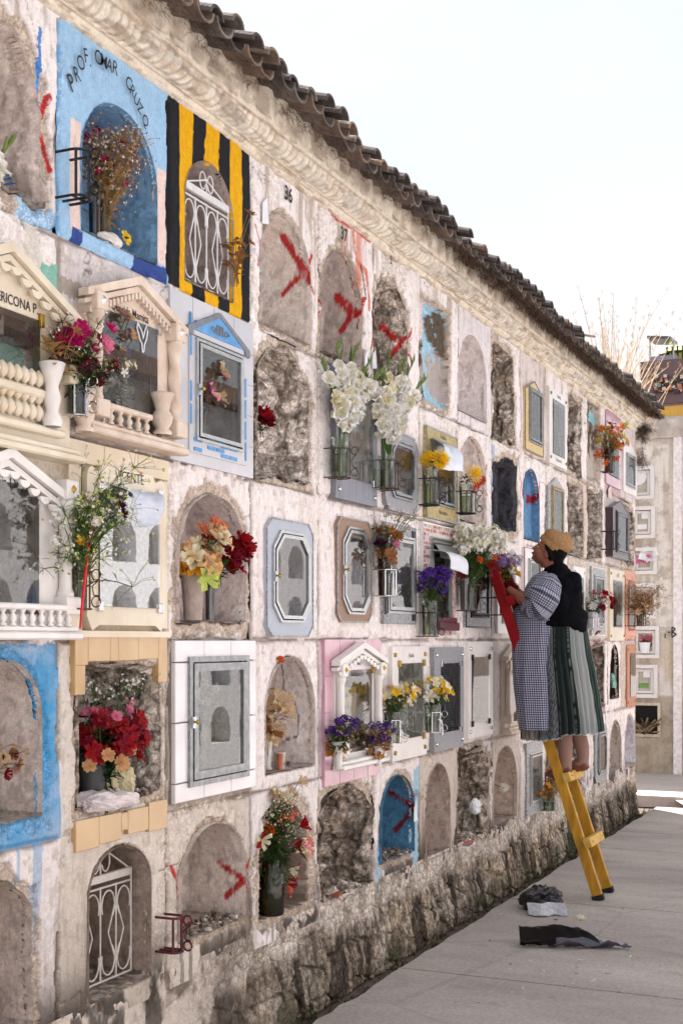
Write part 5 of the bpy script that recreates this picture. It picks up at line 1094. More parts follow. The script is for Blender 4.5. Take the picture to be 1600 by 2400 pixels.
def vase(label, base, r, h, m, kind='tumbler', name='glass_vase', water=True, group=None):
    t = thing(name, label, 'vase', tuple(base), group); b = MB(); base = Vector(base)
    pr = {'tumbler': [(0,.003),(r*.82,.003),(r*.84,.0),(r*.86,h*.1),(r*.9,h*.5),(r,h*.97),(r*1.02,h),(r*.97,h)], 'bottle': [(0,.003),(r*.9,0),(r,h*.04),(r,h*.55),(r*.9,h*.64),(r*.9,h*.7),(r,h*.75),(r,h),(r*.95,h)],
          'bucket': [(0,.003),(r*.72,0),(r*.78,h*.3),(r*.95,h*.9),(r*1.04,h*.93),(r*1.05,h),(r*.96,h),(r*.9,h*.8),(0,h*.75)], 'jar': [(0,.003),(r*.92,0),(r,h*.05),(r,h*.74),(r*.8,h*.84),(r*.76,h*.9),(r*.8,h),(r*.74,h)],
          'tin': [(0,.003),(r,0),(r*1.02,.004),(r*.98,h*.2),(r,h*.22),(r*.98,h*.5),(r,h*.52),(r*.98,h*.9),(r*1.03,h*.99),(r*1.0,h),(r*.94,h*.9),(0,h*.88)], 'flute': [(r*.7,0),(r*.8,.01),(r*.55,h*.06),(r*.62,h*.3),(r*.8,h*.7),(r,h),(r*.95,h)]}[kind]
    b.lathe(base, pr, 20, flute=(10,.03,0) if kind in ('flute',) else None); b.build('body', m, t, True, 40)
    if water:
        b = MB(); b.lathe(base, [(0,.006),(r*.78,.006),(r*.84,h*.55),(0,h*.56)], 14); b.build('water', WATER, t, True)
    return t
def holder(label, base, r, h, m, curl=1, group='wire vase holders on the niche wall', wr=.0035):
    """wire cage: two hoops fixed to the wall, uprights, scrolled bracket"""
    base = Vector(base); t = thing('wire_holder', label, 'vase holder', (base.x, 0, base.z), group); e = -base.y
    for j, z in enumerate((base.z-.004, base.z+h)):
        b = MB(); pts = [Vector((base.x-r, -.0, z)), Vector((base.x-r, base.y+.0, z))]+[Vector((base.x-r*math.cos(a), base.y-r*math.sin(a), z)) for a in np.linspace(0, PI, 9)]+[Vector((base.x+r, base.y, z)), Vector((base.x+r, 0, z))]
        b.tube(pts, wr, 6); 
        if j == 0: b.tube([(base.x, -.0, z), (base.x, base.y-r, z)], wr, 6); b.tube([(base.x-r, base.y, z), (base.x+r, base.y, z)], wr, 6)
        b.build('hoop', m, t)
    b = MB()
    for a in (PI*.12, PI*.5, PI*.88): b.tube([(base.x-r*math.cos(a), base.y-r*math.sin(a), base.z), (base.x-r*math.cos(a), base.y-r*math.sin(a), base.z+h)], wr, 6)
    b.build('uprights', m, t)
    if curl:
        b = MB(); y0 = base.y-r
        for zc, s_ in ((base.z+h-.01, 1), (base.z+.02, -1)): b.tube([(base.x+.006, y0-.022-.018*math.cos(k), zc+.018*math.sin(k)) for k in np.linspace(-.4, 5.6, 14)], wr*.85, 5)
        b.tube([(base.x+.006, y0-.03, base.z+h-.03), (base.x+.006, y0-.006, base.z+h*.6), (base.x+.006, y0-.012, base.z+h*.35), (base.x+.006, y0-.034, base.z+.04)], wr*.85, 5)
        b.build('scroll', m, t)
    return t
def vpx(cx, ytop, ybot, e, wpx):
    """vase seen in the photo: centre px, mouth and foot, standing e metres out of the wall -> base point, radius, height"""
    x, zb = P(cx, ybot, e); zt = P(cx, ytop, e)[1]; zc = F*(D-e)/(CA*(VX-cx)); return Vector((x, -e, zb)), wpx/2*zc/F, zt-zb, zc/F
# --- pink carnations in a black can, chrome holder
B0, r, h, sc_ = vpx(181, 888, 972, .065, 40)
vase('black ribbed can in a chrome holder at the left edge of the sandstone front', B0, r, h, mat('black_can', C(30,30,32), .25, coat=.5, var=.3), 'tin', 'flower_can', False)
holder('chrome wire holder with ring scrolls carrying a black can', B0, r*1.25, h*.98, M_CHROME)
bouquet('magenta carnations over drooping plum coloured flowers in a black can', B0+Vector((0,0,h)), .17, .13, 20, [('rose', 9, .024, ['magenta','pink','magenta'], (.55,.95), (.1,.8)), ('cluster', 9, .026, ['plum','dkred'], (.0,.35), (.5,1)), ('spray', 12, .03, ['white','tan','dusty'], (.2,1.15), (.2,1)), ('star', 5, .018, ['crimson','red'], (.2,.6), (.6,1))], 1, lean=(-.1,-.15,0), leaves=34)
bouquet('brown withered leaves hanging beside the black can', Vector((B0.x-.13, -.07, B0.z+.12)), .16, .05, 5, [('star', 3, .02, ['brown','tan'], (.3,1), (.2,1))], 2, below=.12, dry=True, leaves=16, name='dried_flowers', ll=.09, lw=.025)
# --- tall wild bouquet in the holder on the mirror front
B0, r, h, sc_ = vpx(184, 1285, 1425, .065, 46)
vase('tall clear glass vase of wild flowers wired to the scalloped marble front', B0, r, h, V_GL); holder('thin rusty wire holder round the tall clear vase', B0, r*1.35, h*.6, M_RUST, wr=.0028)
bouquet('loose green and white wild flowers arching over the mirror pane', B0+Vector((0,0,h)), .34, .15, 40, [('spray', 14, .05, ['white','cream'], (-.1,.45), (.2,1)), ('spray', 12, .05, ['tan','white','lime'], (.3,1.0), (.2,.9)), ('wisp', 14, .035, ['lime','dusty','white'], (-.3,.5), (.5,1.4)), ('rose', 3, .02, ['plum'], (.3,.45), (.5,.9)), ('star', 3, .022, ['yellow','gold'], (-.1,.1), (.4,.7)), ('cluster', 5, .022, ['white'], (.0,.5), (.6,1))], 3, below=h, lean=(.10,-.25,0), leaves=110, leafmat=G3, droop=.02, ll=.05, lw=.009)
b = MB(); b.tube([B0+Vector((-.055,-.05,-.03)), B0+Vector((-.04,-.055,.1)), B0+Vector((-.02,-.055,.2)), B0+Vector((.01,-.05,.28))], .005, 5); b.tube([B0+Vector((-.055,-.05,-.03)), B0+Vector((-.06,-.05,-.07))], .004, 5); single('red_ribbon', b, mat('red_plastic_string', C(200,24,36), .4), 'red plastic ribbon tied to the wire holder of the tall clear vase', 'ribbon')
# --- blue niche: dried bouquet, vases, stone, sunflower, wire ring
x_, z_ = P(245, 470, -.06); mo = Vector((x_, .06, z_))
bouquet('brown and white dried bouquet with magenta specks in the blue niche', mo, .27, .11, 55, [('spray', 46, .034, ['white','tan','dusty'], (.25,1.0), (.1,1)), ('cluster', 10, .016, ['magenta','crimson'], (.2,.9), (.3,1)), ('spray', 12, .03, ['brown','tan'], (.1,.8), (.3,1)), ('wisp', 6, .03, ['tan','white'], (-.2,.3), (.9,1.5))], 5, below=.14, dry=True, leaves=40, lean=(.05,-.1,0), name='dried_flowers')
for cx, wd, lab in ((222,30,'smoky glass vase of dried stems at the left of the blue niche'),(244,26,'clear plastic vase of dried stems in the middle of the blue niche')):
    B0, r, h, s_ = vpx(cx, 478, 546, -.05, wd); B0.z = P(193,540)[1]+.012; vase(lab, B0, r, .17, V_DKGL if cx == 222 else V_GL, 'tumbler', water=False)
def rock(label, p, s, m, name='stone', cat='stone', seed=0, sx=(1,1,1)):
    b = MB(); R = random.Random(seed); n, k = 14, 9; vs = []
    for j in range(k+1):
        th = PI*j/k
        for i in range(n):
            a = 2*PI*i/n; v = Vector((math.sin(th)*math.cos(a), math.sin(th)*math.sin(a), math.cos(th))); q = 1+.35*(fbm(np.array([v.x*1.7+seed]), np.array([v.y*1.7+v.z*2.1]), 9, 4)[0]-.5)*2; vs.append(Vector(p)+Vector((v.x*sx[0]*s*q, v.y*sx[1]*s*q, v.z*sx[2]*s*q+sx[2]*s*.9)))
    b.add(vs, [(j*n+i, j*n+(i+1)%n, (j+1)*n+(i+1)%n, (j+1)*n+i) for j in range(k) for i in range(n)]); return single(name, b, m, label, cat)
x_, z_ = P(260, 560, -.02); rock('lump of white plaster on the ledge of the blue niche', (x_-.01, .02, P(193,540)[1]), .035, mat('plaster_lump', C(214,206,200), .9, bump=.8), seed=3, sx=(2.0,.9,.75))
x_, z_ = P(292, 560, .0); b = MB(); star(b, Vector((x_, -.005, z_+.005)), Vector((0,-1,.2)), .032, 12, 0, .014, .1); b.lathe((x_, -.008, z_), [(.0,0),(.012,.004),(0,.01)], 8, 1); single('toy_sunflower', b, [FW['yellow'], mat('seed_brown', C(60,40,26), .8)], 'tiny artificial sunflower at the end of the ledge in the blue niche', 'sunflower')
B0, r, h, s_ = vpx(185, 358, 462, .065, 34); holder('black empty iron holder bolted beside the blue niche', B0, .04, h, M_BLACK, wr=.005)
x_, z_ = P(548, 560, .02); bouquet('curled rust brown leaves caught in the grille of the striped niche', Vector((x_-.02, -.03, z_-.16)), .26, .05, 6, [('star', 4, .022, ['brown','brown'], (.2,1), (.1,1))], 7, below=.05, dry=True, leaves=22, leafmat=petal('rust_leaf', C(150,104,64)), name='dried_leaves', ll=.06, lw=.02)
# --- inside the sandstone front
x_, z_ = P(262, 850, -.03); bouquet('faded pink and white bunch behind the glass of the sandstone front', Vector((x_, .05, P(240,930)[1])), .30, .05, 30, [('star', 14, .03, ['tan','dusty','peach'], (.55,1.05), (.1,1)), ('cluster', 8, .035, ['white','cream'], (.1,.5), (.2,1)), ('rose', 3, .02, ['dkred'], (.1,.3), (.5,1)), ('rose', 2, .02, ['gold'], (.4,.6), (.5,1))], 6, leaves=30, dry=False)
b = MB(); x_, z_ = P(305, 880, .0); pr = [(.004,0),(.006,.08),(.012,.11),(.035,.16),(.055,.185)]; b.lathe((x_-.01, .03, z_-.13), pr, 14, 0); b.tube([(x_-.01,.03,z_-.04),(x_-.01,.025,z_+.03)], .004, 6, 1); single('calla_lily', b, [petal('calla', C(214,216,160)), FW['yellow']], 'pale green calla lily leaning behind the glass of the sandstone front', 'flower', smooth=True)
# --- red lilies in the tan tiled niche, bag and cloth
x_, z_ = P(232, 1760, -.03); mo = Vector((x_-.0, .02, P(225,1800)[1]))
bouquet('crimson lilies and small pink carnations filling the tan tiled niche', mo, .23, .14, 40, [('star', 40, .034, ['red','crimson','red'], (.15,.8), (.0,1)), ('rose', 7, .018, ['pink'], (.75,1.0), (.1,.8)), ('rose', 4, .024, ['peach'], (.0,.3), (.8,1.0)), ('spray', 6, .04, ['white'], (.95,1.35), (.5,.8))], 8, below=.2, lean=(.0,-.15,0), leaves=60, leafmat=DKG)
B0 = Vector((mo.x-.03, .04, P(180,1898)[1]+.015)); vase('dark plastic bucket hidden under the crimson lilies', B0, .065, .17, mat('dark_bucket', C(50,50,54), .5), 'bucket', 'flower_bucket', False)
def crumple(name, label, c, s, m, seed, cat, amp=.25, n=26, k=18, flat=0.0, sharp=6.0):
    b = MB(); vs = []
    for j in range(k+1):
        th = PI*j/k
        for i in range(n):
            a = 2*PI*i/n; v = Vector((math.sin(th)*math.cos(a), math.sin(th)*math.sin(a), math.cos(th)))
            q = fbm(np.array([v.x*2.2+seed+v.z]), np.array([v.y*2.2+v.z*1.3]), 19+seed, 4)[0]; q2 = abs(fbm(np.array([v.x*5+seed-v.z*2]), np.array([v.y*5+v.z*4]), 29+seed, 3)[0]-.5)*sharp*.12; f = 1+amp*(q-.5)*2.4-q2*amp*2
            p = Vector((v.x*s[0]*f, v.y*s[1]*f, max(v.z*s[2]*f, -s[2]*.55))); vs.append(Vector(c)+p+Vector((0,0,s[2]*.55)))
    b.add(vs, [(j*n+i, j*n+(i+1)%n, (j+1)*n+(i+1)%n, (j+1)*n+i) for j in range(k) for i in range(n)]); return single(name, b, m, label, cat)
x_, z_ = P(285, 1850, .01); crumple('paper_wrap', 'crumpled cream paper wrap below the crimson lilies', (x_, -.0, P(240,1862)[1]), (.075,.05,.095), mat('crinkled_cream', C(206,196,160), .8, scale=30, stretch=(6,6,.6), bump=.8), 2, 'paper', .5, 40, 26)
x_, z_ = P(250, 1880, .01); crumple('folded_cloth', 'pinkish white cloth folded on the sill of the tan tiled niche', (x_-.0, .0, P(200,1905)[1]+.0), (.175,.07,.045), mat('pink_white_cloth', C(206,194,196), .85, scale=8, col2=C(222,212,212), bump=.3), 5, 'cloth', .35, 60, 20, sharp=3)
# --- col1 row3: buckets with orange and red artificial bouquets
sill = P(423, 1460)[1]
B0, r, h, s_ = vpx(452, 1352, 1458, .0, 62); B0 = Vector((B0.x, .0, sill+.012)); vase('tall grey cement flower bucket in the chipped arched niche', B0, r*.95, h, mat('cement_bucket', C(168,152,144), .9, bump=.6), 'bucket', 'flower_bucket', False)
bouquet('large peach and orange silk dahlias in the cement bucket', B0+Vector((0,-.02,h)), .17, .085, 9, [('rose', 4, .042, ['peach','cream','peach'], (.3,.9), (.0,.7)), ('star', 14, .042, ['peach','cream','peach'], (.15,.9), (.2,1)), ('star', 3, .05, ['orange','salmon'], (.95,1.2), (.0,.5)), ('star', 5, .04, ['lime','gold'], (-.1,.2), (.6,1))], 11, below=.05, leaves=6)
B2, r2, h2, s_ = vpx(489, 1368, 1460, -.03, 24); B2 = Vector((B2.x+.01, .03, sill+.012)); vase('slim dark fluted glass vase beside the cement bucket', B2, r2, h2+.02, V_DKGL, 'tumbler', water=False)
bouquet('bright red silk roses in the slim dark vase', B2+Vector((.01,-.02,h2+.02)), .17, .09, 9, [('rose', 10, .040, ['red','red','crimson'], (.15,.85), (.0,1)), ('star', 5, .03, ['magenta','crimson'], (.2,.7), (.6,1)), ('cluster', 3, .015, ['yellow'], (-.2,.4), (.5,1))], 12, below=.05, leaves=30, leafmat=DKG, lean=(.25,-.15,0))
# --- col2
x_, z_ = P(618, 985, -.01); bouquet('single dark red rose leaning out of the left side of the rubble niche', Vector((x_-.02, .02, z_-.05)), .08, .02, 1, [('rose', 2, .05, ['dkred','red'], (.5,.8), (0,.8))], 13, below=.04, leaves=10, leafmat=DKG, name='rose')
sill = P(626, 1817)[1]
x_, _ = P(640, 1700, -.05); B0 = Vector((x_-.04, .06, sill+.01)); vase('tall white fluted vase with withered flowers', B0, .032, .21, mat('white_porcelain', C(206,200,194), .3), 'flute', 'flower_vase', False)
bouquet('withered tan lilies with one orange bloom in the cracked niche', B0+Vector((0,0,.21)), .26, .085, 12, [('bell', 5, .05, ['tan','brown','tan'], (-.2,.5), (.2,.9)), ('spray', 5, .035, ['white','tan'], (.2,.8), (.3,1.2)), ('rose', 1, .024, ['orange'], (1,1.1), (.1,.2))], 14, below=.15, dry=True, leaves=26, ll=.09, lw=.02, name='dried_flowers')
vase('small chipped white cup on the sill of the cracked niche', Vector((B0.x+.085, .04, sill+.01)), .028, .075, mat('chipped_cup', C(196,186,176), .6), 'tumbler', 'clay_cup', False)
vase('narrow terracotta cup on the sill of the cracked niche', Vector((B0.x+.035, .015, sill+.01)), .014, .07, mat('terracotta', C(176,96,66), .8), 'tumbler', 'clay_cup', False)
b = MB(); mum(b, Vector((B0.x+.085, -.0, sill+.025)), Vector((0,-.4,1)), .024, 0, 0, random.Random(4), 40); single('fallen_flower', b, FW['dkred'], 'dark red dried flower head fallen on the sill of the cracked niche', 'flower')
sill = P(612, 2162)[1]; x_, _ = P(650, 2100, -.0); B0 = Vector((x_-.03, .015, sill+.008)); vase('big olive glass pickle jar in the bottom row', B0, .058, .25, V_GRN, 'jar', 'glass_jar', True)
bouquet('pink striped alstroemeria and dry white sprays in the olive jar', B0+Vector((0,0,.25)), .34, .13, 26, [('bell', 11, .038, ['salmon','red','cream','pink'], (-.4,.5), (.4,1.1)), ('spray', 22, .034, ['white','tan','cream'], (.2,.85), (.1,1)), ('bell', 4, .036, ['cream','tan'], (.7,1), (.3,.8)), ('rose', 2, .026, ['orange'], (.35,.55), (.0,.5)), ('cluster', 5, .018, ['salmon','rust'], (.5,.7), (.3,.8))], 16, below=.2, leaves=60, lean=(.05,-.14,0), ll=.08)
# --- gladioli
def gladioli(label, mouth, H, seed, n=5, spread=.15):
    R = random.Random(seed); mouth = Vector(mouth); root = thing('gladiolus_bunch', label, 'flowers', tuple(mouth-Vector((0,0,.16)))); st = MB(); fl = MB(); lf = MB()
    for i in range(n):
        a = (i-(n-1)/2)/(n-1)*2; hh = H*R.uniform(.8,1.03)*(1-.18*abs(a)); tip = mouth+Vector((a*spread+R.uniform(-.03,.03), -.05-a*spread*.6+R.uniform(-.05,.03), hh)); mid = mouth+Vector((a*spread*.2, -.01, hh*.5)); base = mouth+Vector((R.uniform(-.025,.025), R.uniform(-.02,.02), -.17)); ps = bez(base, mid, tip, 12)
        st.tube(ps, [.006-.0035*k/11 for k in range(12)], 6, R.choice([0,1]))
        for k in range(2, 9):
            if R.random() < .5: leaf(lf, ps[k], (ps[min(11,k+1)]-ps[k]).normalized()+Vector((R.uniform(-.25,.25), R.uniform(-.25,.25), .3)), .16, .018, 0, R, .05)
        for k in range(11):
            f = .36+.46*k/11; j = f*11; p_ = ps[int(j)].lerp(ps[min(11, int(j)+1)], j-int(j)); sd = 1 if k % 2 else -1
            d = Vector((sd*R.uniform(.3,1), R.uniform(-1,-.1), R.uniform(-.1,.5))).normalized(); s = .047*R.uniform(.8,1.2)*(1-.3*k/11)
            star(fl, p_+d*.012, d, s, 6, 0 if R.random() < .8 else 1, s*.95, .65, R); star(fl, p_+d*.014, d, s*.55, 3, 1, s*.4, .9, R)
        for k in range(6):   # green buds at the tip
            f = .84+.16*k/6; j = min(10.9, f*11); p_ = ps[int(j)].lerp(ps[min(11, int(j)+1)], j-int(j)); d = Vector((R.uniform(-.6,.6), R.uniform(-.6,.2), 1)).normalized()
            st.tube([p_, p_+d*.02, p_+d*.045], [.004,.006,.001], 5, 1)
    fl.build('blossoms', [FW['white'], FW['cream']], root); st.build('stems', [G1, G3], root); lf.build('leaves', G1, root); return root
B0, r, h, s_ = vpx(797, 1022, 1118, .065, 44); vase('clear glass tumbler with the left white gladioli', B0, r, h, V_GL); holder('rusty wire holder of the left gladioli', B0, r*1.12, h*.68, M_RUST, wr=.003); gladioli('left bunch of tall white gladioli with green buds', B0+Vector((0,0,h)), .50, 31)
B0, r, h, s_ = vpx(905, 1066, 1145, .065, 40); vase('clear glass tumbler with the right white gladioli', B0, r, h, V_GL); vase('second smaller glass beside the right gladioli, empty', B0+Vector((-.075,.03,-.0)), r*.7, h*.95, V_GL); holder('rusty wire holder of the right gladioli', B0+Vector((-.02,0,0)), r*1.7, h*.78, M_RUST, wr=.003); gladioli('right bunch of tall white gladioli reaching over the gilt front', B0+Vector((0,0,h)), .56, 33, 6, .17)
x_, z_ = P(-80, 330, .2); gladioli('white gladiolus spike entering at the left edge of the picture', Vector((x_, -.2, z_-.24)), .34, 35, 2, .06)
# --- yellow chrysanthemums
for i, (cx, yt, yb, ym, lab, lv) in enumerate(((1007,1098,1182,1081,'two broad yellow chrysanthemums in front of the gilt window',4),(1092,1132,1202,1118,'yellow chrysanthemum with dark leaves beside the crossed arch',22))):
    B0, r, h, s_ = vpx(cx, yt, yb, .065, 42); holder(('black' if i else 'dark')+' scrolled iron holder under the '+('right' if i else 'left')+' yellow chrysanthemum', B0, r*1.1, h*.7, M_BLACK, wr=.0035); vase('clear glass with browned water under the '+('right' if i else 'left')+' yellow chrysanthemum', B0, r*.85, h, V_GL)
    bouquet(lab, B0+Vector((0,0,h)), .07, .06 if not i else .03, 2, [('mum', 3 if not i else 1, .062 if i else .058, ['yellow','yellow'], (.5,.9), (.0,1))]+([('rose', 1, .014, ['magenta'], (-.7,-.5), (.3,.5))] if not i else []), 41+i*3, below=h*.8, leaves=lv, leafmat=DKG, lean=(.1,-.3,0), name='chrysanthemum')
# --- others in holders
B0, r, h, s_ = vpx(898, 1305, 1395, .06, 28); vase('amber glass bottle with a faded bunch', B0, r, h, V_AMB); vase('slim clear glass next to the amber bottle', B0+Vector((.07,-.0,.0)), r*.65, h*.6, V_GL); holder('silver wire holder for the amber bottle', B0+Vector((.03,0,0)), r*1.9, h*.66, M_CHROME, curl=0, wr=.003)
bouquet('faded orange, pink and dark red roses with grey leaves in an amber bottle', B0+Vector((.02,0,h)), .18, .10, 14, [('rose', 4, .032, ['orange','gold','brown'], (.45,.8), (.1,.7)), ('rose', 2, .032, ['pink','lilac'], (.35,.55), (.0,.4)), ('rose', 2, .034, ['plum','dkred'], (.2,.5), (.7,1)), ('spray', 7, .04, ['tan','dusty'], (.8,1.3), (.1,1.2)), ('star', 5, .03, ['brown'], (-.3,.1), (.2,.8))], 51, below=h*.8, leaves=26, leafmat=petal('grey_leaf', C(140,150,132)), ll=.055, lw=.035)
B0, r, h, s_ = vpx(1006, 1408, 1490, .065, 38); vase('clear glass vase with purple statice on the mosaic front', B0, r, h, V_GL); holder('black scrolled holder with double rings under the purple statice', B0, r*1.1, h*.65, M_BLACK, wr=.0032)
bouquet('purple statice with a red and yellow strawflower', B0+Vector((0,0,h)), .18, .10, 16, [('cluster', 20, .025, ['violet','purple','violet'], (.5,1.0), (.1,1)), ('daisy', 1, .05, ['red','yellow'], (.62,.66), (.7,.8)), ('daisy', 2, .032, ['rust','dkred'], (.85,1.0), (.3,.6)), ('cluster', 4, .024, ['purple'], (.2,.45), (.6,1))], 52, below=h*.85, leaves=44, leafmat=G1, lean=(-.05,-.2,0), ll=.09, lw=.008)
B0, r, h, s_ = vpx(1096, 1352, 1430, .065, 44); vase('clear tumbler under the big white statice', B0+Vector((.01,-.01,0)), r*.7, h, V_GL); vase('square dark glass beside the tumbler of white statice', B0+Vector((-.06,0,.0)), r*.55, h*.95, V_DKGL); holder('rusty wire holder of the white statice', B0, r*1.35, h*.75, M_RUST, wr=.003)
bouquet('broad bunch of tiny white statice with dark red daisies at its right', B0+Vector((0,0,h)), .30, .19, 40, [('cluster', 62, .034, ['white','white','cream'], (.45,1.0), (.0,1)), ('daisy', 5, .035, ['plum','dkred'], (-.0,.25), (.7,1)), ('rose', 3, .026, ['orange'], (.1,.4), (.5,.9))], 53, below=h*.85, leaves=60, leafmat=G1, ll=.09, lw=.008, lean=(0,-.18,0))
B0, r, h, s_ = vpx(1180, 1360, 1440, .14, 20); vase('slim glass behind the red rails of the ladder', B0, .03, .16, V_GL); holder('wire holder hidden behind the red rails of the ladder', B0, .036, .11, M_RUST, curl=0)
bouquet('lilac statice, yellow lily and pink tulip behind the ladder top', B0+Vector((0,0,.16)), .24, .09, 12, [('cluster', 12, .03, ['lilac','lilac','white'], (.5,1.0), (.1,.9)), ('star', 3, .055, ['gold','yellow'], (.35,.5), (.2,.7)), ('bell', 2, .05, ['pink','white'], (.1,.25), (.2,.6)), ('rose', 2, .03, ['dkred','red'], (.0,.15), (.6,.9))], 54, below=.12, leaves=20, leafmat=DKG, lean=(.05,-.2,0))
# alstroemeria yellow pair
for i, (cx, yt, yb, lab) in enumerate(((918,1668,1740,'golden yellow alstroemeria in front of the brass studded marble'),(1012,1652,1714,'creamy yellow alstroemeria in front of the speckled granite'))):
    B0, r, h, s_ = vpx(cx, yt, yb, .065, 38); vase('clear glass under the '+('right' if i else 'left')+' yellow alstroemeria', B0, r, h, V_GL); holder('thin silver holder under the '+('right' if i else 'left')+' yellow alstroemeria', B0, r*1.1, h*.72, M_CHROME, wr=.0025)
    bouquet(lab, B0+Vector((0,0,h)), .13, .10, 20, [('star', 18 if i == 0 else 12, .036, ['cream','peach','yellow'] if i == 0 else ['cream','white','yellow'], (.3,1.0), (.1,1))], 61+i, below=h*.85, leaves=22, leafmat=G1, lean=(.05,-.25,0), ll=.06, lw=.02)
b = MB(); x_, z_ = P(1030, 1690, .14); b.tube([(x_-.02,-.14,z_+.01),(x_,-.15,z_),(x_+.02,-.15,z_-.03),(x_+.03,-.15,z_-.08)], .004, 4); single('white_ribbon', b, M_PAPER, 'white ribbon hanging from the right alstroemeria glass', 'ribbon')
# marble vases of the pink front with purple dried statice
for i, (cx, yt, yb, lab) in enumerate(((793,1738,1802,'purple dried statice with an orange tuft, left of the pink tiled temple'),(886,1748,1796,'purple dried statice with brown stems, right of the pink tiled temple'))):
    B0, r, h, s_ = vpx(cx, yt, yb, .08, 30); 
    if i == 0: vase('white fluted marble vase at the left foot of the pink tiled temple', B0, r, h, M_WHITE, 'flute', 'marble_vase', False)
    else: vase('white marble vase at the right foot of the pink tiled temple', B0, r*.9, h, M_WHITE, 'flute', 'marble_vase', False)
    bouquet(lab, B0+Vector((0,0,h)), .12, .075, 16, [('cluster', 16, .018, ['violet','purple','purple'], (.25,1.0), (.1,.9)), ('spray', 10, .03, ['dusty','tan'], (.0,.7), (.4,1.0)), ('cluster', 5, .018, ['gold'] if i == 0 else ['brown','gold'], (-.5,-.1), (.5,.8)), ('rose', 1, .02, ['gold'], (.4,.5), (.2,.4))], 71+i, below=h*.7, leaves=26, dry=i == 1, droop=.0)
# right side
B0, r, h, s_ = vpx(1426, 1052, 1105, .065, 22); vase('dark amber jar under the orange bouquet in the top row', B0, r, h, V_AMB); holder('wire holder for the dark amber jar near the far end', B0, r*1.15, h*.66, M_RUST, curl=0)
bouquet('orange and yellow alstroemeria hanging from a dark amber jar in the top row', B0+Vector((0,0,h)), .20, .16, 20, [('star', 24, .038, ['orange','salmon','gold','lime','red'], (.2,1.0), (.1,1)), ('bell', 6, .04, ['salmon','orange'], (-.9,0), (.4,.7))], 81, below=h*.8, leaves=34, leafmat=DRY2, lean=(.05,-.25,0))
B0, r, h, s_ = vpx(1388, 1438, 1474, .065, 26); vase('dented tin can of flowers right of the black shawl', B0, r, h*1.1, mat('dull_tin', C(176,172,178), .45, .3), 'tin', 'flower_can', False); holder('white curled holder under the tin can of flowers', B0, r*1.1, h*.7, M_CHROME)
bouquet('mixed white gerbera, cream lily and red blooms in a tin can', B0+Vector((0,0,h)), .17, .15, 20, [('daisy', 2, .045, ['white','yellow'], (.3,.6), (.2,.6)), ('bell', 3, .055, ['white','cream'], (.3,.6), (.4,.7)), ('rose', 6, .03, ['red','crimson','dkred'], (.1,1.1), (.6,1)), ('star', 6, .026, ['pink','dusty','crimson'], (.7,1.1), (.1,.7)), ('star', 3, .045, ['red'], (-.9,-.4), (.5,.8)), ('cluster', 3, .02, ['white'], (.4,.7), (.3,.7))], 82, below=h*.8, leaves=44, leafmat=DKG, lean=(.1,-.3,0))
B0, r, h, s_ = vpx(1500, 1438, 1466, .16, 20); B0 = B0; vase('clear glass of brown dried stems at the far end', B0, r, h, V_GL); holder('thin iron holder at the far end of the wall', B0, r*1.15, h*.9, M_RUST)
bouquet('bushy brown dried bouquet at the far end of the wall', B0+Vector((0,0,h)), .28, .20, 40, [('wisp', 40, .045, ['brown','tan','tan'], (.2,1.0), (.1,1)), ('star', 12, .03, ['brown','tan'], (-.1,.5), (.1,.6))], 83, below=h, dry=True, leaves=40, name='dried_flowers', lean=(.05,-.1,0))
B0, r, h, s_ = vpx(1285, 1868, 1898, .065, 28); vase('clear glass in a low holder above the stone footing', B0, r, h, V_GL); holder('pale green wire holder above the stone footing', B0, r*1.1, h*.7, mat('pale_green_wire', C(120,140,136), .5, .4), curl=0)
bouquet('dried yellow and brown bouquet leaning behind the ladder', B0+Vector((0,0,h)), .26, .10, 20, [('wisp', 8, .03, ['brown','tan'], (.2,1.0), (.1,1)), ('star', 8, .03, ['gold','brown','rust'], (.1,.9), (.1,1)), ('rose', 2, .026, ['purple'], (.4,.6), (.2,.5))], 84, below=h*.8, dry=True, leaves=40, name='dried_flowers')
x_, z_ = P(1165, 1848, -.03); b = MB(); mum(b, Vector((x_+.03, .0, z_)), Vector((-.2,-1,.1)), .042, 0, 1, random.Random(3), 70); b.tube([(x_-.03,.04,z_+.03),(x_+.03,.0,z_)], .003, 4, 2); single('carnation', b, [FW['white'], FW['cream'], G1], 'single white carnation lying in an arched niche of the bottom row', 'flower')
x_, z_ = P(10, 1780, -.02); bouquet('small dried brown and pink flowers in the blue bordered niche', Vector((x_-.05, .05, z_)), .10, .13, 12, [('rose', 7, .016, ['brown','tan','plum'], (-.2,.6), (.3,1)), ('rose', 3, .018, ['dusty','crimson'], (-.5,-.1), (.6,1))], 91, below=.1, dry=True, leaves=12, name='dried_flowers', lean=(.3,-.3,0))
sill = P(450,1026)[1]; x_, _ = P(470, 900, -.02); B0 = Vector((x_+.04, .07, sill+.012)); vase('glass vase behind the pane of the blue edged window', B0, .04, .13, V_GL); bouquet('faded pink lilies behind the pane of the blue edged window', B0+Vector((0,0,.13)), .15, .09, 16, [('star', 14, .045, ['dusty','pink','peach','tan'], (.1,1.0), (.1,1)), ('star', 4, .03, ['gold'], (.3,.8), (.1,.8))], 92, below=.15, leaves=20, leafmat=petal('wilted_leaf', C(110,112,84)))
sill = P(440,1825)[1]; x_, _ = P(480, 1650, -.02); bouquet('small white and salmon bunch behind the wide aluminium door', Vector((x_+.02, .06, sill+.25)), .12, .05, 8, [('cluster', 8, .02, ['white'], (.2,1), (.1,1)), ('cluster', 2, .016, ['salmon'], (.4,.8), (.1,.6))], 93, below=.24, leaves=8)
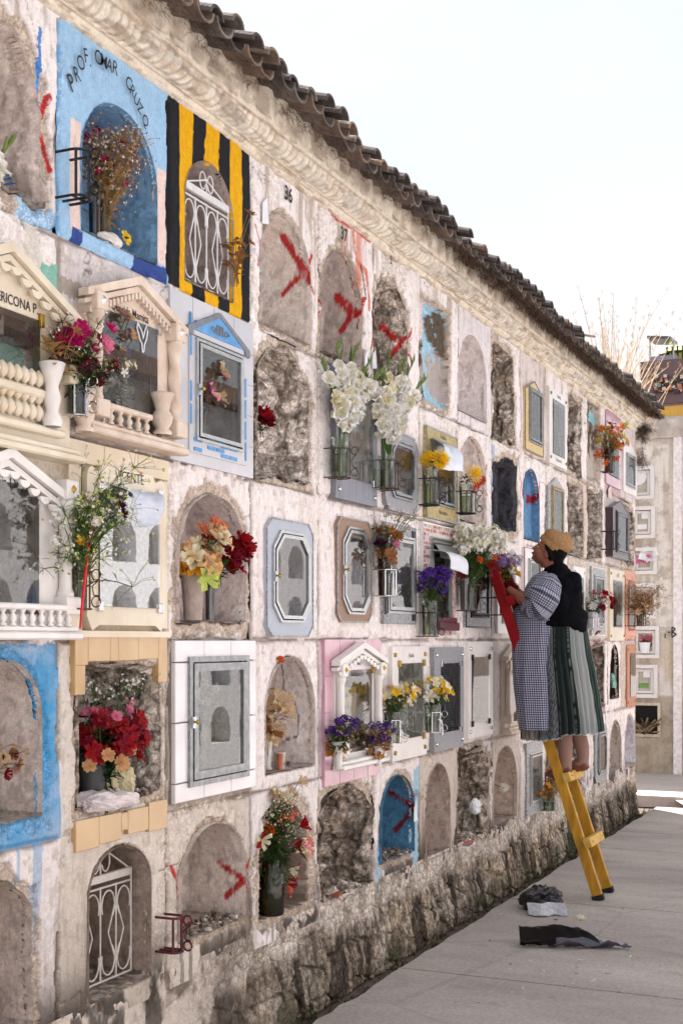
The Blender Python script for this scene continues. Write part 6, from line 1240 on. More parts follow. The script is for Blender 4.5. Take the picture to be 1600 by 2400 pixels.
x_, _ = P(455, 1750, -.02); b = MB(); b.box(x_-.01, x_+.05, .06, .12, sill+.01, sill+.22, 0, .008); b.box(x_+.055, x_+.10, .08, .12, sill+.01, sill+.19, 0, .004); single('wooden_keepsake', b, mat('dark_wood', C(84,50,40), .5), 'dark wooden keepsake box behind the wide aluminium door', 'keepsake')
# empty holder with red smears, wire by the bottom row
B0, r, h, s_ = vpx(409, 2150, 2228, .065, 30); holder('empty bent iron holder with red paint smears beside the bottom row cross', B0, .032, h, mat('black_iron_red', C(60,54,58), .5, .4, scale=14, col2=C(120,40,44)), wr=.005)
# wire shelf of the dark cabinet
B0, r, h, s_ = vpx(1432, 1245, 1286, .09, 20); holder('black empty wire holder on the dark varnished cabinet', B0, r, h, M_BLACK, wr=.004)
# --- sheets of plastic and paper tied over fronts
def sheet(name, label, pts, m, cat, nu=14, nv=10, wave=.012, seed=0):
    """curved sheet from 4 corners (top-left, top-right, bottom-right, bottom-left) bellying outward"""
    R = random.Random(seed); a, b_, c_, d_ = [Vector(p) for p in pts]; mb = MB(); vs = []
    for side in (0, 1):
        for j in range(nv+1):
            v = j/nv
            for i in range(nu+1):
                u = i/nu; p = a.lerp(b_, u).lerp(d_.lerp(c_, u), v); p = p+Vector((0, -.05*math.sin(v*PI)*1.0, .03*math.sin(v*PI)))+Vector((0, -1, .4))*wave*(fbm(np.array([u*4+seed]), np.array([v*1.5]), 7, 3)[0]-.5)*4; vs.append(p+Vector((0, .0012*side, -.0012*side)))
    n = (nu+1)*(nv+1); fs = []
    for s_ in (0, 1):
        for j in range(nv):
            for i in range(nu): k = s_*n+j*(nu+1)+i; f = (k, k+1, k+nu+2, k+nu+1); fs.append(f if not s_ else f[::-1])
    edge = [i for i in range(nu+1)]+[j*(nu+1)+nu for j in range(1, nv+1)]+[nv*(nu+1)+i for i in range(nu-1, -1, -1)]+[j*(nu+1) for j in range(nv-1, 0, -1)]
    for p_, q_ in zip(edge, edge[1:]+edge[:1]): fs.append((p_, p_+n, q_+n, q_))
    mb.add(vs, fs); return single(name, mb, m, label, cat, smooth=True)
M_PLAST = mat('milky_plastic', C(196,204,216), .25, scale=6, col2=C(216,222,232), coat=.5, bump=.3, bscale=14)
q = lambda x, y, e: tuple(P3(x, y, e))
sheet('plastic_sheet', 'folded newspaper and plastic awning over the mirror pane', (q(258,1140,.02), q(345,1152,.02), q(366,1230,.12), q(318,1234,.13)), mat('newsprint_awning', C(186,194,210), .6, scale=14, col2=C(210,214,224), stretch=(1,1,5)), 'awning', seed=1)
sheet('plastic_sheet', 'milky plastic sheet hanging off the gilt window', (q(1008,1028,.02), q(1042,1042,.02), q(1088,1106,.16), q(1040,1098,.14)), M_PLAST, 'plastic sheet', seed=2)
sheet('paper_sheet', 'curling white paper stuck under the metal awning of the mosaic front', (q(1004,1288,.03), q(1046,1294,.03), q(1096,1347,.17), q(1056,1332,.15)), mat('blank_paper', C(214,216,224), .7, var=.03), 'paper', wave=.003, seed=3)
for i, (x, y, w, h_, lab) in enumerate(((620,500,.05,.10,'torn paper notice beside the first crossed arch'),(858,845,.05,.07,'left paper note under the stained arch'),(876,848,.045,.08,'right paper note under the broken arch'),(972,1908,.04,.09,'beige slip beside the blue bottom niche'),(1376,1420,.09,.16,'pinkish card behind the flowers in the tin'),(1428,1156,.12,.10,'wrinkled white paper above the dark cabinet'))):
    x_, z_ = P(x, y, .012); b = MB(); b.add([(x_-w/2,-.014,z_-h_/2),(x_+w/2,-.02,z_-h_/2+.01),(x_+w/2,-.013,z_+h_/2+.03),(x_-w/2,-.018,z_+h_/2-.01),(x_-w/2,-.012,z_-h_/2),(x_+w/2,-.012,z_-h_/2+.01),(x_+w/2,-.011,z_+h_/2+.03),(x_-w/2,-.012,z_+h_/2-.01)], [(0,1,2,3),(4,7,6,5),(0,4,5,1),(1,5,6,2),(2,6,7,3),(3,7,4,0)]); single('paper_note', b, M_PAPER if i < 4 else mat('beige_card', C(206,192,182), .8), lab, 'paper')
# odds and ends in the bottom niches
sill = P(751,2128)[1]; x_, _ = P(790, 2100, -.0); b = MB(); b.obox((x_, .0, sill+.03), Vector((.09,.02,0)), Vector((-.008,.03,0)), Vector((0,0,.014))); single('brick_shard', b, mat('brick_shard', C(150,84,56), .9, bump=.5), 'thin reddish brick shard on the sill of the collapsed niche', 'brick')
def rubble(label, op_px, sill_px, seed, n=130, m=None):
    R = random.Random(seed); b = MB(); sl, sr = P(op_px[0],1500)[0], P(op_px[1],1500)[0]; z = P(*sill_px)[1]
    for _ in range(n):
        x = R.uniform(sl+.01, sr-.01); y = R.uniform(-.005,.13); s = R.uniform(.004,.016); b.obox((x, y, z+s*.5+R.uniform(0,.02)), Vector((s,R.uniform(-s,s)*.5,R.uniform(-s,s)*.4)), Vector((R.uniform(-s,s)*.3,s,0)), Vector((R.uniform(-s,s)*.3,0,s*.8)), R.choice([0,0,1,2]))
    o = b.build('rubble', m or [mat('crumb_stone', C(130,116,102), .95), mat('pale_crumb', C(196,184,174), .95), mat('dark_crumb', C(80,68,58), .95)]); tag(o, label, 'rubble', kind='stuff')
rubble('loose rubble on the sill of the collapsed niche', (755,866), (755,2122), 1); rubble('chips and shards on the floor of the blue bottom niche', (895,966), (899,2024), 2); rubble('dust and crumbs on the broken sill of the crossed bottom niche', (427,570), (425,2211), 3, 160)
rubble('plaster crumbs on the sill of the torn open niche', (1075,1138), (1072,1988), 4, 90); rubble('crumbs on the sill of the tan tiled niche', (185,368), (182,1897), 5, 120)
x_, z_ = P(1114, 1885, .0); crumple('paper_ball', 'crumpled white paper lodged in the torn open niche', (x_, .0, z_-.06), (.06,.035,.065), M_PAPER, 7, 'paper', .4, 20, 14)
x_, z_ = P(1090, 1985, .0); b = MB(); b.obox((x_-.01, -.0, z_+.012), Vector((.16,.01,.01)), Vector((-.01,.09,0)), Vector((0,0,.008)), 0); b.obox((x_+.01, -.01, z_+.026), Vector((.12,.03,.005)), Vector((-.03,.07,0)), Vector((0,0,.005)), 1); single('cardboard', b, [M_PAPER, mat('pink_card', C(196,120,120), .8)], 'stack of torn card on the sill of the torn open niche', 'card')
x_, z_ = P(1440, 1600, .02); crumple('plastic_scrap', 'teal plastic scrap caught in the narrow dark niche', (x_, .0, z_-.05), (.06,.03,.08), mat('teal_plastic', C(120,176,160), .4, var=.2), 8, 'plastic scrap', .5)
# ================================================================== LADDER
XP = 8.22
def K(px, py, l=0.0):
    """photo point -> place in the upright plane through the ladder and the woman, l metres towards her left"""
    y, z = jamb_pt(px, py, XP); return Vector((XP-l, y, z))
yel = mat('yellow_ladder_paint', C(160,110,18), .55, scale=26, col2=C(200,148,32), stretch=(1,1,.22), bump=.5, bscale=60); yeo = mat('worn_yellow_paint', C(190,146,58), .7, scale=20, col2=C(208,172,96), bump=.3); redp = mat('red_ladder_paint', C(118,8,14), .55, scale=14, col2=C(138,12,20), stretch=(1,1,.3), spec=.2, bump=.2); rub_ = mat('black_rubber', C(26,26,28), .8)
def ladder():
    t = thing('wooden_ladder', 'narrow wooden ladder, yellow below and red above, leaning on the niche wall', 'ladder', (XP, -.76, 0))
    f0 = G(1402, 2112); X0 = f0.x; top_y = -.07
    # rail line: through the foot and the top seen at (1138,1284)
    k = (1138-800)/F; q = D+top_y; X1 = q*(CA+k*SA)/(SA-k*CA); zc = X1*CA+q*SA; p1 = Vector((X1, top_y, HC-(1284-1500)*zc/F)); v = (p1-f0); L_ = v.length; v = v.normalized()
    ax = Vector((1,0,0)); wid = (ax.cross(v)).normalized(); ax = v.cross(wid).normalized(); rw = .066; rt = .032; gap = .29
    def rail(dx, name):
        for a, b_, m, nm in ((0.012, .50, yel, 'lower_rail'), (.50, 1.0, redp, 'upper_rail')):
            mb = MB(); c0 = f0+Vector((dx,0,0)); p = c0+v*L_*a; q_ = c0+v*L_*b_; mb.obox((p+q_)/2, (q_-p), wid*rw, ax*rt); o = mb.build(nm, m, t)
            bm = o.modifiers.new('b', 'BEVEL'); bm.width = .004; bm.segments = 2
        mb = MB(); c0 = f0+Vector((dx,0,0)); mb.obox(c0+v*.018, v*.036, wid*(rw+.01), ax*(rt+.01)); mb.build('rubber_foot', rub_, t)
    rail(rt*.5, 'near'); rail(gap, 'far')
    # rungs: solid blocks fixed across the outer edge of both rails
    for yy, m in ((1981,yeo),(1828,yeo),(1690,yeo),(1413,redp)):
        s = (2112-yy)/(2112-1284); c = f0+v*L_*s+Vector((gap*.5+.01,0,0))-wid*0; out = wid if wid.y < 0 else -wid
        mb = MB(); mb.obox(c+out*(rw*.5+.018), Vector((gap+.075,0,0)), out*.05, v*.062); o = mb.build('rung', m, t); sb = MB(); [sb.lathe(c+out*(rw*.5+.0435)+Vector((dx,0,0)), [(0,.0),(.006,.0),(.006,.003),(0,.004)], 8) for dx in (-.13,.13)]; sb.build('screw', rub_, o); bm = o.modifiers.new('b', 'BEVEL'); bm.width = .005; bm.segments = 2
    return t
ladder()
# ================================================================== THE WOMAN ON THE LADDER
def fabric(name, rough=.9, check=None):
    m, nt, N, L_, B = _nodes(name)
    if check:
        uv = N.new('ShaderNodeUVMap'); sp = N.new('ShaderNodeSeparateXYZ'); L_.new(uv.outputs[0], sp.inputs[0]); outs = []
        for ax in (0, 1):
            w = N.new('ShaderNodeMath'); w.operation = 'MULTIPLY'; w.inputs[1].default_value = 1/check[0]; L_.new(sp.outputs[ax], w.inputs[0])
            f = N.new('ShaderNodeMath'); f.operation = 'FRACT'; L_.new(w.outputs[0], f.inputs[0])
            g = N.new('ShaderNodeMath'); g.operation = 'LESS_THAN'; g.inputs[1].default_value = .46; L_.new(f.outputs[0], g.inputs[0]); outs.append(g)
        ad = N.new('ShaderNodeMath'); ad.operation = 'ADD'; L_.new(outs[0].outputs[0], ad.inputs[0]); L_.new(outs[1].outputs[0], ad.inputs[1]); hf = N.new('ShaderNodeMath'); hf.operation = 'MULTIPLY'; hf.inputs[1].default_value = .5; L_.new(ad.outputs[0], hf.inputs[0])
        rp_ = N.new('ShaderNodeValToRGB'); rp_.color_ramp.interpolation = 'CONSTANT'; e = rp_.color_ramp.elements; e[0].color = (*check[1], 1); e[0].position = 0; e[1].color = (*check[3], 1); e[1].position = .8; n_ = e.new(.3); n_.color = (*check[2], 1); L_.new(hf.outputs[0], rp_.inputs[0]); L_.new(rp_.outputs[0], B.inputs['Base Color'])
    else:
        at = N.new('ShaderNodeAttribute'); at.attribute_name = 'Col'; L_.new(at.outputs['Color'], B.inputs['Base Color'])
    tc = N.new('ShaderNodeTexCoord'); n2 = N.new('ShaderNodeTexNoise'); n2.inputs['Scale'].default_value = 160; L_.new(tc.outputs['Object'], n2.inputs['Vector']); bp = N.new('ShaderNodeBump'); bp.inputs['Strength'].default_value = .3; bp.inputs['Distance'].default_value = .002; L_.new(n2.outputs['Fac'], bp.inputs['Height']); L_.new(bp.outputs[0], B.inputs['Normal'])
    B.inputs['Roughness'].default_value = rough; B.inputs['Specular IOR Level'].default_value = .15; B.inputs['Sheen Weight'].default_value = .2; return m
def cloth_loft(name, m, parent, levels, n=96, sub=7, fold=0.0, nf=9, pleat=0.0, npl=26, colf=None, seed=0, thick=0.0, hem=None, drape=0.0, close_top=False):
    """rings through silhouette levels (py, px_front, px_back, half width, lean) with folds; carries UVs in metres"""
    R = []
    for a, b_ in zip(levels, levels[1:]):
        for i in range(sub):
            t = i/sub; t2 = t*t*(3-2*t)*.4+t*.6; R.append([a[j]+(b_[j]-a[j])*(t if j == 0 else t2) for j in range(4)])
    R.append(list(levels[-1][:4])); nr = len(R); vs = np.zeros((nr, n, 3)); uv = np.zeros((nr, n, 2)); W = np.zeros((nr, n))
    for j, (py, pf, pb, hw) in enumerate(R):
        a = K(pf, py); b_ = K(pb, py); c = (a+b_)*.5; ry = abs(a.y-b_.y)/2; tt = j/(nr-1); acc = 0; prev = None
        for i in range(n):
            ph = 2*PI*i/n; cs, sn = math.cos(ph), math.sin(ph); e = .86
            x = abs(cs)**e*(1 if cs > 0 else -1); l = abs(sn)**e*(1 if sn > 0 else -1)
            f = 1+pleat*(.25+.75*tt)*(.55+.9*abs(math.sin(ph*2.3+seed)))*math.sin(npl*ph+.9*math.sin(3*ph+seed)+.8*math.sin(5*ph+tt*2))+fold*(fbm(np.array([cs*nf*.3+seed+tt*.9]), np.array([sn*nf*.3+tt*1.8]), 300+seed, 4)[0]-.5)*2
            dz = 0
            if hem and tt > .6: dz = hem(x, tt)
            p = Vector((c.x-l*hw*f, c.y-x*ry*f, a.z*(1-(x+1)/2)+b_.z*((x+1)/2)+dz)); vs[j, i] = p; W[j, i] = x
            if prev is not None: acc += (p-prev).length
            prev = p; uv[j, i] = (acc, -p.z)
    for j in range(1, nr): uv[j, :, 0] = uv[j, :, 0]*.5+uv[nr//2, :, 0]*.5
    idx = np.arange(nr*n).reshape(nr, n); q = np.stack([idx[:-1], idx[1:], np.roll(idx, -1, 1)[1:], np.roll(idx, -1, 1)[:-1]], -1).reshape(-1, 4)
    col = None
    if colf is not None:
        T = np.repeat(np.linspace(0, 1, nr)[:, None], n, 1); PH = np.repeat((2*PI*np.arange(n)/n)[None], nr, 0); col = colf(W, T, PH, vs).reshape(-1, 3)
    pl = parent_loc(parent); co = vs.reshape(-1, 3)-np.array(pl); o = grid_obj(name, co, q, col, m, parent, True)
    ul = o.data.uv_layers.new(name='UVMap'); lv = np.zeros(len(o.data.loops), dtype=np.int32); o.data.loops.foreach_get('vertex_index', lv); uu = uv.reshape(-1, 2)[lv]; ul.data.foreach_set('uv', uu.astype(np.float32).ravel())
    md = o.modifiers.new('s', 'SOLIDIFY'); md.thickness = .005; md.offset = -1; return o
def remeshed(name, mb, m, parent, vox=.006, sm=3):
    o = mb.build(name, m, parent, True); md = o.modifiers.new('r', 'REMESH'); md.mode = 'VOXEL'; md.voxel_size = vox; md.use_smooth_shade = True
    s = o.modifiers.new('s', 'SMOOTH'); s.iterations = sm; s.factor = .5
    dg = bpy.context.evaluated_depsgraph_get(); dg.update(); me = bpy.data.meshes.new_from_object(o.evaluated_get(dg)); me.name = name; o.modifiers.clear(); old = o.data; o.data = me; bpy.data.meshes.remove(old)
    if not me.materials: me.materials.append(m)
    me.polygons.foreach_set('use_smooth', [True]*len(me.polygons)); return o
def ell(mb, c, ax, ay, az, mi=0, n=20, k=14):
    vs = []
    for j in range(k+1):
        th = PI*j/k
        for i in range(n):
            a = 2*PI*i/n; vs.append(c+ax*math.sin(th)*math.cos(a)+ay*math.sin(th)*math.sin(a)+az*math.cos(th))
    mb.add(vs, [(j*n+i, j*n+(i+1)%n, (j+1)*n+(i+1)%n, (j+1)*n+i) for j in range(k) for i in range(n)], mi)
def woman():
    base = K(1330, 1813); root = thing('person', 'woman in tan knitted cap, black shawl and pleated skirt on the ladder, looking up', 'person', tuple(base))
    skin = mat('brown_skin', C(136,84,64), .55, scale=30, var=.10, sub=.12, spec=.4, bump=.15, bscale=120)
    b = MB(); X = Vector((1,0,0)); 
    T = lambda pts, r, n=16: b.tube(pts, r, n)
    T([K(1316,1560), K(1312,1510), K(1296,1450), K(1294,1395), K(1297,1360), K(1296,1340), K(1290,1318)], [.12,.15,.14,.13,.10,.052,.05], 20)
    T([K(1292,1372,-.15), K(1293,1368,0), K(1292,1372,.15)], [.05,.075,.05])
    armL = [K(1300,1374,.155), K(1294,1402,.2), K(1274,1426,.215), K(1244,1408,.20), K(1216,1389,.175), K(1208,1383,.17)]; T(armL, [.05,.047,.043,.038,.028,.026], 14)
    armR = [K(1290,1374,-.155), K(1262,1402,-.19), K(1242,1425,-.18), K(1215,1402,-.14), K(1196,1380,-.10), K(1188,1374,-.09)]; T(armR, [.05,.045,.04,.034,.026,.024], 14)
    for l, kx, ax_, ay_ in ((.07,1318,1330,1788),(-.065,1338,1358,1783)):
        T([K(1316,1555,l*1.2), K(kx,1650,l), K(kx+5,1690,l), K(ax_,1750,l), K(ax_+2,ay_,l)], [.085,.056,.049,.043,.034], 14); T([K(ax_+6,ay_+8,l), K(ax_-14,ay_+12,l), K(ax_-38,ay_+24,l)], [.034,.034,.02], 12)
    # hands: palm and five fingers closed over each rail
    def hand(w, tip_dir, nrm, side):
        w = Vector(w); f = Vector(tip_dir).normalized(); n_ = Vector(nrm).normalized(); s = f.cross(n_).normalized()*side
        ell(b, w+f*.045, f*.050, s*.040, n_*.017)
        for i, (o_, ln, r) in enumerate(((-.030,.058,.0085),(-.011,.066,.009),(.009,.062,.009),(.028,.050,.0078))):
            p0 = w+f*.075+s*o_; p1 = p0+f*ln*.42+n_*.004+s*o_*.12; p2 = p1+f*ln*.34-n_*ln*.22; p3 = p2+f*ln*.08-n_*ln*.36; b.tube([w+f*.05+s*o_*.8, p0, p1, p2, p3], [r*1.1,r*1.12,r,r*.95,r*.75], 10)
        p0 = w+f*.025-s*.03; b.tube([w+f*.015-s*.012, p0, p0+f*.022-s*.018-n_*.012, p0+f*.048-s*.020-n_*.03], [.013,.012,.0105,.008], 10)
    hand(K(1208,1383,.168), K(1180,1366,.158)-K(1208,1383,.168), (-.85,.15,.5), -1)
    hand(K(1188,1374,-.09), K(1164,1358,-.08)-K(1188,1374,-.09), (.5,.2,.8), 1)
    # head tipped back, looking up to the wall
    hc = K(1288,1294); tl = math.radians(24); f = Vector((0, math.cos(tl), math.sin(tl))); u = Vector((0, -math.sin(tl), math.cos(tl))); l = Vector((-1,0,0))
    f = (f+Vector((-.10,0,0))).normalized()
    H = lambda a, c, d=0: hc+f*a+u*c+l*d
    ell(b, H(-.005,.018), f*.094, l*.074, u*.088); ell(b, H(.028,-.040), f*.062, l*.066, u*.056); ell(b, H(.044,-.074), f*.038, l*.042, u*.028); ell(b, H(.004,-.062), f*.055, l*.058, u*.036); ell(b, H(.062,-.020), f*.026, l*.052, u*.030)
    for s_ in (-1, 1): ell(b, H(.052,-.026,s_*.038), f*.030, l*.028, u*.030); ell(b, H(-.010,-.012,s_*.078), f*.020, l*.010, u*.031); ell(b, H(.074,.024,s_*.030), f*.014, l*.024, u*.009); 
    b.tube([H(.086,.020), H(.098,-.004), H(.109,-.018), H(.094,-.028)], [.008,.011,.014,.008], 10)
    for s_ in (-1, 1): ell(b, H(.097,-.020,s_*.012), f*.012, l*.008, u*.008)
    ell(b, H(.092,-.043), f*.012, l*.024, u*.007); ell(b, H(.088,-.055), f*.012, l*.022, u*.008); ell(b, H(.080,-.076), f*.018, l*.020, u*.014); b.tube([H(0,-.03), H(-.035,-.09)], [.052,.055], 14)
    body = remeshed('body', b, skin, root, .0045, 4)
    e = MB(); lips = MB(); br = MB()
    for s_ in (-1, 1):
        ell(e, H(.078,.005,s_*.031), f*.009, l*.013, u*.0065, 0, 12, 8); ell(e, H(.0845,.007,s_*.033), f*.0035, l*.005, u*.005, 1, 10, 6); br.tube([H(.088,.028,s_*.014), H(.090,.033,s_*.030), H(.078,.028,s_*.048)], [.0025,.0035,.002], 6)
        e.tube([H(.086,.010,s_*.018), H(.0885,.0145,s_*.031), H(.080,.010,s_*.046)], .0022, 5, 1)
    e.build('eyes', [mat('eye_white', C(200,190,180), .3), mat('dark_iris', C(24,16,14), .2)], root, True); br.build('eyebrows', mat('black_hair', C(15,12,12), .85, var=.3, spec=.08), root)
    lips.tube([H(.094,-.046,-.022), H(.1035,-.047,-.008), H(.1035,-.047,.008), H(.094,-.046,.022)], [.0025,.005,.005,.0025], 8); lips.tube([H(.092,-.052,-.020), H(.100,-.054,0), H(.092,-.052,.020)], [.002,.0052,.002], 8); lips.build('lips', mat('lip_skin', C(118,56,50), .45), root, True)
    # hair: tight cap and a low knot, then the knitted cap
    h = MB(); ell(h, H(-.028,.020), f*.082, l*.081, u*.082); ell(h, H(-.070,-.045), f*.040, l*.050, u*.055); ell(h, H(-.050,-.085), f*.034, l*.036, u*.045); 
    for s_ in (-1, 1): h.tube([H(.040,.056,s_*.062), H(.012,.030,s_*.078), H(-.025,-.004,s_*.080), H(-.05,-.04,s_*.060)], [.008,.013,.016,.02], 10)
    remeshed('hair', h, MATS['black_hair'], root, .006, 3)
    kn = mat('tan_knit', C(142,108,72), .98, scale=90, col2=C(174,138,98), bump=.7, bscale=110, bdist=.01, spec=.1); c = MB(); ca = (u*1.0-f*.34).normalized(); cf = (f+u*.34).normalized(); o_ = H(-.006,.054)-ca*.02; n, k = 64, 22; vs = []
    prof = [(1.0,-.008),(1.05,.0),(1.06,.016),(1.04,.030),(1.01,.036),(1.05,.044),(1.08,.058),(1.06,.078),(.96,.098),(.77,.115),(.50,.127),(.24,.133),(0.02,.134)]
    for j, (r, hh) in enumerate(prof):
        for i in range(n):
            a = 2*PI*i/n; rib = 1+(.018*math.cos(32*a) if j < 4 else .012*math.cos(12*a+j*1.1)); back = 1+.06*max(0, -math.cos(a))*(j > 4); vs.append(o_+cf*math.cos(a)*.094*r*rib*back+l*math.sin(a)*.083*r*rib+ca*hh*(.92+.10*(-math.cos(a) if j > 4 else 0)))
    c.add(vs, [(j*n+i, j*n+(i+1)%n, (j+1)*n+(i+1)%n, (j+1)*n+i) for j in range(len(prof)-1) for i in range(n)]); cp = c.build('knitted_cap', kn, root, True); md = cp.modifiers.new('s', 'SOLIDIFY'); md.thickness = .006; md.offset = -1
    # clothes
    chk = fabric('checked_cotton', .85, (.0145, C(176,176,190), C(92,94,116), C(26,28,46)))
    cloth_loft('checked_dress', chk, root, [(1342,1268,1312,.09),(1356,1250,1318,.15),(1376,1238,1322,.18),(1410,1222,1328,.19),(1440,1206,1330,.20),(1480,1209,1328,.215),(1530,1209,1330,.245),(1600,1214,1332,.275),(1660,1222,1332,.295),(1706,1229,1332,.305)], 120, 6, .055, 12, .012, 15, seed=3)
    def scol(W, T, PH, vs):
        c_ = np.empty(W.shape+(3,)); c_[...] = C(58,62,66); hb = (np.sin(vs[..., 2]*500+np.sin(PH*90)*2.5) > 0); near = np.sin(PH) > 0
        mixc(c_, (W > .66)*1.0, C(132,136,134)); mixc(c_, (W > .66)*hb*.25, C(120,122,124)); mixc(c_, ((W > -.3) & (W < .17))*hb*.6, C(122,124,126)); mixc(c_, ((W > .17) & (W < .66))*1.0, C(16,30,28)); mixc(c_, (np.abs(W-.24) < .016)*(np.sin(vs[..., 2]*330) > -.3)*1.0, C(84,94,86)); mixc(c_, (np.abs(W-.60) < .016)*(np.sin(vs[..., 2]*330) > -.3)*1.0, C(92,100,92)); mixc(c_, (W > .965)*1.0, C(18,40,36)); mixc(c_, (W < -.35)*hb*.5, C(128,128,126)); mixc(c_, ((W < -.4) & (W > -.8))*.8, C(140,136,130)); mixc(c_, ((W > .78) & (W < .80))*.8, C(60,70,70)); mixc(c_, (~near & (W > -.4) & (W < .4))*.5, C(150,152,150)); mixc(c_, (T > .992)*.9, C(190,192,188)); return c_
    cloth_loft('pleated_skirt', fabric('woven_skirt'), root, [(1470,1228,1370,.165),(1490,1224,1374,.18),(1530,1222,1380,.21),(1580,1225,1390,.235),(1640,1228,1400,.255),(1690,1230,1407,.27),(1718,1231,1409,.275)], 480, 9, .045, 16, .030, 34, colf=scol, seed=5, hem=lambda x, t: (-.034*(1 if x < .25 else 0)*(t-.6)*2.5*(1-max(0, x+.2)))+(.004*math.sin(x*40)))
    # puffed checked sleeves
    def sleeve(pts, rad, seed):
        n = 48; ps = []; rs = []
        for (a, b_), (ra, rb) in zip(zip(pts, pts[1:]), zip(rad, rad[1:])):
            for i in range(8): t = i/8; ps.append(a.lerp(b_, t)); rs.append(ra+(rb-ra)*t)
        ps.append(pts[-1]); rs.append(rad[-1]); vs = np.zeros((len(ps), n, 3)); uv = np.zeros((len(ps), n, 2)); up = Vector((1,0,0)); ln = 0
        for j, p in enumerate(ps):
            t = (ps[min(j+1, len(ps)-1)]-ps[max(j-1, 0)]).normalized(); a = (up-t*up.dot(t)).normalized(); c2 = t.cross(a)
            if j: ln += (p-ps[j-1]).length
            for i in range(n):
                w = 2*PI*i/n; f_ = 1+.10*(fbm(np.array([math.cos(w)*2.5+seed]), np.array([math.sin(w)*2.5+j*.12]), 310, 4)[0]-.5)*2+.03*math.sin(9*w+j*.3); vs[j, i] = p+(a*math.cos(w)+c2*math.sin(w))*rs[j]*f_; uv[j, i] = (w*.095, ln)
        idx = np.arange(len(ps)*n).reshape(len(ps), n); q = np.stack([idx[:-1], np.roll(idx, -1, 1)[:-1], np.roll(idx, -1, 1)[1:], idx[1:]], -1).reshape(-1, 4); pl = parent_loc(root)
        o = grid_obj('sleeve', vs.reshape(-1, 3)-np.array(pl), q, None, chk, root, True); ul = o.data.uv_layers.new(name='UVMap'); lv = np.zeros(len(o.data.loops), dtype=np.int32); o.data.loops.foreach_get('vertex_index', lv); ul.data.foreach_set('uv', uv.reshape(-1, 2)[lv].astype(np.float32).ravel()); md = o.modifiers.new('s', 'SOLIDIFY'); md.thickness = .004
    sleeve([K(1302,1358,.12), K(1301,1376,.165), K(1294,1399,.205), K(1282,1421,.215), K(1266,1423,.208), K(1255,1415,.202)], [.05,.088,.108,.098,.078,.060], 1)
    sleeve([K(1286,1362,-.13), K(1272,1385,-.17), K(1256,1406,-.19), K(1242,1415,-.18), K(1232,1411,-.165)], [.05,.08,.09,.07,.052], 2)
    # black shawl: closed soft body built from overlapping volumes
    s = MB(); E = lambda px, py, l_, ry, rx, rz, rot=0: ell(s, K(px, py, l_), Vector((rx,0,0)), Vector((0, ry*math.cos(rot), ry*math.sin(rot))), Vector((0, -rz*math.sin(rot), rz*math.cos(rot))), 0, 28, 20)
    E(1322,1400,0,.115,.165,.155); E(1312,1440,.0,.125,.185,.125); E(1330,1450,0,.12,.175,.09); E(1300,1354,0,.105,.125,.055,-.25); E(1285,1352,.02,.085,.11,.038,-.3); E(1300,1338,.0,.078,.10,.042,-.25); E(1310,1350,.06,.08,.09,.05,-.3); E(1340,1364,.02,.07,.11,.05,-.6); E(1330,1372,0,.09,.14,.075,-.5); E(1345,1374,.03,.055,.09,.045,-.75); E(1355,1382,.05,.035,.06,.028,-.9); E(1303,1462,0,.10,.19,.04); E(1354,1468,.03,.065,.10,.042,-.35); E(1366,1476,.04,.035,.06,.028,-.6); E(1285,1466,.10,.07,.09,.035,.15); E(1322,1372,.13,.08,.06,.05); E(1318,1410,.15,.07,.05,.09); E(1298,1372,.13,.05,.045,.04)
    sh = remeshed('shawl', s, mat('black_wool', C(15,15,18), .98, scale=8, var=.35, bump=.5, bscale=45, spec=.05), root, .0065, 16); cos_ = np.zeros(len(sh.data.vertices)*3, dtype=np.float32); sh.data.vertices.foreach_get('co', cos_); cc = cos_.reshape(-1, 3); nrm = np.zeros_like(cos_); sh.data.vertices.foreach_get('normal', nrm); nn = nrm.reshape(-1, 3)
    w = np.abs(fbm(cc[:, 1]*7+cc[:, 2]*2.5+3, cc[:, 2]*1.2+cc[:, 0]*3, 321, 2)-.5)*2; cc += nn*((.4-w)*.032)[:, None]; sh.data.vertices.foreach_set('co', cc.ravel()); sh.data.update()
    # stockings and slippers
    st = mat('pinkish_stocking', C(146,112,100), .85, scale=180, var=.12, bump=.3, bscale=200); so_ = mat('brown_leather', C(110,58,42), .45, var=.2, bump=.2)
    for l_, kx, ax_, ay_ in ((.07,1318,1330,1788),(-.065,1338,1358,1783)):
        m_ = MB(); m_.tube([K(kx+1,1640,l_), K(kx+5,1690,l_), K(kx+9,1722,l_), K(ax_+.5,1755,l_), K(ax_+2,ay_-4,l_), K(ax_+1,ay_+6,l_)], [.064,.058,.054,.047,.040,.039], 20); ell(m_, K(ax_-3,ay_+9,l_), Vector((.036,0,0)), Vector((0,.055,0)), Vector((0,0,.036))); m_.tube([K(ax_-6,ay_+8,l_), K(ax_-34,ay_+21,l_)], [.036,.026], 12); remeshed('stocking', m_, st, root, .006, 2)
        m_ = MB(); m_.tube([K(ax_+12,ay_+9,l_), K(ax_+6,ay_+13,l_), K(ax_-12,ay_+17,l_), K(ax_-32,ay_+24,l_), K(ax_-44,ay_+29,l_)], [.030,.036,.034,.033,.020], 16)
        k = remeshed('slipper', m_, so_, root, .006, 2); cs = np.zeros(len(k.data.vertices)*3, dtype=np.float32); k.data.vertices.foreach_get('co', cs); c3 = cs.reshape(-1, 3); c3[:, 2] = np.maximum(c3[:, 2], K(ax_,ay_+29,l_).z-.006-parent_loc(root).z-.0); k.data.vertices.foreach_set('co', c3.ravel())
    return root
woman()
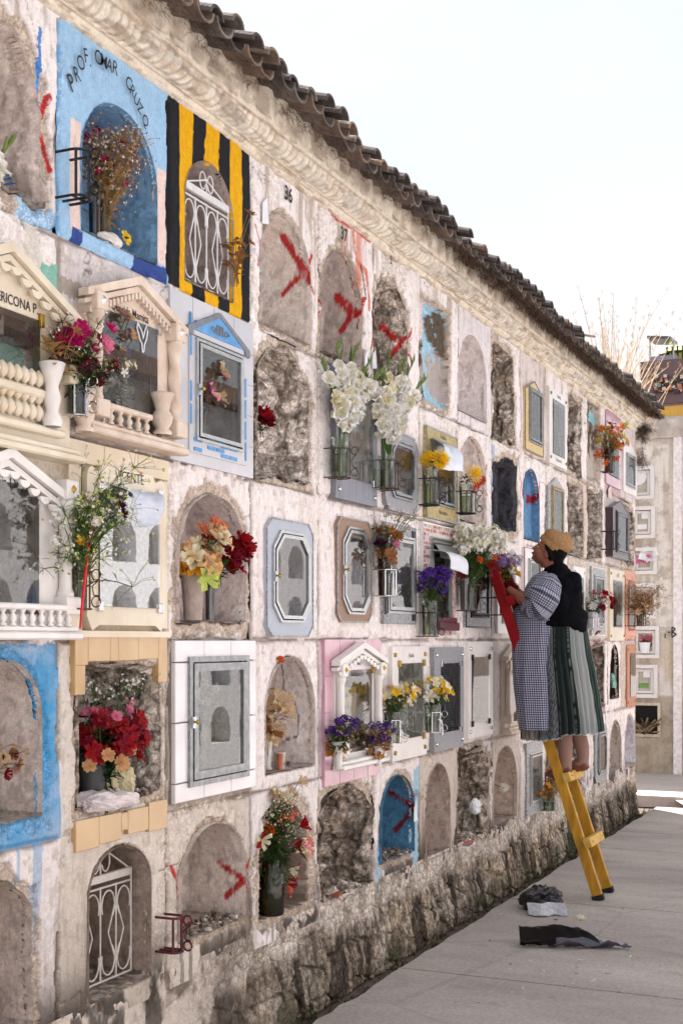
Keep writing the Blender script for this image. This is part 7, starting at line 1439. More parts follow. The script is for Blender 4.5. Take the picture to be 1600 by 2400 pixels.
# ================================================================== THINGS ON THE PATH
g = G(1272, 2130); crumple('rubbish_bag', 'crumpled black plastic bag lying on the path near the ladder', (g.x, g.y, 0), (.135,.13,.095), mat('black_polythene', C(24,26,33), .3, scale=6, var=.35, bump=.6, bscale=6, coat=.3, bdist=.03), 4, 'bag', .38, 70, 46, sharp=2.2)
g = G(1282, 2146); b = MB(); R = random.Random(6); n = 12; vs = []
rt = Vector((SA,-CA,0)); fw = Vector((CA,SA,0))
for j in range(7):
    for i in range(n+1):
        u = i/n-.5; v = j/6-.5; vs.append(g+rt*u*.23+fw*(v*.10+.02*math.sin(u*9))+Vector((0,0,.008+.006*abs(math.sin(u*9+j*.7))+.009*j)))
b.add(vs, [(j*(n+1)+i, j*(n+1)+i+1, (j+1)*(n+1)+i+1, (j+1)*(n+1)+i) for j in range(6) for i in range(n)]); b.add([tuple(Vector(v)-Vector((0,0,.004))) for v in vs], [(j*(n+1)+i, (j+1)*(n+1)+i, (j+1)*(n+1)+i+1, j*(n+1)+i+1) for j in range(6) for i in range(n)])
single('newspaper', b, mat('newsprint', C(150,156,170), .8, scale=40, col2=C(206,202,202), stretch=(1,3,1)), 'folded newspaper sticking out under the black plastic bag', 'newspaper')
g = G(1300, 2168); b = MB()
star(b, G(1302,2160)+Vector((0,0,.006)), Vector((.2,0,1)), .018, 5, 0, .012, .3); single('red_petals', b, FW['red'], 'small red petals on the path in front of the newspaper', 'petals')
b = MB(); star(b, G(1362,2158)+Vector((0,0,.006)), Vector((-.2,-.3,1)), .035, 7, 0, .010, .6); single('fallen_flower', b, FW['cream'], 'small pale fallen blossom on the path below the ladder', 'flower')
# black lined wrapping sheet, half rolled open
def wrap():
    g0 = G(1218, 2222); g1 = G(1470, 2226); L_ = (g1-g0).length; d = (g1-g0).normalized(); bk = Vector((-d.y, d.x, 0)); bk = bk if bk.dot(fw) > 0 else -bk
    nu, nv = 46, 14; vs = []; R = random.Random(2)
    for side in (0, 1):
        for j in range(nv+1):
            v = j/nv
            for i in range(nu+1):
                u = i/nu; wid = (.15 if u < .55 else .15*(1-(u-.55)/.45)**.8+.01); hgt = .095*(1-.22*abs(math.sin(u*7+.6)))*(1 if u < .60 else max(0, 1-(u-.60)/.22))+.004
                cr = .026*(fbm(np.array([u*9]), np.array([v*2.5]), 401, 4)[0]-.5)*2; a = v*PI*.85
                y = -math.cos(a)*wid*.5+wid*.35; z = .006+.5*hgt*(1-math.cos(min(PI, v*PI*1.15)))+abs(cr)*.6
                if v < .3: z = .006+(.3-v)*.10*(.6+.5*math.sin(u*17))+abs(cr)*1.5
                p = g0+d*(L_*u+(.02*math.sin(v*4) if u > .1 else 0))+bk*(y+cr); vs.append(p+Vector((0,0,z))+(bk*.003 if side else Vector((0,0,0))))
    m_ = (nu+1)*(nv+1); fs = []; mi = []
    b = MB(); F0 = []; F1 = []
    for j in range(nv):
        for i in range(nu): k = j*(nu+1)+i; F0.append((k, k+1, k+nu+2, k+nu+1)); k += m_; F1.append((k, k+nu+1, k+nu+2, k+1))
    rim = [(nv*(nu+1)+i, nv*(nu+1)+i+1, m_+nv*(nu+1)+i+1, m_+nv*(nu+1)+i) for i in range(nu)]+[(i, m_+i, m_+i+1, i+1) for i in range(nu)]
    b.add(vs, F0+F1+rim); b.m = [1 if ((k//nu) < nv*.36 and (k % nu) > nu*.30) or (k % nu) > nu*.70 else 0 for k in range(len(F0))]+[1]*len(F1)+[2]*len(rim)
    single('wrapping_sheet', b, [mat('black_liner', C(20,16,15), .8, var=.3, scale=16, bump=.6, bscale=18, spec=.15), mat('grey_foil', C(70,70,80), .35, .3, var=.4, bump=.8, bscale=20), mat('brown_card_edge', C(128,96,76), .8)], 'torn black lined wrapping sheet, half rolled, lying on the path', 'wrapping', smooth=True)
wrap()
# tall dry grass on the roof near the far end
def roof_grass():
    b = MB(); R = random.Random(12)
    for i in range(80):
        px = R.choice([R.uniform(1395,1470), R.uniform(1415,1450), R.uniform(1440,1520)]); p = P3(px, 930+ (px-1420)*.35, -.35); p = Vector((p.x, .35, 4.02)); tx = R.gauss(0,.11)+(.2 if i % 9 == 0 else 0); h = R.uniform(.45,1.35); tip = p+Vector((R.gauss(0,.25), -tx*1.6+R.gauss(0,.2), h)); mid = p.lerp(tip, .5)+Vector((0,0,.12*h)); ps = bez(p, mid, tip, 9)
        b.tube(ps, [.0065*(1-.75*k/8) for k in range(9)], 4, R.choice([0,1]))
        for k in range(5, 9):
            for _ in range(3): q_ = ps[k]+Vector((R.gauss(0,.008), R.gauss(0,.012), R.uniform(0,.03))); b.tube([ps[k], q_, q_+Vector((0,R.gauss(0,.01),.02))], .0018, 3, 1, False)
    for i in range(90):
        p = Vector((R.uniform(11.3,13.0), R.uniform(.1,.4), 4.0)); d = Vector((R.gauss(0,.5), R.gauss(-.5,.7), 1)).normalized(); l_ = R.uniform(.12,.5); b.tube([p, p+d*l_*.6, p+d*l_+Vector((0,-.04,-.05*l_))], [.002,.0015,.0006], 3, R.choice([0,1]))
    tag(b.build('dry_grass', [petal('straw', C(230,216,190), .15), petal('russet_straw', C(216,188,158), .15)]), 'tall dry grass stalks growing on the roof at the far end', 'grass', kind='stuff')
roof_grass()
b = MB(); x_, z_ = P(1352, 782, .1); b.obox((x_, -.10, z_+.0), Vector((.22,-.06,.02)), Vector((.05,.20,.06)), Vector((0,-.005,.016))); single('loose_tile', b, mat('flat_clay_tile', C(150,118,100), .9, var=.25, bump=.4), 'flat loose clay tile sticking up from the eave near the far end', 'tile')
# ================================================================== TOWN BEYOND
def town():
    XB = 46.0
    def yz(px, py, X=XB): return jamb_pt(px, py, X)
    def bx(mb, pxa, pxb, pya, pyb, X0, X1, mi=0):
        ya, zt = yz(pxa, pya, X0); yb, zb = yz(pxb, pyb, X0); mb.box(X0, X1, yb, ya, zb, zt, mi)
    t = thing('town_house', 'brown brick building with balcony bands and painted mural beyond the wall', 'building', (XB+4, yz(1600,1500)[0], 0))
    b = MB(); bx(b, 1504, 1900, 855, 962, XB, XB+9); ya, za = yz(1504, 962); yb, _ = yz(1900, 962); b.box(XB+.6, XB+9, yb, ya-.5, 0, za); b.build('brick_wall', mat('pinkish_brick', C(150,122,122), .9, scale=3, col2=C(170,142,140), stretch=(1,1,3), bump=.4), t)
    b = MB(); bx(b, 1500, 1900, 848, 856, XB-.15, XB+9); bx(b, 1505, 1900, 915, 920, XB-.1, XB+1); b.build('ledge', mat('dark_ledge', C(110,92,94), .9), t)
    b = MB(); R = random.Random(5)
    for i in range(230):
        px = R.uniform(1532, 1600); py = R.choice([R.uniform(884,900), R.uniform(903,922)]); y, z = yz(px, py); s = R.uniform(.03,.09); b.box(XB-.03, XB-.004-.001*i, y-s, y+s*.6, z-s*.5, z+s, R.choice([0,1,2,3,0]))
    b.build('mural', [mat('mural_dark', C(62,56,66), .8), mat('mural_orange', C(196,130,96), .8), mat('mural_pale', C(206,198,180), .8), mat('mural_teal', C(120,150,140), .8)], t)
    for (xa, xb, ya_, yb_, m_, nm) in ((1513,1560,962,1010,0,'dark_window'),(1568,1597,962,994,1,'red_panel'),(1600,1700,962,1010,0,'dark_window')):
        b = MB(); bx(b, xa, xb, ya_+2, yb_, XB+.2, XB+.5); b.build(nm, [mat('dark_window_glass', C(40,42,50), .15, coat=.6), mat('red_panel_paint', C(150,36,44), .6, scale=2, stretch=(1,1,4), col2=C(170,60,60))][m_], t)
    b = MB(); 
    for xa, xb in ((1508,1514),(1558,1566),(1596,1602)): bx(b, xa, xb, 958, 994, XB+.0, XB+.3)
    bx(b, 1508, 1900, 956, 961, XB-.05, XB+.3); b.build('yellow_post', mat('yellow_post_paint', C(214,170,80), .7), t)
    b = MB(); bx(b, 1508, 1900, 994, 999, XB-.1, XB+.4); bx(b, 1508, 1900, 980, 982, XB-.1, XB+.1); bx(b, 1535, 1538, 994, 1014, XB-.1, XB+.3); b.build('railing', mat('pale_railing', C(190,184,186), .7), t)
    t2 = thing('roof_room', 'blue grey rooftop room carrying a black water tank and a solar panel frame', 'rooftop room', (XB+3, yz(1550,850)[0], yz(1550,855)[1]))
    b = MB(); bx(b, 1520, 1584, 836, 858, XB+2, XB+6); b.build('wall', mat('blue_grey_render', C(150,154,170), .9), t2)
    b = MB(); 
    for px in (1523, 1578): y, z0 = yz(px, 840, XB+2); z1 = yz(px, 797, XB+2)[1]; b.tube([(XB+2,y,z0),(XB+2,y,z1)], .035, 6)
    ya, za = yz(1522, 793, XB+2); yb, zb = yz(1576, 803, XB+2); b.add([(XB+1.5,ya,za-.1),(XB+1.5,yb,za-.2),(XB+3,yb,za-.12),(XB+3,ya,za-.02),(XB+1.5,ya,za),(XB+1.5,yb,za-.1),(XB+3,yb,za),(XB+3,ya,za+.08)], [(0,1,2,3),(7,6,5,4),(0,4,5,1),(1,5,6,2),(2,6,7,3),(3,7,4,0)], 1); b.build('panel_frame', [mat('pale_pipe', C(190,190,190), .5), mat('panel_dark', C(70,76,78), .3)], t2)
    ya, z0 = yz(1534, 838, XB+2.5); yb, z1 = yz(1569, 812, XB+2.5); b = MB(); r = abs(ya-yb)/2; h = z1-z0; b.lathe((XB+3.2, (ya+yb)/2, z0), [(0,0),(r*.92,0),(r*.95,h*.1),(r,h*.15),(r*.95,h*.3),(r,h*.38),(r*.95,h*.5),(r,h*.6),(r*.9,h*.72),(r*.4,h*.86),(r*.36,h*.98),(0,h)], 20); single('water_tank', b, mat('black_tank', C(30,32,38), .5), 'ribbed black water tank on the rooftop room', 'water tank', smooth=True)
    t3 = thing('greenhouse', 'yellow green glazed rooftop gallery with a curved top beyond the wall', 'gallery', (XB+4, yz(1590,850)[0], yz(1590,855)[1]))
    b = MB(); ya, z1 = yz(1563, 803, XB+3); yb, z0 = yz(1700, 857, XB+3); zr = z1-(z1-z0)*.35; b.box(XB+3, XB+8, yb, ya, z0, zr); n = 8
    for k in range(n): 
        w0, w1 = PI/2*k/n, PI/2*(k+1)/n; b.add([(XB+3+1.5*(1-math.cos(w0)), ya, zr+(z1-zr)*math.sin(w0)),(XB+3+1.5*(1-math.cos(w0)), yb, zr+(z1-zr)*math.sin(w0)),(XB+3+1.5*(1-math.cos(w1)), yb, zr+(z1-zr)*math.sin(w1)),(XB+3+1.5*(1-math.cos(w1)), ya, zr+(z1-zr)*math.sin(w1))], [(0,3,2,1)])
    b.build('glazing', mat('yellow_sheet', C(196,196,50), .4, scale=1, col2=C(216,214,90)), t3)
    b = MB()
    for i in range(12): y = ya-(ya-yb)*i/11; b.box(XB+2.94, XB+3, y-.03, y+.03, z0, zr+.2)
    for z in (z0+.05, (z0+zr)/2, zr): b.box(XB+2.93, XB+3, yb, ya, z-.03, z+.03)
    b.build('glazing_bars', mat('dark_bars', C(50,60,40), .6), t3)
town()
# ================================================================== GROUND
def conc(name, c, c2, jx=None):
    m, nt, N, L_, B = _nodes(name); tc = N.new('ShaderNodeTexCoord')
    n1 = N.new('ShaderNodeTexNoise'); n1.inputs['Scale'].default_value = 1.3; n1.inputs['Detail'].default_value = 8; n1.inputs['Roughness'].default_value = .65
    n2 = N.new('ShaderNodeTexNoise'); n2.inputs['Scale'].default_value = 45; n2.inputs['Detail'].default_value = 4; n2.inputs['Roughness'].default_value = .8
    mp = N.new('ShaderNodeMapping'); mp.inputs['Scale'].default_value = (1, .35, 1); L_.new(tc.outputs['Object'], mp.inputs['Vector']); L_.new(mp.outputs[0], n1.inputs['Vector']); L_.new(tc.outputs['Object'], n2.inputs['Vector'])
    r1 = N.new('ShaderNodeValToRGB'); r1.color_ramp.elements[0].position = .35; r1.color_ramp.elements[1].position = .68; r1.color_ramp.elements[0].color = (*c, 1); r1.color_ramp.elements[1].color = (*c2, 1)
    L_.new(n1.outputs['Fac'], r1.inputs[0])
    mr = N.new('ShaderNodeMapRange'); mr.inputs[1].default_value = .3; mr.inputs[2].default_value = .7; mr.inputs[3].default_value = .72; mr.inputs[4].default_value = 1.16; L_.new(n2.outputs['Fac'], mr.inputs[0])
    vo = N.new('ShaderNodeTexVoronoi'); vo.inputs['Scale'].default_value = 16; L_.new(tc.outputs['Object'], vo.inputs['Vector'])
    m2 = N.new('ShaderNodeMapRange'); m2.inputs[1].default_value = .03; m2.inputs[2].default_value = .06; m2.inputs[3].default_value = .6; m2.inputs[4].default_value = 1; L_.new(vo.outputs['Distance'], m2.inputs[0])
    mm = N.new('ShaderNodeMath'); mm.operation = 'MULTIPLY'; L_.new(mr.outputs[0], mm.inputs[0]); L_.new(m2.outputs[0], mm.inputs[1])
    ck = N.new('ShaderNodeTexVoronoi'); ck.feature = 'DISTANCE_TO_EDGE'; ck.inputs['Scale'].default_value = .55; ck.inputs['Detail'].default_value = 1; ck.inputs['Roughness'].default_value = .6; nd_ = N.new('ShaderNodeVectorMath'); nd_.operation = 'MULTIPLY_ADD'; L_.new(n2.outputs['Color'], nd_.inputs[0]); nd_.inputs[1].default_value = (.05,.05,0); L_.new(tc.outputs['Object'], nd_.inputs[2]); L_.new(nd_.outputs[0], ck.inputs['Vector'])
    m5 = N.new('ShaderNodeMapRange'); m5.inputs[1].default_value = .0015; m5.inputs[2].default_value = .006; m5.inputs[3].default_value = .86; m5.inputs[4].default_value = 1; L_.new(ck.outputs['Distance'], m5.inputs[0])
    n6 = N.new('ShaderNodeTexNoise'); n6.inputs['Scale'].default_value = 5; n6.inputs['Detail'].default_value = 4; n6.inputs['Roughness'].default_value = .7; L_.new(tc.outputs['Object'], n6.inputs['Vector']); m6 = N.new('ShaderNodeMapRange'); m6.inputs[1].default_value = .56; m6.inputs[2].default_value = .72; m6.inputs[3].default_value = 1; m6.inputs[4].default_value = .8; L_.new(n6.outputs['Fac'], m6.inputs[0])
    m7 = N.new('ShaderNodeMath'); m7.operation = 'MULTIPLY'; L_.new(m5.outputs[0], m7.inputs[0]); L_.new(m6.outputs[0], m7.inputs[1]); m8 = N.new('ShaderNodeMath'); m8.operation = 'MULTIPLY'; L_.new(mm.outputs[0], m8.inputs[0]); L_.new(m7.outputs[0], m8.inputs[1]); mm = m8
    sv = N.new('ShaderNodeVectorMath'); sv.operation = 'SCALE'; L_.new(r1.outputs[0], sv.inputs[0]); L_.new(mm.outputs[0], sv.inputs['Scale']); L_.new(sv.outputs[0], B.inputs['Base Color'])
    B.inputs['Roughness'].default_value = .85; bp = N.new('ShaderNodeBump'); bp.inputs['Strength'].default_value = .35; bp.inputs['Distance'].default_value = .006; L_.new(n2.outputs['Fac'], bp.inputs['Height']); L_.new(bp.outputs[0], B.inputs['Normal'])
    return m
CONC = conc('path_concrete', C(150,141,137), C(192,183,177)); CONC2 = conc('far_concrete', C(166,158,156), C(186,178,174))
b = MB(); b.add([(-300,-300,-.09),(400,-300,-.09),(400,300,-.09),(-300,300,-.09)], [(0,1,2,3)]); tag(b.build('ground', mat('bare_soil', C(98,84,72), .98, scale=9, var=.35, bump=.8)), kind='structure')
# concrete lane: slabs with saw joints and a slightly ragged inner edge
def slab(name, x0, x1, y0, y1, z, m, ragged=True):
    b = MB(); n = max(2, int((x1-x0)/.12)); top = []; R = random.Random(int(x0*10))
    for i in range(n+1):
        x = x0+(x1-x0)*i/n; e = y1+(R.uniform(-.018,.012) if ragged and 0 < i < n else 0); top.append((x, e))
    vs = []; 
    for x, e in top: vs += [(x, y0, z), (x, e-.012, z), (x, e, z-.012), (x, e, z-.12)]
    fs = []
    for i in range(n):
        for k in range(3): fs.append((4*i+k, 4*i+4+k, 4*i+5+k, 4*i+1+k))
    b.add(vs, fs); b.add([(x0,y0,z-.12),(x0,y1,z-.12),(x0,y1,z),(x0,y0,z)], [(0,1,2,3)]); b.add([(x1,y0,z-.12),(x1,y1,z-.12),(x1,y1,z),(x1,y0,z)], [(0,3,2,1)]); return b
lane = MB(); xs = [-8,-5.6,-3.2,-.8,1.6,3.9,6.1,8.04,10.30,11.25,13.05]
for a_, b_ in zip(xs, xs[1:]):
    s = slab('path', a_+.006, b_-.006, -4.6, -.20, 0, None); lane.add(s.v, s.f)
tag(lane.build('path', CONC), kind='structure')
s = slab('path', 13.6, 15.95, -12, 6, .04, None, False); 
l2 = MB(); l2.add(s.v, s.f); l2.add([(13.07,-12,.010),(13.595,-12,.010),(13.595,-.30,.010),(13.07,-.50,.010)], [(0,1,2,3)])
tag(l2.build('cross_path', CONC2), kind='structure')
b = MB(); b.add([(-8,-16,.006),(60,-16,.006),(60,-4.6,.006),(-8,-4.6,.006)], [(0,1,2,3)]); tag(b.build('pavement', CONC2), kind='structure')
# gutter weeds, soil crumbs and litter
def weeds():
    b = MB(); R = random.Random(21)
    for _ in range(620):
        x = R.uniform(3, 13.1); k = fbm(np.array([x*1.7]), np.array([.3]), 200, 3)[0]
        if R.random() > sst(.42, .62, k)*(.35+.65*sst(7, 11.5, x)): continue
        y = -R.uniform(.05,.2); n = R.randint(4, 9)
        for _ in range(n):
            a = R.uniform(0, 2*PI); l = R.uniform(.015,.06); d = Vector((math.cos(a)*.6, math.sin(a)*.6, 1)).normalized(); p = Vector((x+R.gauss(0,.01), y+R.gauss(0,.01), -.07)); w = d.cross(Vector((0,0,1))).normalized()*R.uniform(.002,.006)
            m = p+d*l*.6; b.add([p, m-w, m+w, p+d*l+Vector((0,0,-.01))], [(0,1,3,2)], R.choice([0,0,1]))
    o = b.build('gutter_weeds', [petal('weed_green', C(66,76,40)), petal('weed_olive', C(96,92,56))]); tag(o, 'low green weeds and moss in the gutter along the foot of the wall', 'weeds', kind='stuff')
    b = MB()
    for _ in range(900):
        x = R.uniform(3, 13); y = -R.uniform(.04,.24); s = R.uniform(.004,.016); z = -.085
        b.obox((x, y, z+s*.4), Vector((s, R.uniform(-s,s)*.5, R.uniform(-s,s)*.3)), Vector((R.uniform(-s,s)*.4, s*.8, 0)), Vector((0, R.uniform(-s,s)*.3, s*.8)), R.choice([0,1]))
    o = b.build('gutter_rubble', [mat('crumb_stone', C(130,116,102), .95), mat('dark_crumb', C(80,68,58), .95)]); tag(o, 'crumbs of plaster and stone fallen in the gutter', 'rubble', kind='stuff')
    b = MB()
    for _ in range(90):
        g = G(R.uniform(1130, 1500), R.uniform(2060, 2330)) if R.random() < .75 else G(R.uniform(1000,1600), R.uniform(1950,2400))
        if g.y > -.24: continue
        a = R.uniform(0, PI); s = R.uniform(.004,.014); u = Vector((math.cos(a), math.sin(a), R.uniform(-.1,.25)))*s; v = Vector((-math.sin(a), math.cos(a), R.uniform(-.1,.2)))*s*.4
        g = g+Vector((0,0,.004)); b.add([g-u-v, g+u-v, g+u+v, g-u+v], [(0,1,2,3)], R.choice([0,0,0,1,2]))
    o = b.build('petal_litter', [petal('fallen_petal', C(222,216,206)), petal('fallen_leaf', C(120,116,66)), mat('dark_speck', C(70,56,50), .9)]); tag(o, 'fallen white petals and bits scattered on the concrete path', 'petals', kind='stuff')
weeds()
# ================================================================== FAR BLOCK OF NICHES closing the lane
def farblock():
    X = 15.95; M_OLD = wallmat('old_plaster'); t = thing('niche_block', 'cream niche block with small white framed doors facing the end of the lane', 'niche block', (X+.5, 0, 0))
    y0, y1 = 4.0, -.62; ns = 300; nz = 300
    yy = np.linspace(y0, y1, ns+1); zz = np.linspace(0, 4.32, nz+1); Y_, Z_ = np.meshgrid(yy, zz)
    col = np.empty(Y_.shape+(3,)); col[...] = C(226,220,214); mixc(col, sst(.42, .62, fbm(Y_*3, Z_*2, 140, 5))*.45, C(184,160,128)); mixc(col, sst(.5, .7, fbm(Y_*14, Z_*1.5, 141, 4))*.4, C(160,140,116)); mixc(col, sst(1.02, .98, Z_+.03*fbm(Y_*5, Z_, 142))*.75, C(160,146,126)); mixc(col, sst(.55, .65, fbm(Y_*9, Z_*9, 143, 5))*.4, C(136,120,100))
    mixc(col, (Z_ > 4.05).astype(float)*.8, C(210,204,200))
    Hh = .012*(fbm(Y_*8, Z_*8, 144, 5)-.5)+.012*sst(.52, .6, fbm(Y_*5, Z_*5, 145, 5))
    co = np.stack([np.full(Y_.size, -.5)+Hh.ravel(), Y_.ravel(), Z_.ravel()], -1); idx = np.arange(Y_.size).reshape(Y_.shape)
    q = np.stack([idx[:-1, :-1], idx[:-1, 1:], idx[1:, 1:], idx[1:, :-1]], -1).reshape(-1, 4)
    yD = .95; zs = [(P_[0], P_[1]) for P_ in []]
    grid_obj('wall', co, q, col.reshape(-1, 3), M_OLD, t)
    def zy(px, py):   # on plane X
        k = (px-800.0)/F   # Xc/Zc ; X = Zc*CA+Xc*SA
        zc = X/(CA+k*SA); return -D+zc*SA-k*zc*CA, HC-(py-1500)*zc/F
    b = MB(); b.box(X+.02, X+2, y1, y0, 0, 4.3); b.build('body', mat('cream_render', C(196,184,168), .9), t)
    # white pilaster at the free corner, coping
    b = MB(); b.box(X-.05, X+.3, zy(1598,1500)[0], zy(1579,1500)[0], 0, 4.2, 0, .01); b.build('corner_pilaster', mat('white_corner', C(222,216,218), .8, bump=.3), t)
    b = MB(); b.box(X-.06, X+.3, y1-.03, y0, 4.14, 4.36, 0, .02); b.build('coping', mat('old_coping', C(206,200,196), .9, bump=.6, col2=C(150,138,126), scale=6), t)
    doors = [(1490,1534,1095,1170,'two white paper circles and a yellow toy'),(1490,1536,1189,1262,'taped papers'),(1492,1541,1285,1346,'a pink lily and white rose'),(1490,1540,1368,1450,'dried stalks'),(1492,1546,1468,1543,'a white pot of pink flowers'),(1492,1542,1558,1636,'a white card and green toy')]
    R = random.Random(4)
    for i, (xa, xb, ya, yb, lab) in enumerate(doors):
        a, z1 = zy(xa-12, ya); b_, z0 = zy(xb, yb); fo = thing('niche_door', None, None, (X, (a+b_)/2, z0)); fo.location = Vector((X, (a+b_)/2, z0)); del_parent(fo, t)
        f = MB(); ring_x(f, b_, a, z0, z1, .045, X-.07, X+.01); ring_x(f, b_+.055, a-.055, z0+.055, z1-.055, .03, X-.035, X+.01); ff = f.build('frame', M_WIN, fo)
        g = MB(); g.add([(X-.015, b_+.08, z0+.08),(X-.015, a-.08, z0+.08),(X-.015, a-.08, z1-.08),(X-.015, b_+.08, z1-.08)], [(0,1,2,3)]); g.build('pane', mat('old_pane_back', C(150,144,134), .15, scale=6, col2=C(186,182,170), coat=.8), fo)
        fo['label'] = 'white framed niche door with '+lab
        d = MB(); w = a-b_; h = z1-z0; yy_ = b_+w*.35
        if i == 0: d.lathe((0,0,0), [(.11,0),(0,.002)], 10); d.v = [(X-.02-z, yy_+.1+x, z0+h*.7+y) for x,y,z in d.v]; dd = MB(); dd.lathe((0,0,0), [(.06,0),(0,.002)], 8); d.add([(X-.02-z, yy_+.25+x, z0+h*.45+y) for x,y,z in dd.v], dd.f); dd = MB(); dd.lathe((0,0,0), [(.05,0),(0,.002)], 5); d.add([(X-.02-z, yy_+.32+x, z0+h*.2+y) for x,y,z in dd.v], dd.f, 1); d.build('decoration', [M_PAPER, mat('yellow_toy', C(220,190,60), .5)], fo)
        elif i in (1, 5): d.box(X-.02, X-.017, b_+w*.3, b_+w*.55, z0+h*.62, z0+h*.85); d.box(X-.02, X-.017, b_+w*.35, b_+w*.8, z0+h*.3, z0+h*.45, 1 if i == 5 else 0); d.build('decoration', [M_PAPER, mat('green_toy', C(96,140,70), .5)], fo)
        elif i == 2: dd = MB(); star(dd, Vector((X-.03, b_+w*.62, z0+h*.62)), Vector((-1,0,.5)), .13, 6, 0, .05); star(dd, Vector((X-.03, b_+w*.32, z0+h*.72)), Vector((-1,0,.3)), .12, 7, 1, .09); dd.build('decoration', [petal('far_pink', C(226,110,160)), M_PAPER], fo)
        else:
            dd = MB()
            for _ in range(16): star(dd, Vector((X-.03, b_+w*R.uniform(.3,.75), z0+h*R.uniform(.4,.65))), Vector((-1,R.uniform(-.5,.5),.5)), .04, 5, R.choice([0,0,2]), .03)
            dd.lathe((X-.05, b_+w*.5, z0+h*.16), [(.05,0),(.07,.13),(.06,.13)], 10, 1); dd.build('decoration', [petal('far_rose', C(200,110,130)), M_PAPER, petal('far_leaf', C(70,96,50))], fo)
    # open niche without a recess: its inner shade is a flat black slab
    a, z1 = zy(1480, 1652); b_, z0 = zy(1542, 1722); d = MB()
    ring_x(d, b_-.03, a+.03, z0-.03, z1+.03, .035, X-.02, X+.02); d.build('niche_rim', mat('cream_render', C(196,184,168), .9), t)
    d = MB(); d.box(X-.012, X+.02, b_, a, z0, z1); d.build('niche_shade_slab', mat('niche_shade_black', C(14,12,12), 1), t)
    d = MB()
    for _ in range(30): 
        p = Vector((X-.03, R.uniform(b_+.05, a-.1), z0+R.uniform(0,.12))); d.tube([p, p+Vector((-.02, R.uniform(-.15,.15), R.uniform(-.02,.1)))], .012, 5, R.choice([0,1]))
    d.build('dried_litter', [mat('dry_leaf_litter', C(130,112,84), .9), mat('dry_dark_litter', C(70,54,44), .9)], t)
    d = MB(); 
    for q_ in (((1562,1486),(1562,1496)),((1578,1470),(1578,1494)),((1578,1470),(1586,1474)),((1586,1474),(1579,1481)),((1579,1481),(1588,1487)),((1588,1487),(1578,1494)),((1568,1482),(1574,1482))):
        pp = [zy(u-2, v) for u, v in q_]; d.tube([(X-.055, a, z) for a, z in pp], .008, 4)
    o = d.build('painted_letter', M_INK, t); o['label'] = 'dark painted letter B on the corner'
def del_parent(o, t): o.parent = t; o.location = o.location-t.location
def ring_x(mb, ya, yb, z0, z1, w, xa, xb):
    """picture frame in the plane x = const"""
    tmp = MB(); tmp.ring([(ya,z0),(yb,z0),(yb,z1),(ya,z1)], [(ya+w,z0+w),(yb-w,z0+w),(yb-w,z1-w),(ya+w,z1-w)], xa, xb); mb.add([(y, x, z) for x, y, z in tmp.v], tmp.f)
M_WIN = mat('white_window_paint', C(216,212,212), .5, var=.08)
farblock()
# ================================================================== LIGHT, SKY, CAMERA
def world():
    w = bpy.data.worlds.new('World'); sc.world = w; w.use_nodes = True; nt = w.node_tree; N = nt.nodes; L_ = nt.links; bg = N['Background']
    sky = N.new('ShaderNodeTexSky'); sky.sky_type = 'NISHITA'; sky.sun_disc = False; sky.sun_elevation = SUN_EL; sky.sun_rotation = SUN_ROT; sky.air_density = 1.0; sky.dust_density = 2.0; sky.ozone_density = 1
    tc = N.new('ShaderNodeTexCoord'); mp = N.new('ShaderNodeMapping'); mp.inputs['Scale'].default_value = (1,1,2.2); L_.new(tc.outputs['Generated'], mp.inputs['Vector'])
    nz = N.new('ShaderNodeTexNoise'); nz.inputs['Scale'].default_value = 1.9; nz.inputs['Detail'].default_value = 7; nz.inputs['Roughness'].default_value = .55; L_.new(mp.outputs[0], nz.inputs['Vector'])
    rp_ = N.new('ShaderNodeMapRange'); rp_.inputs[1].default_value = .30; rp_.inputs[2].default_value = .62; rp_.inputs[3].default_value = .72; rp_.inputs[4].default_value = 1.0; L_.new(nz.outputs['Fac'], rp_.inputs[0])
    mx = N.new('ShaderNodeMix'); mx.data_type = 'RGBA'; L_.new(rp_.outputs[0], mx.inputs[0]); L_.new(sky.outputs[0], mx.inputs[6]); mx.inputs[7].default_value = CLOUD
    L_.new(mx.outputs[2], bg.inputs['Color']); bg.inputs['Strength'].default_value = SKY_S
SUN_EL = math.radians(57); SKY_S = .049; CLOUD = (7.0, 7.15, 7.4, 1)
sdir = Vector((.65, .76, 0)).normalized()*math.cos(SUN_EL)+Vector((0,0,math.sin(SUN_EL)))   # towards the sun
SUN_ROT = math.atan2(sdir.x, sdir.y)
world()
lt = bpy.data.lights.new('sun', 'SUN'); lt.energy = 5.0; lt.angle = math.radians(.6); lt.color = (1, .965, .93)
so = bpy.data.objects.new('sun', lt); COL.objects.link(so); so.rotation_euler = sdir.to_track_quat('Z', 'Y').to_euler(); so.location = (5, 10, 20)
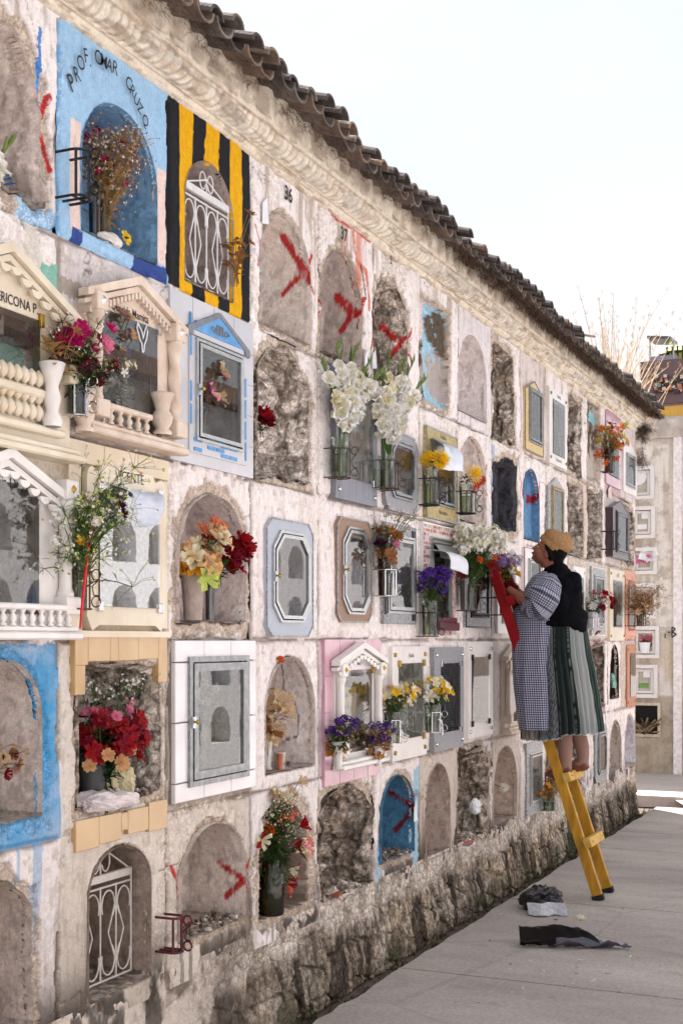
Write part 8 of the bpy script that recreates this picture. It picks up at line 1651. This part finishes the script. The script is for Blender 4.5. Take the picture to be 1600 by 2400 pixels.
# the sunlit row of niches across the lane (mirrored in the panes, out of the photo behind the camera)
def opposite():
    t = thing('opposite_wall', 'sunlit white wall of arched niches across the lane', 'niche wall', (10, -5.4, 0)); y = -5.0; b = MB(); R = random.Random(9)
    for c_ in range(-6, 34):
        for r_ in range(6):
            u0 = c_*.68-2; z0 = .35+r_*.68; o = [(u0,z0),(u0+.68,z0),(u0+.68,z0+.68),(u0,z0+.68)]; w = .22
            q = [(u0+.34-w,z0+.1),(u0+.34+w,z0+.1)]+[(u0+.34+w*math.cos(k), z0+.34+.2*math.sin(k)) for k in np.linspace(0, PI, 9)]
            tmp = MB(); tmp.ring(o, q, y, y-.25); b.add(tmp.v, tmp.f, 0)
            b.add([(x, y-.22, z) for x, z in q], [tuple(range(len(q)))], 1+R.choice([0,0,0,1,2]))
    b.box(-7, 22, y-1.2, y-.27, 0, 4.5, 0); b.box(-7, 22, y-.3, y, 0, .35, 0); b.box(-7, 22, y-1.3, y+.2, 4.45, 4.65, 4)
    b.build('arcade', [mat('sunlit_whitewash', C(226,226,230), .9, bump=.4), mat('niche_grey', C(196,188,180), .9), mat('niche_blue', C(110,150,190), .8), mat('niche_tan', C(170,160,150), .8), mat('far_tiles', C(110,84,70), .9)], t)
opposite()
cam = bpy.data.cameras.new('camera'); co_ = bpy.data.objects.new('camera', cam); COL.objects.link(co_); co_.location = (0, -D, HC); co_.rotation_euler = (math.radians(90), 0, A-math.radians(90))
cam.sensor_fit = 'HORIZONTAL'; cam.sensor_width = 36; cam.lens = F/1600*36; cam.shift_y = 300/1600.0; cam.clip_end = 2000; cam.clip_start = .05
sc.camera = co_
sc.view_settings.view_transform = 'Standard'; sc.view_settings.look = 'None'; sc.view_settings.gamma = 1; sc.view_settings.exposure = 1.6
sc.cycles.max_bounces = 6; sc.cycles.transparent_max_bounces = 10; sc.cycles.diffuse_bounces = 3; sc.cycles.glossy_bounces = 2; sc.cycles.use_adaptive_sampling = True; sc.cycles.adaptive_threshold = .03
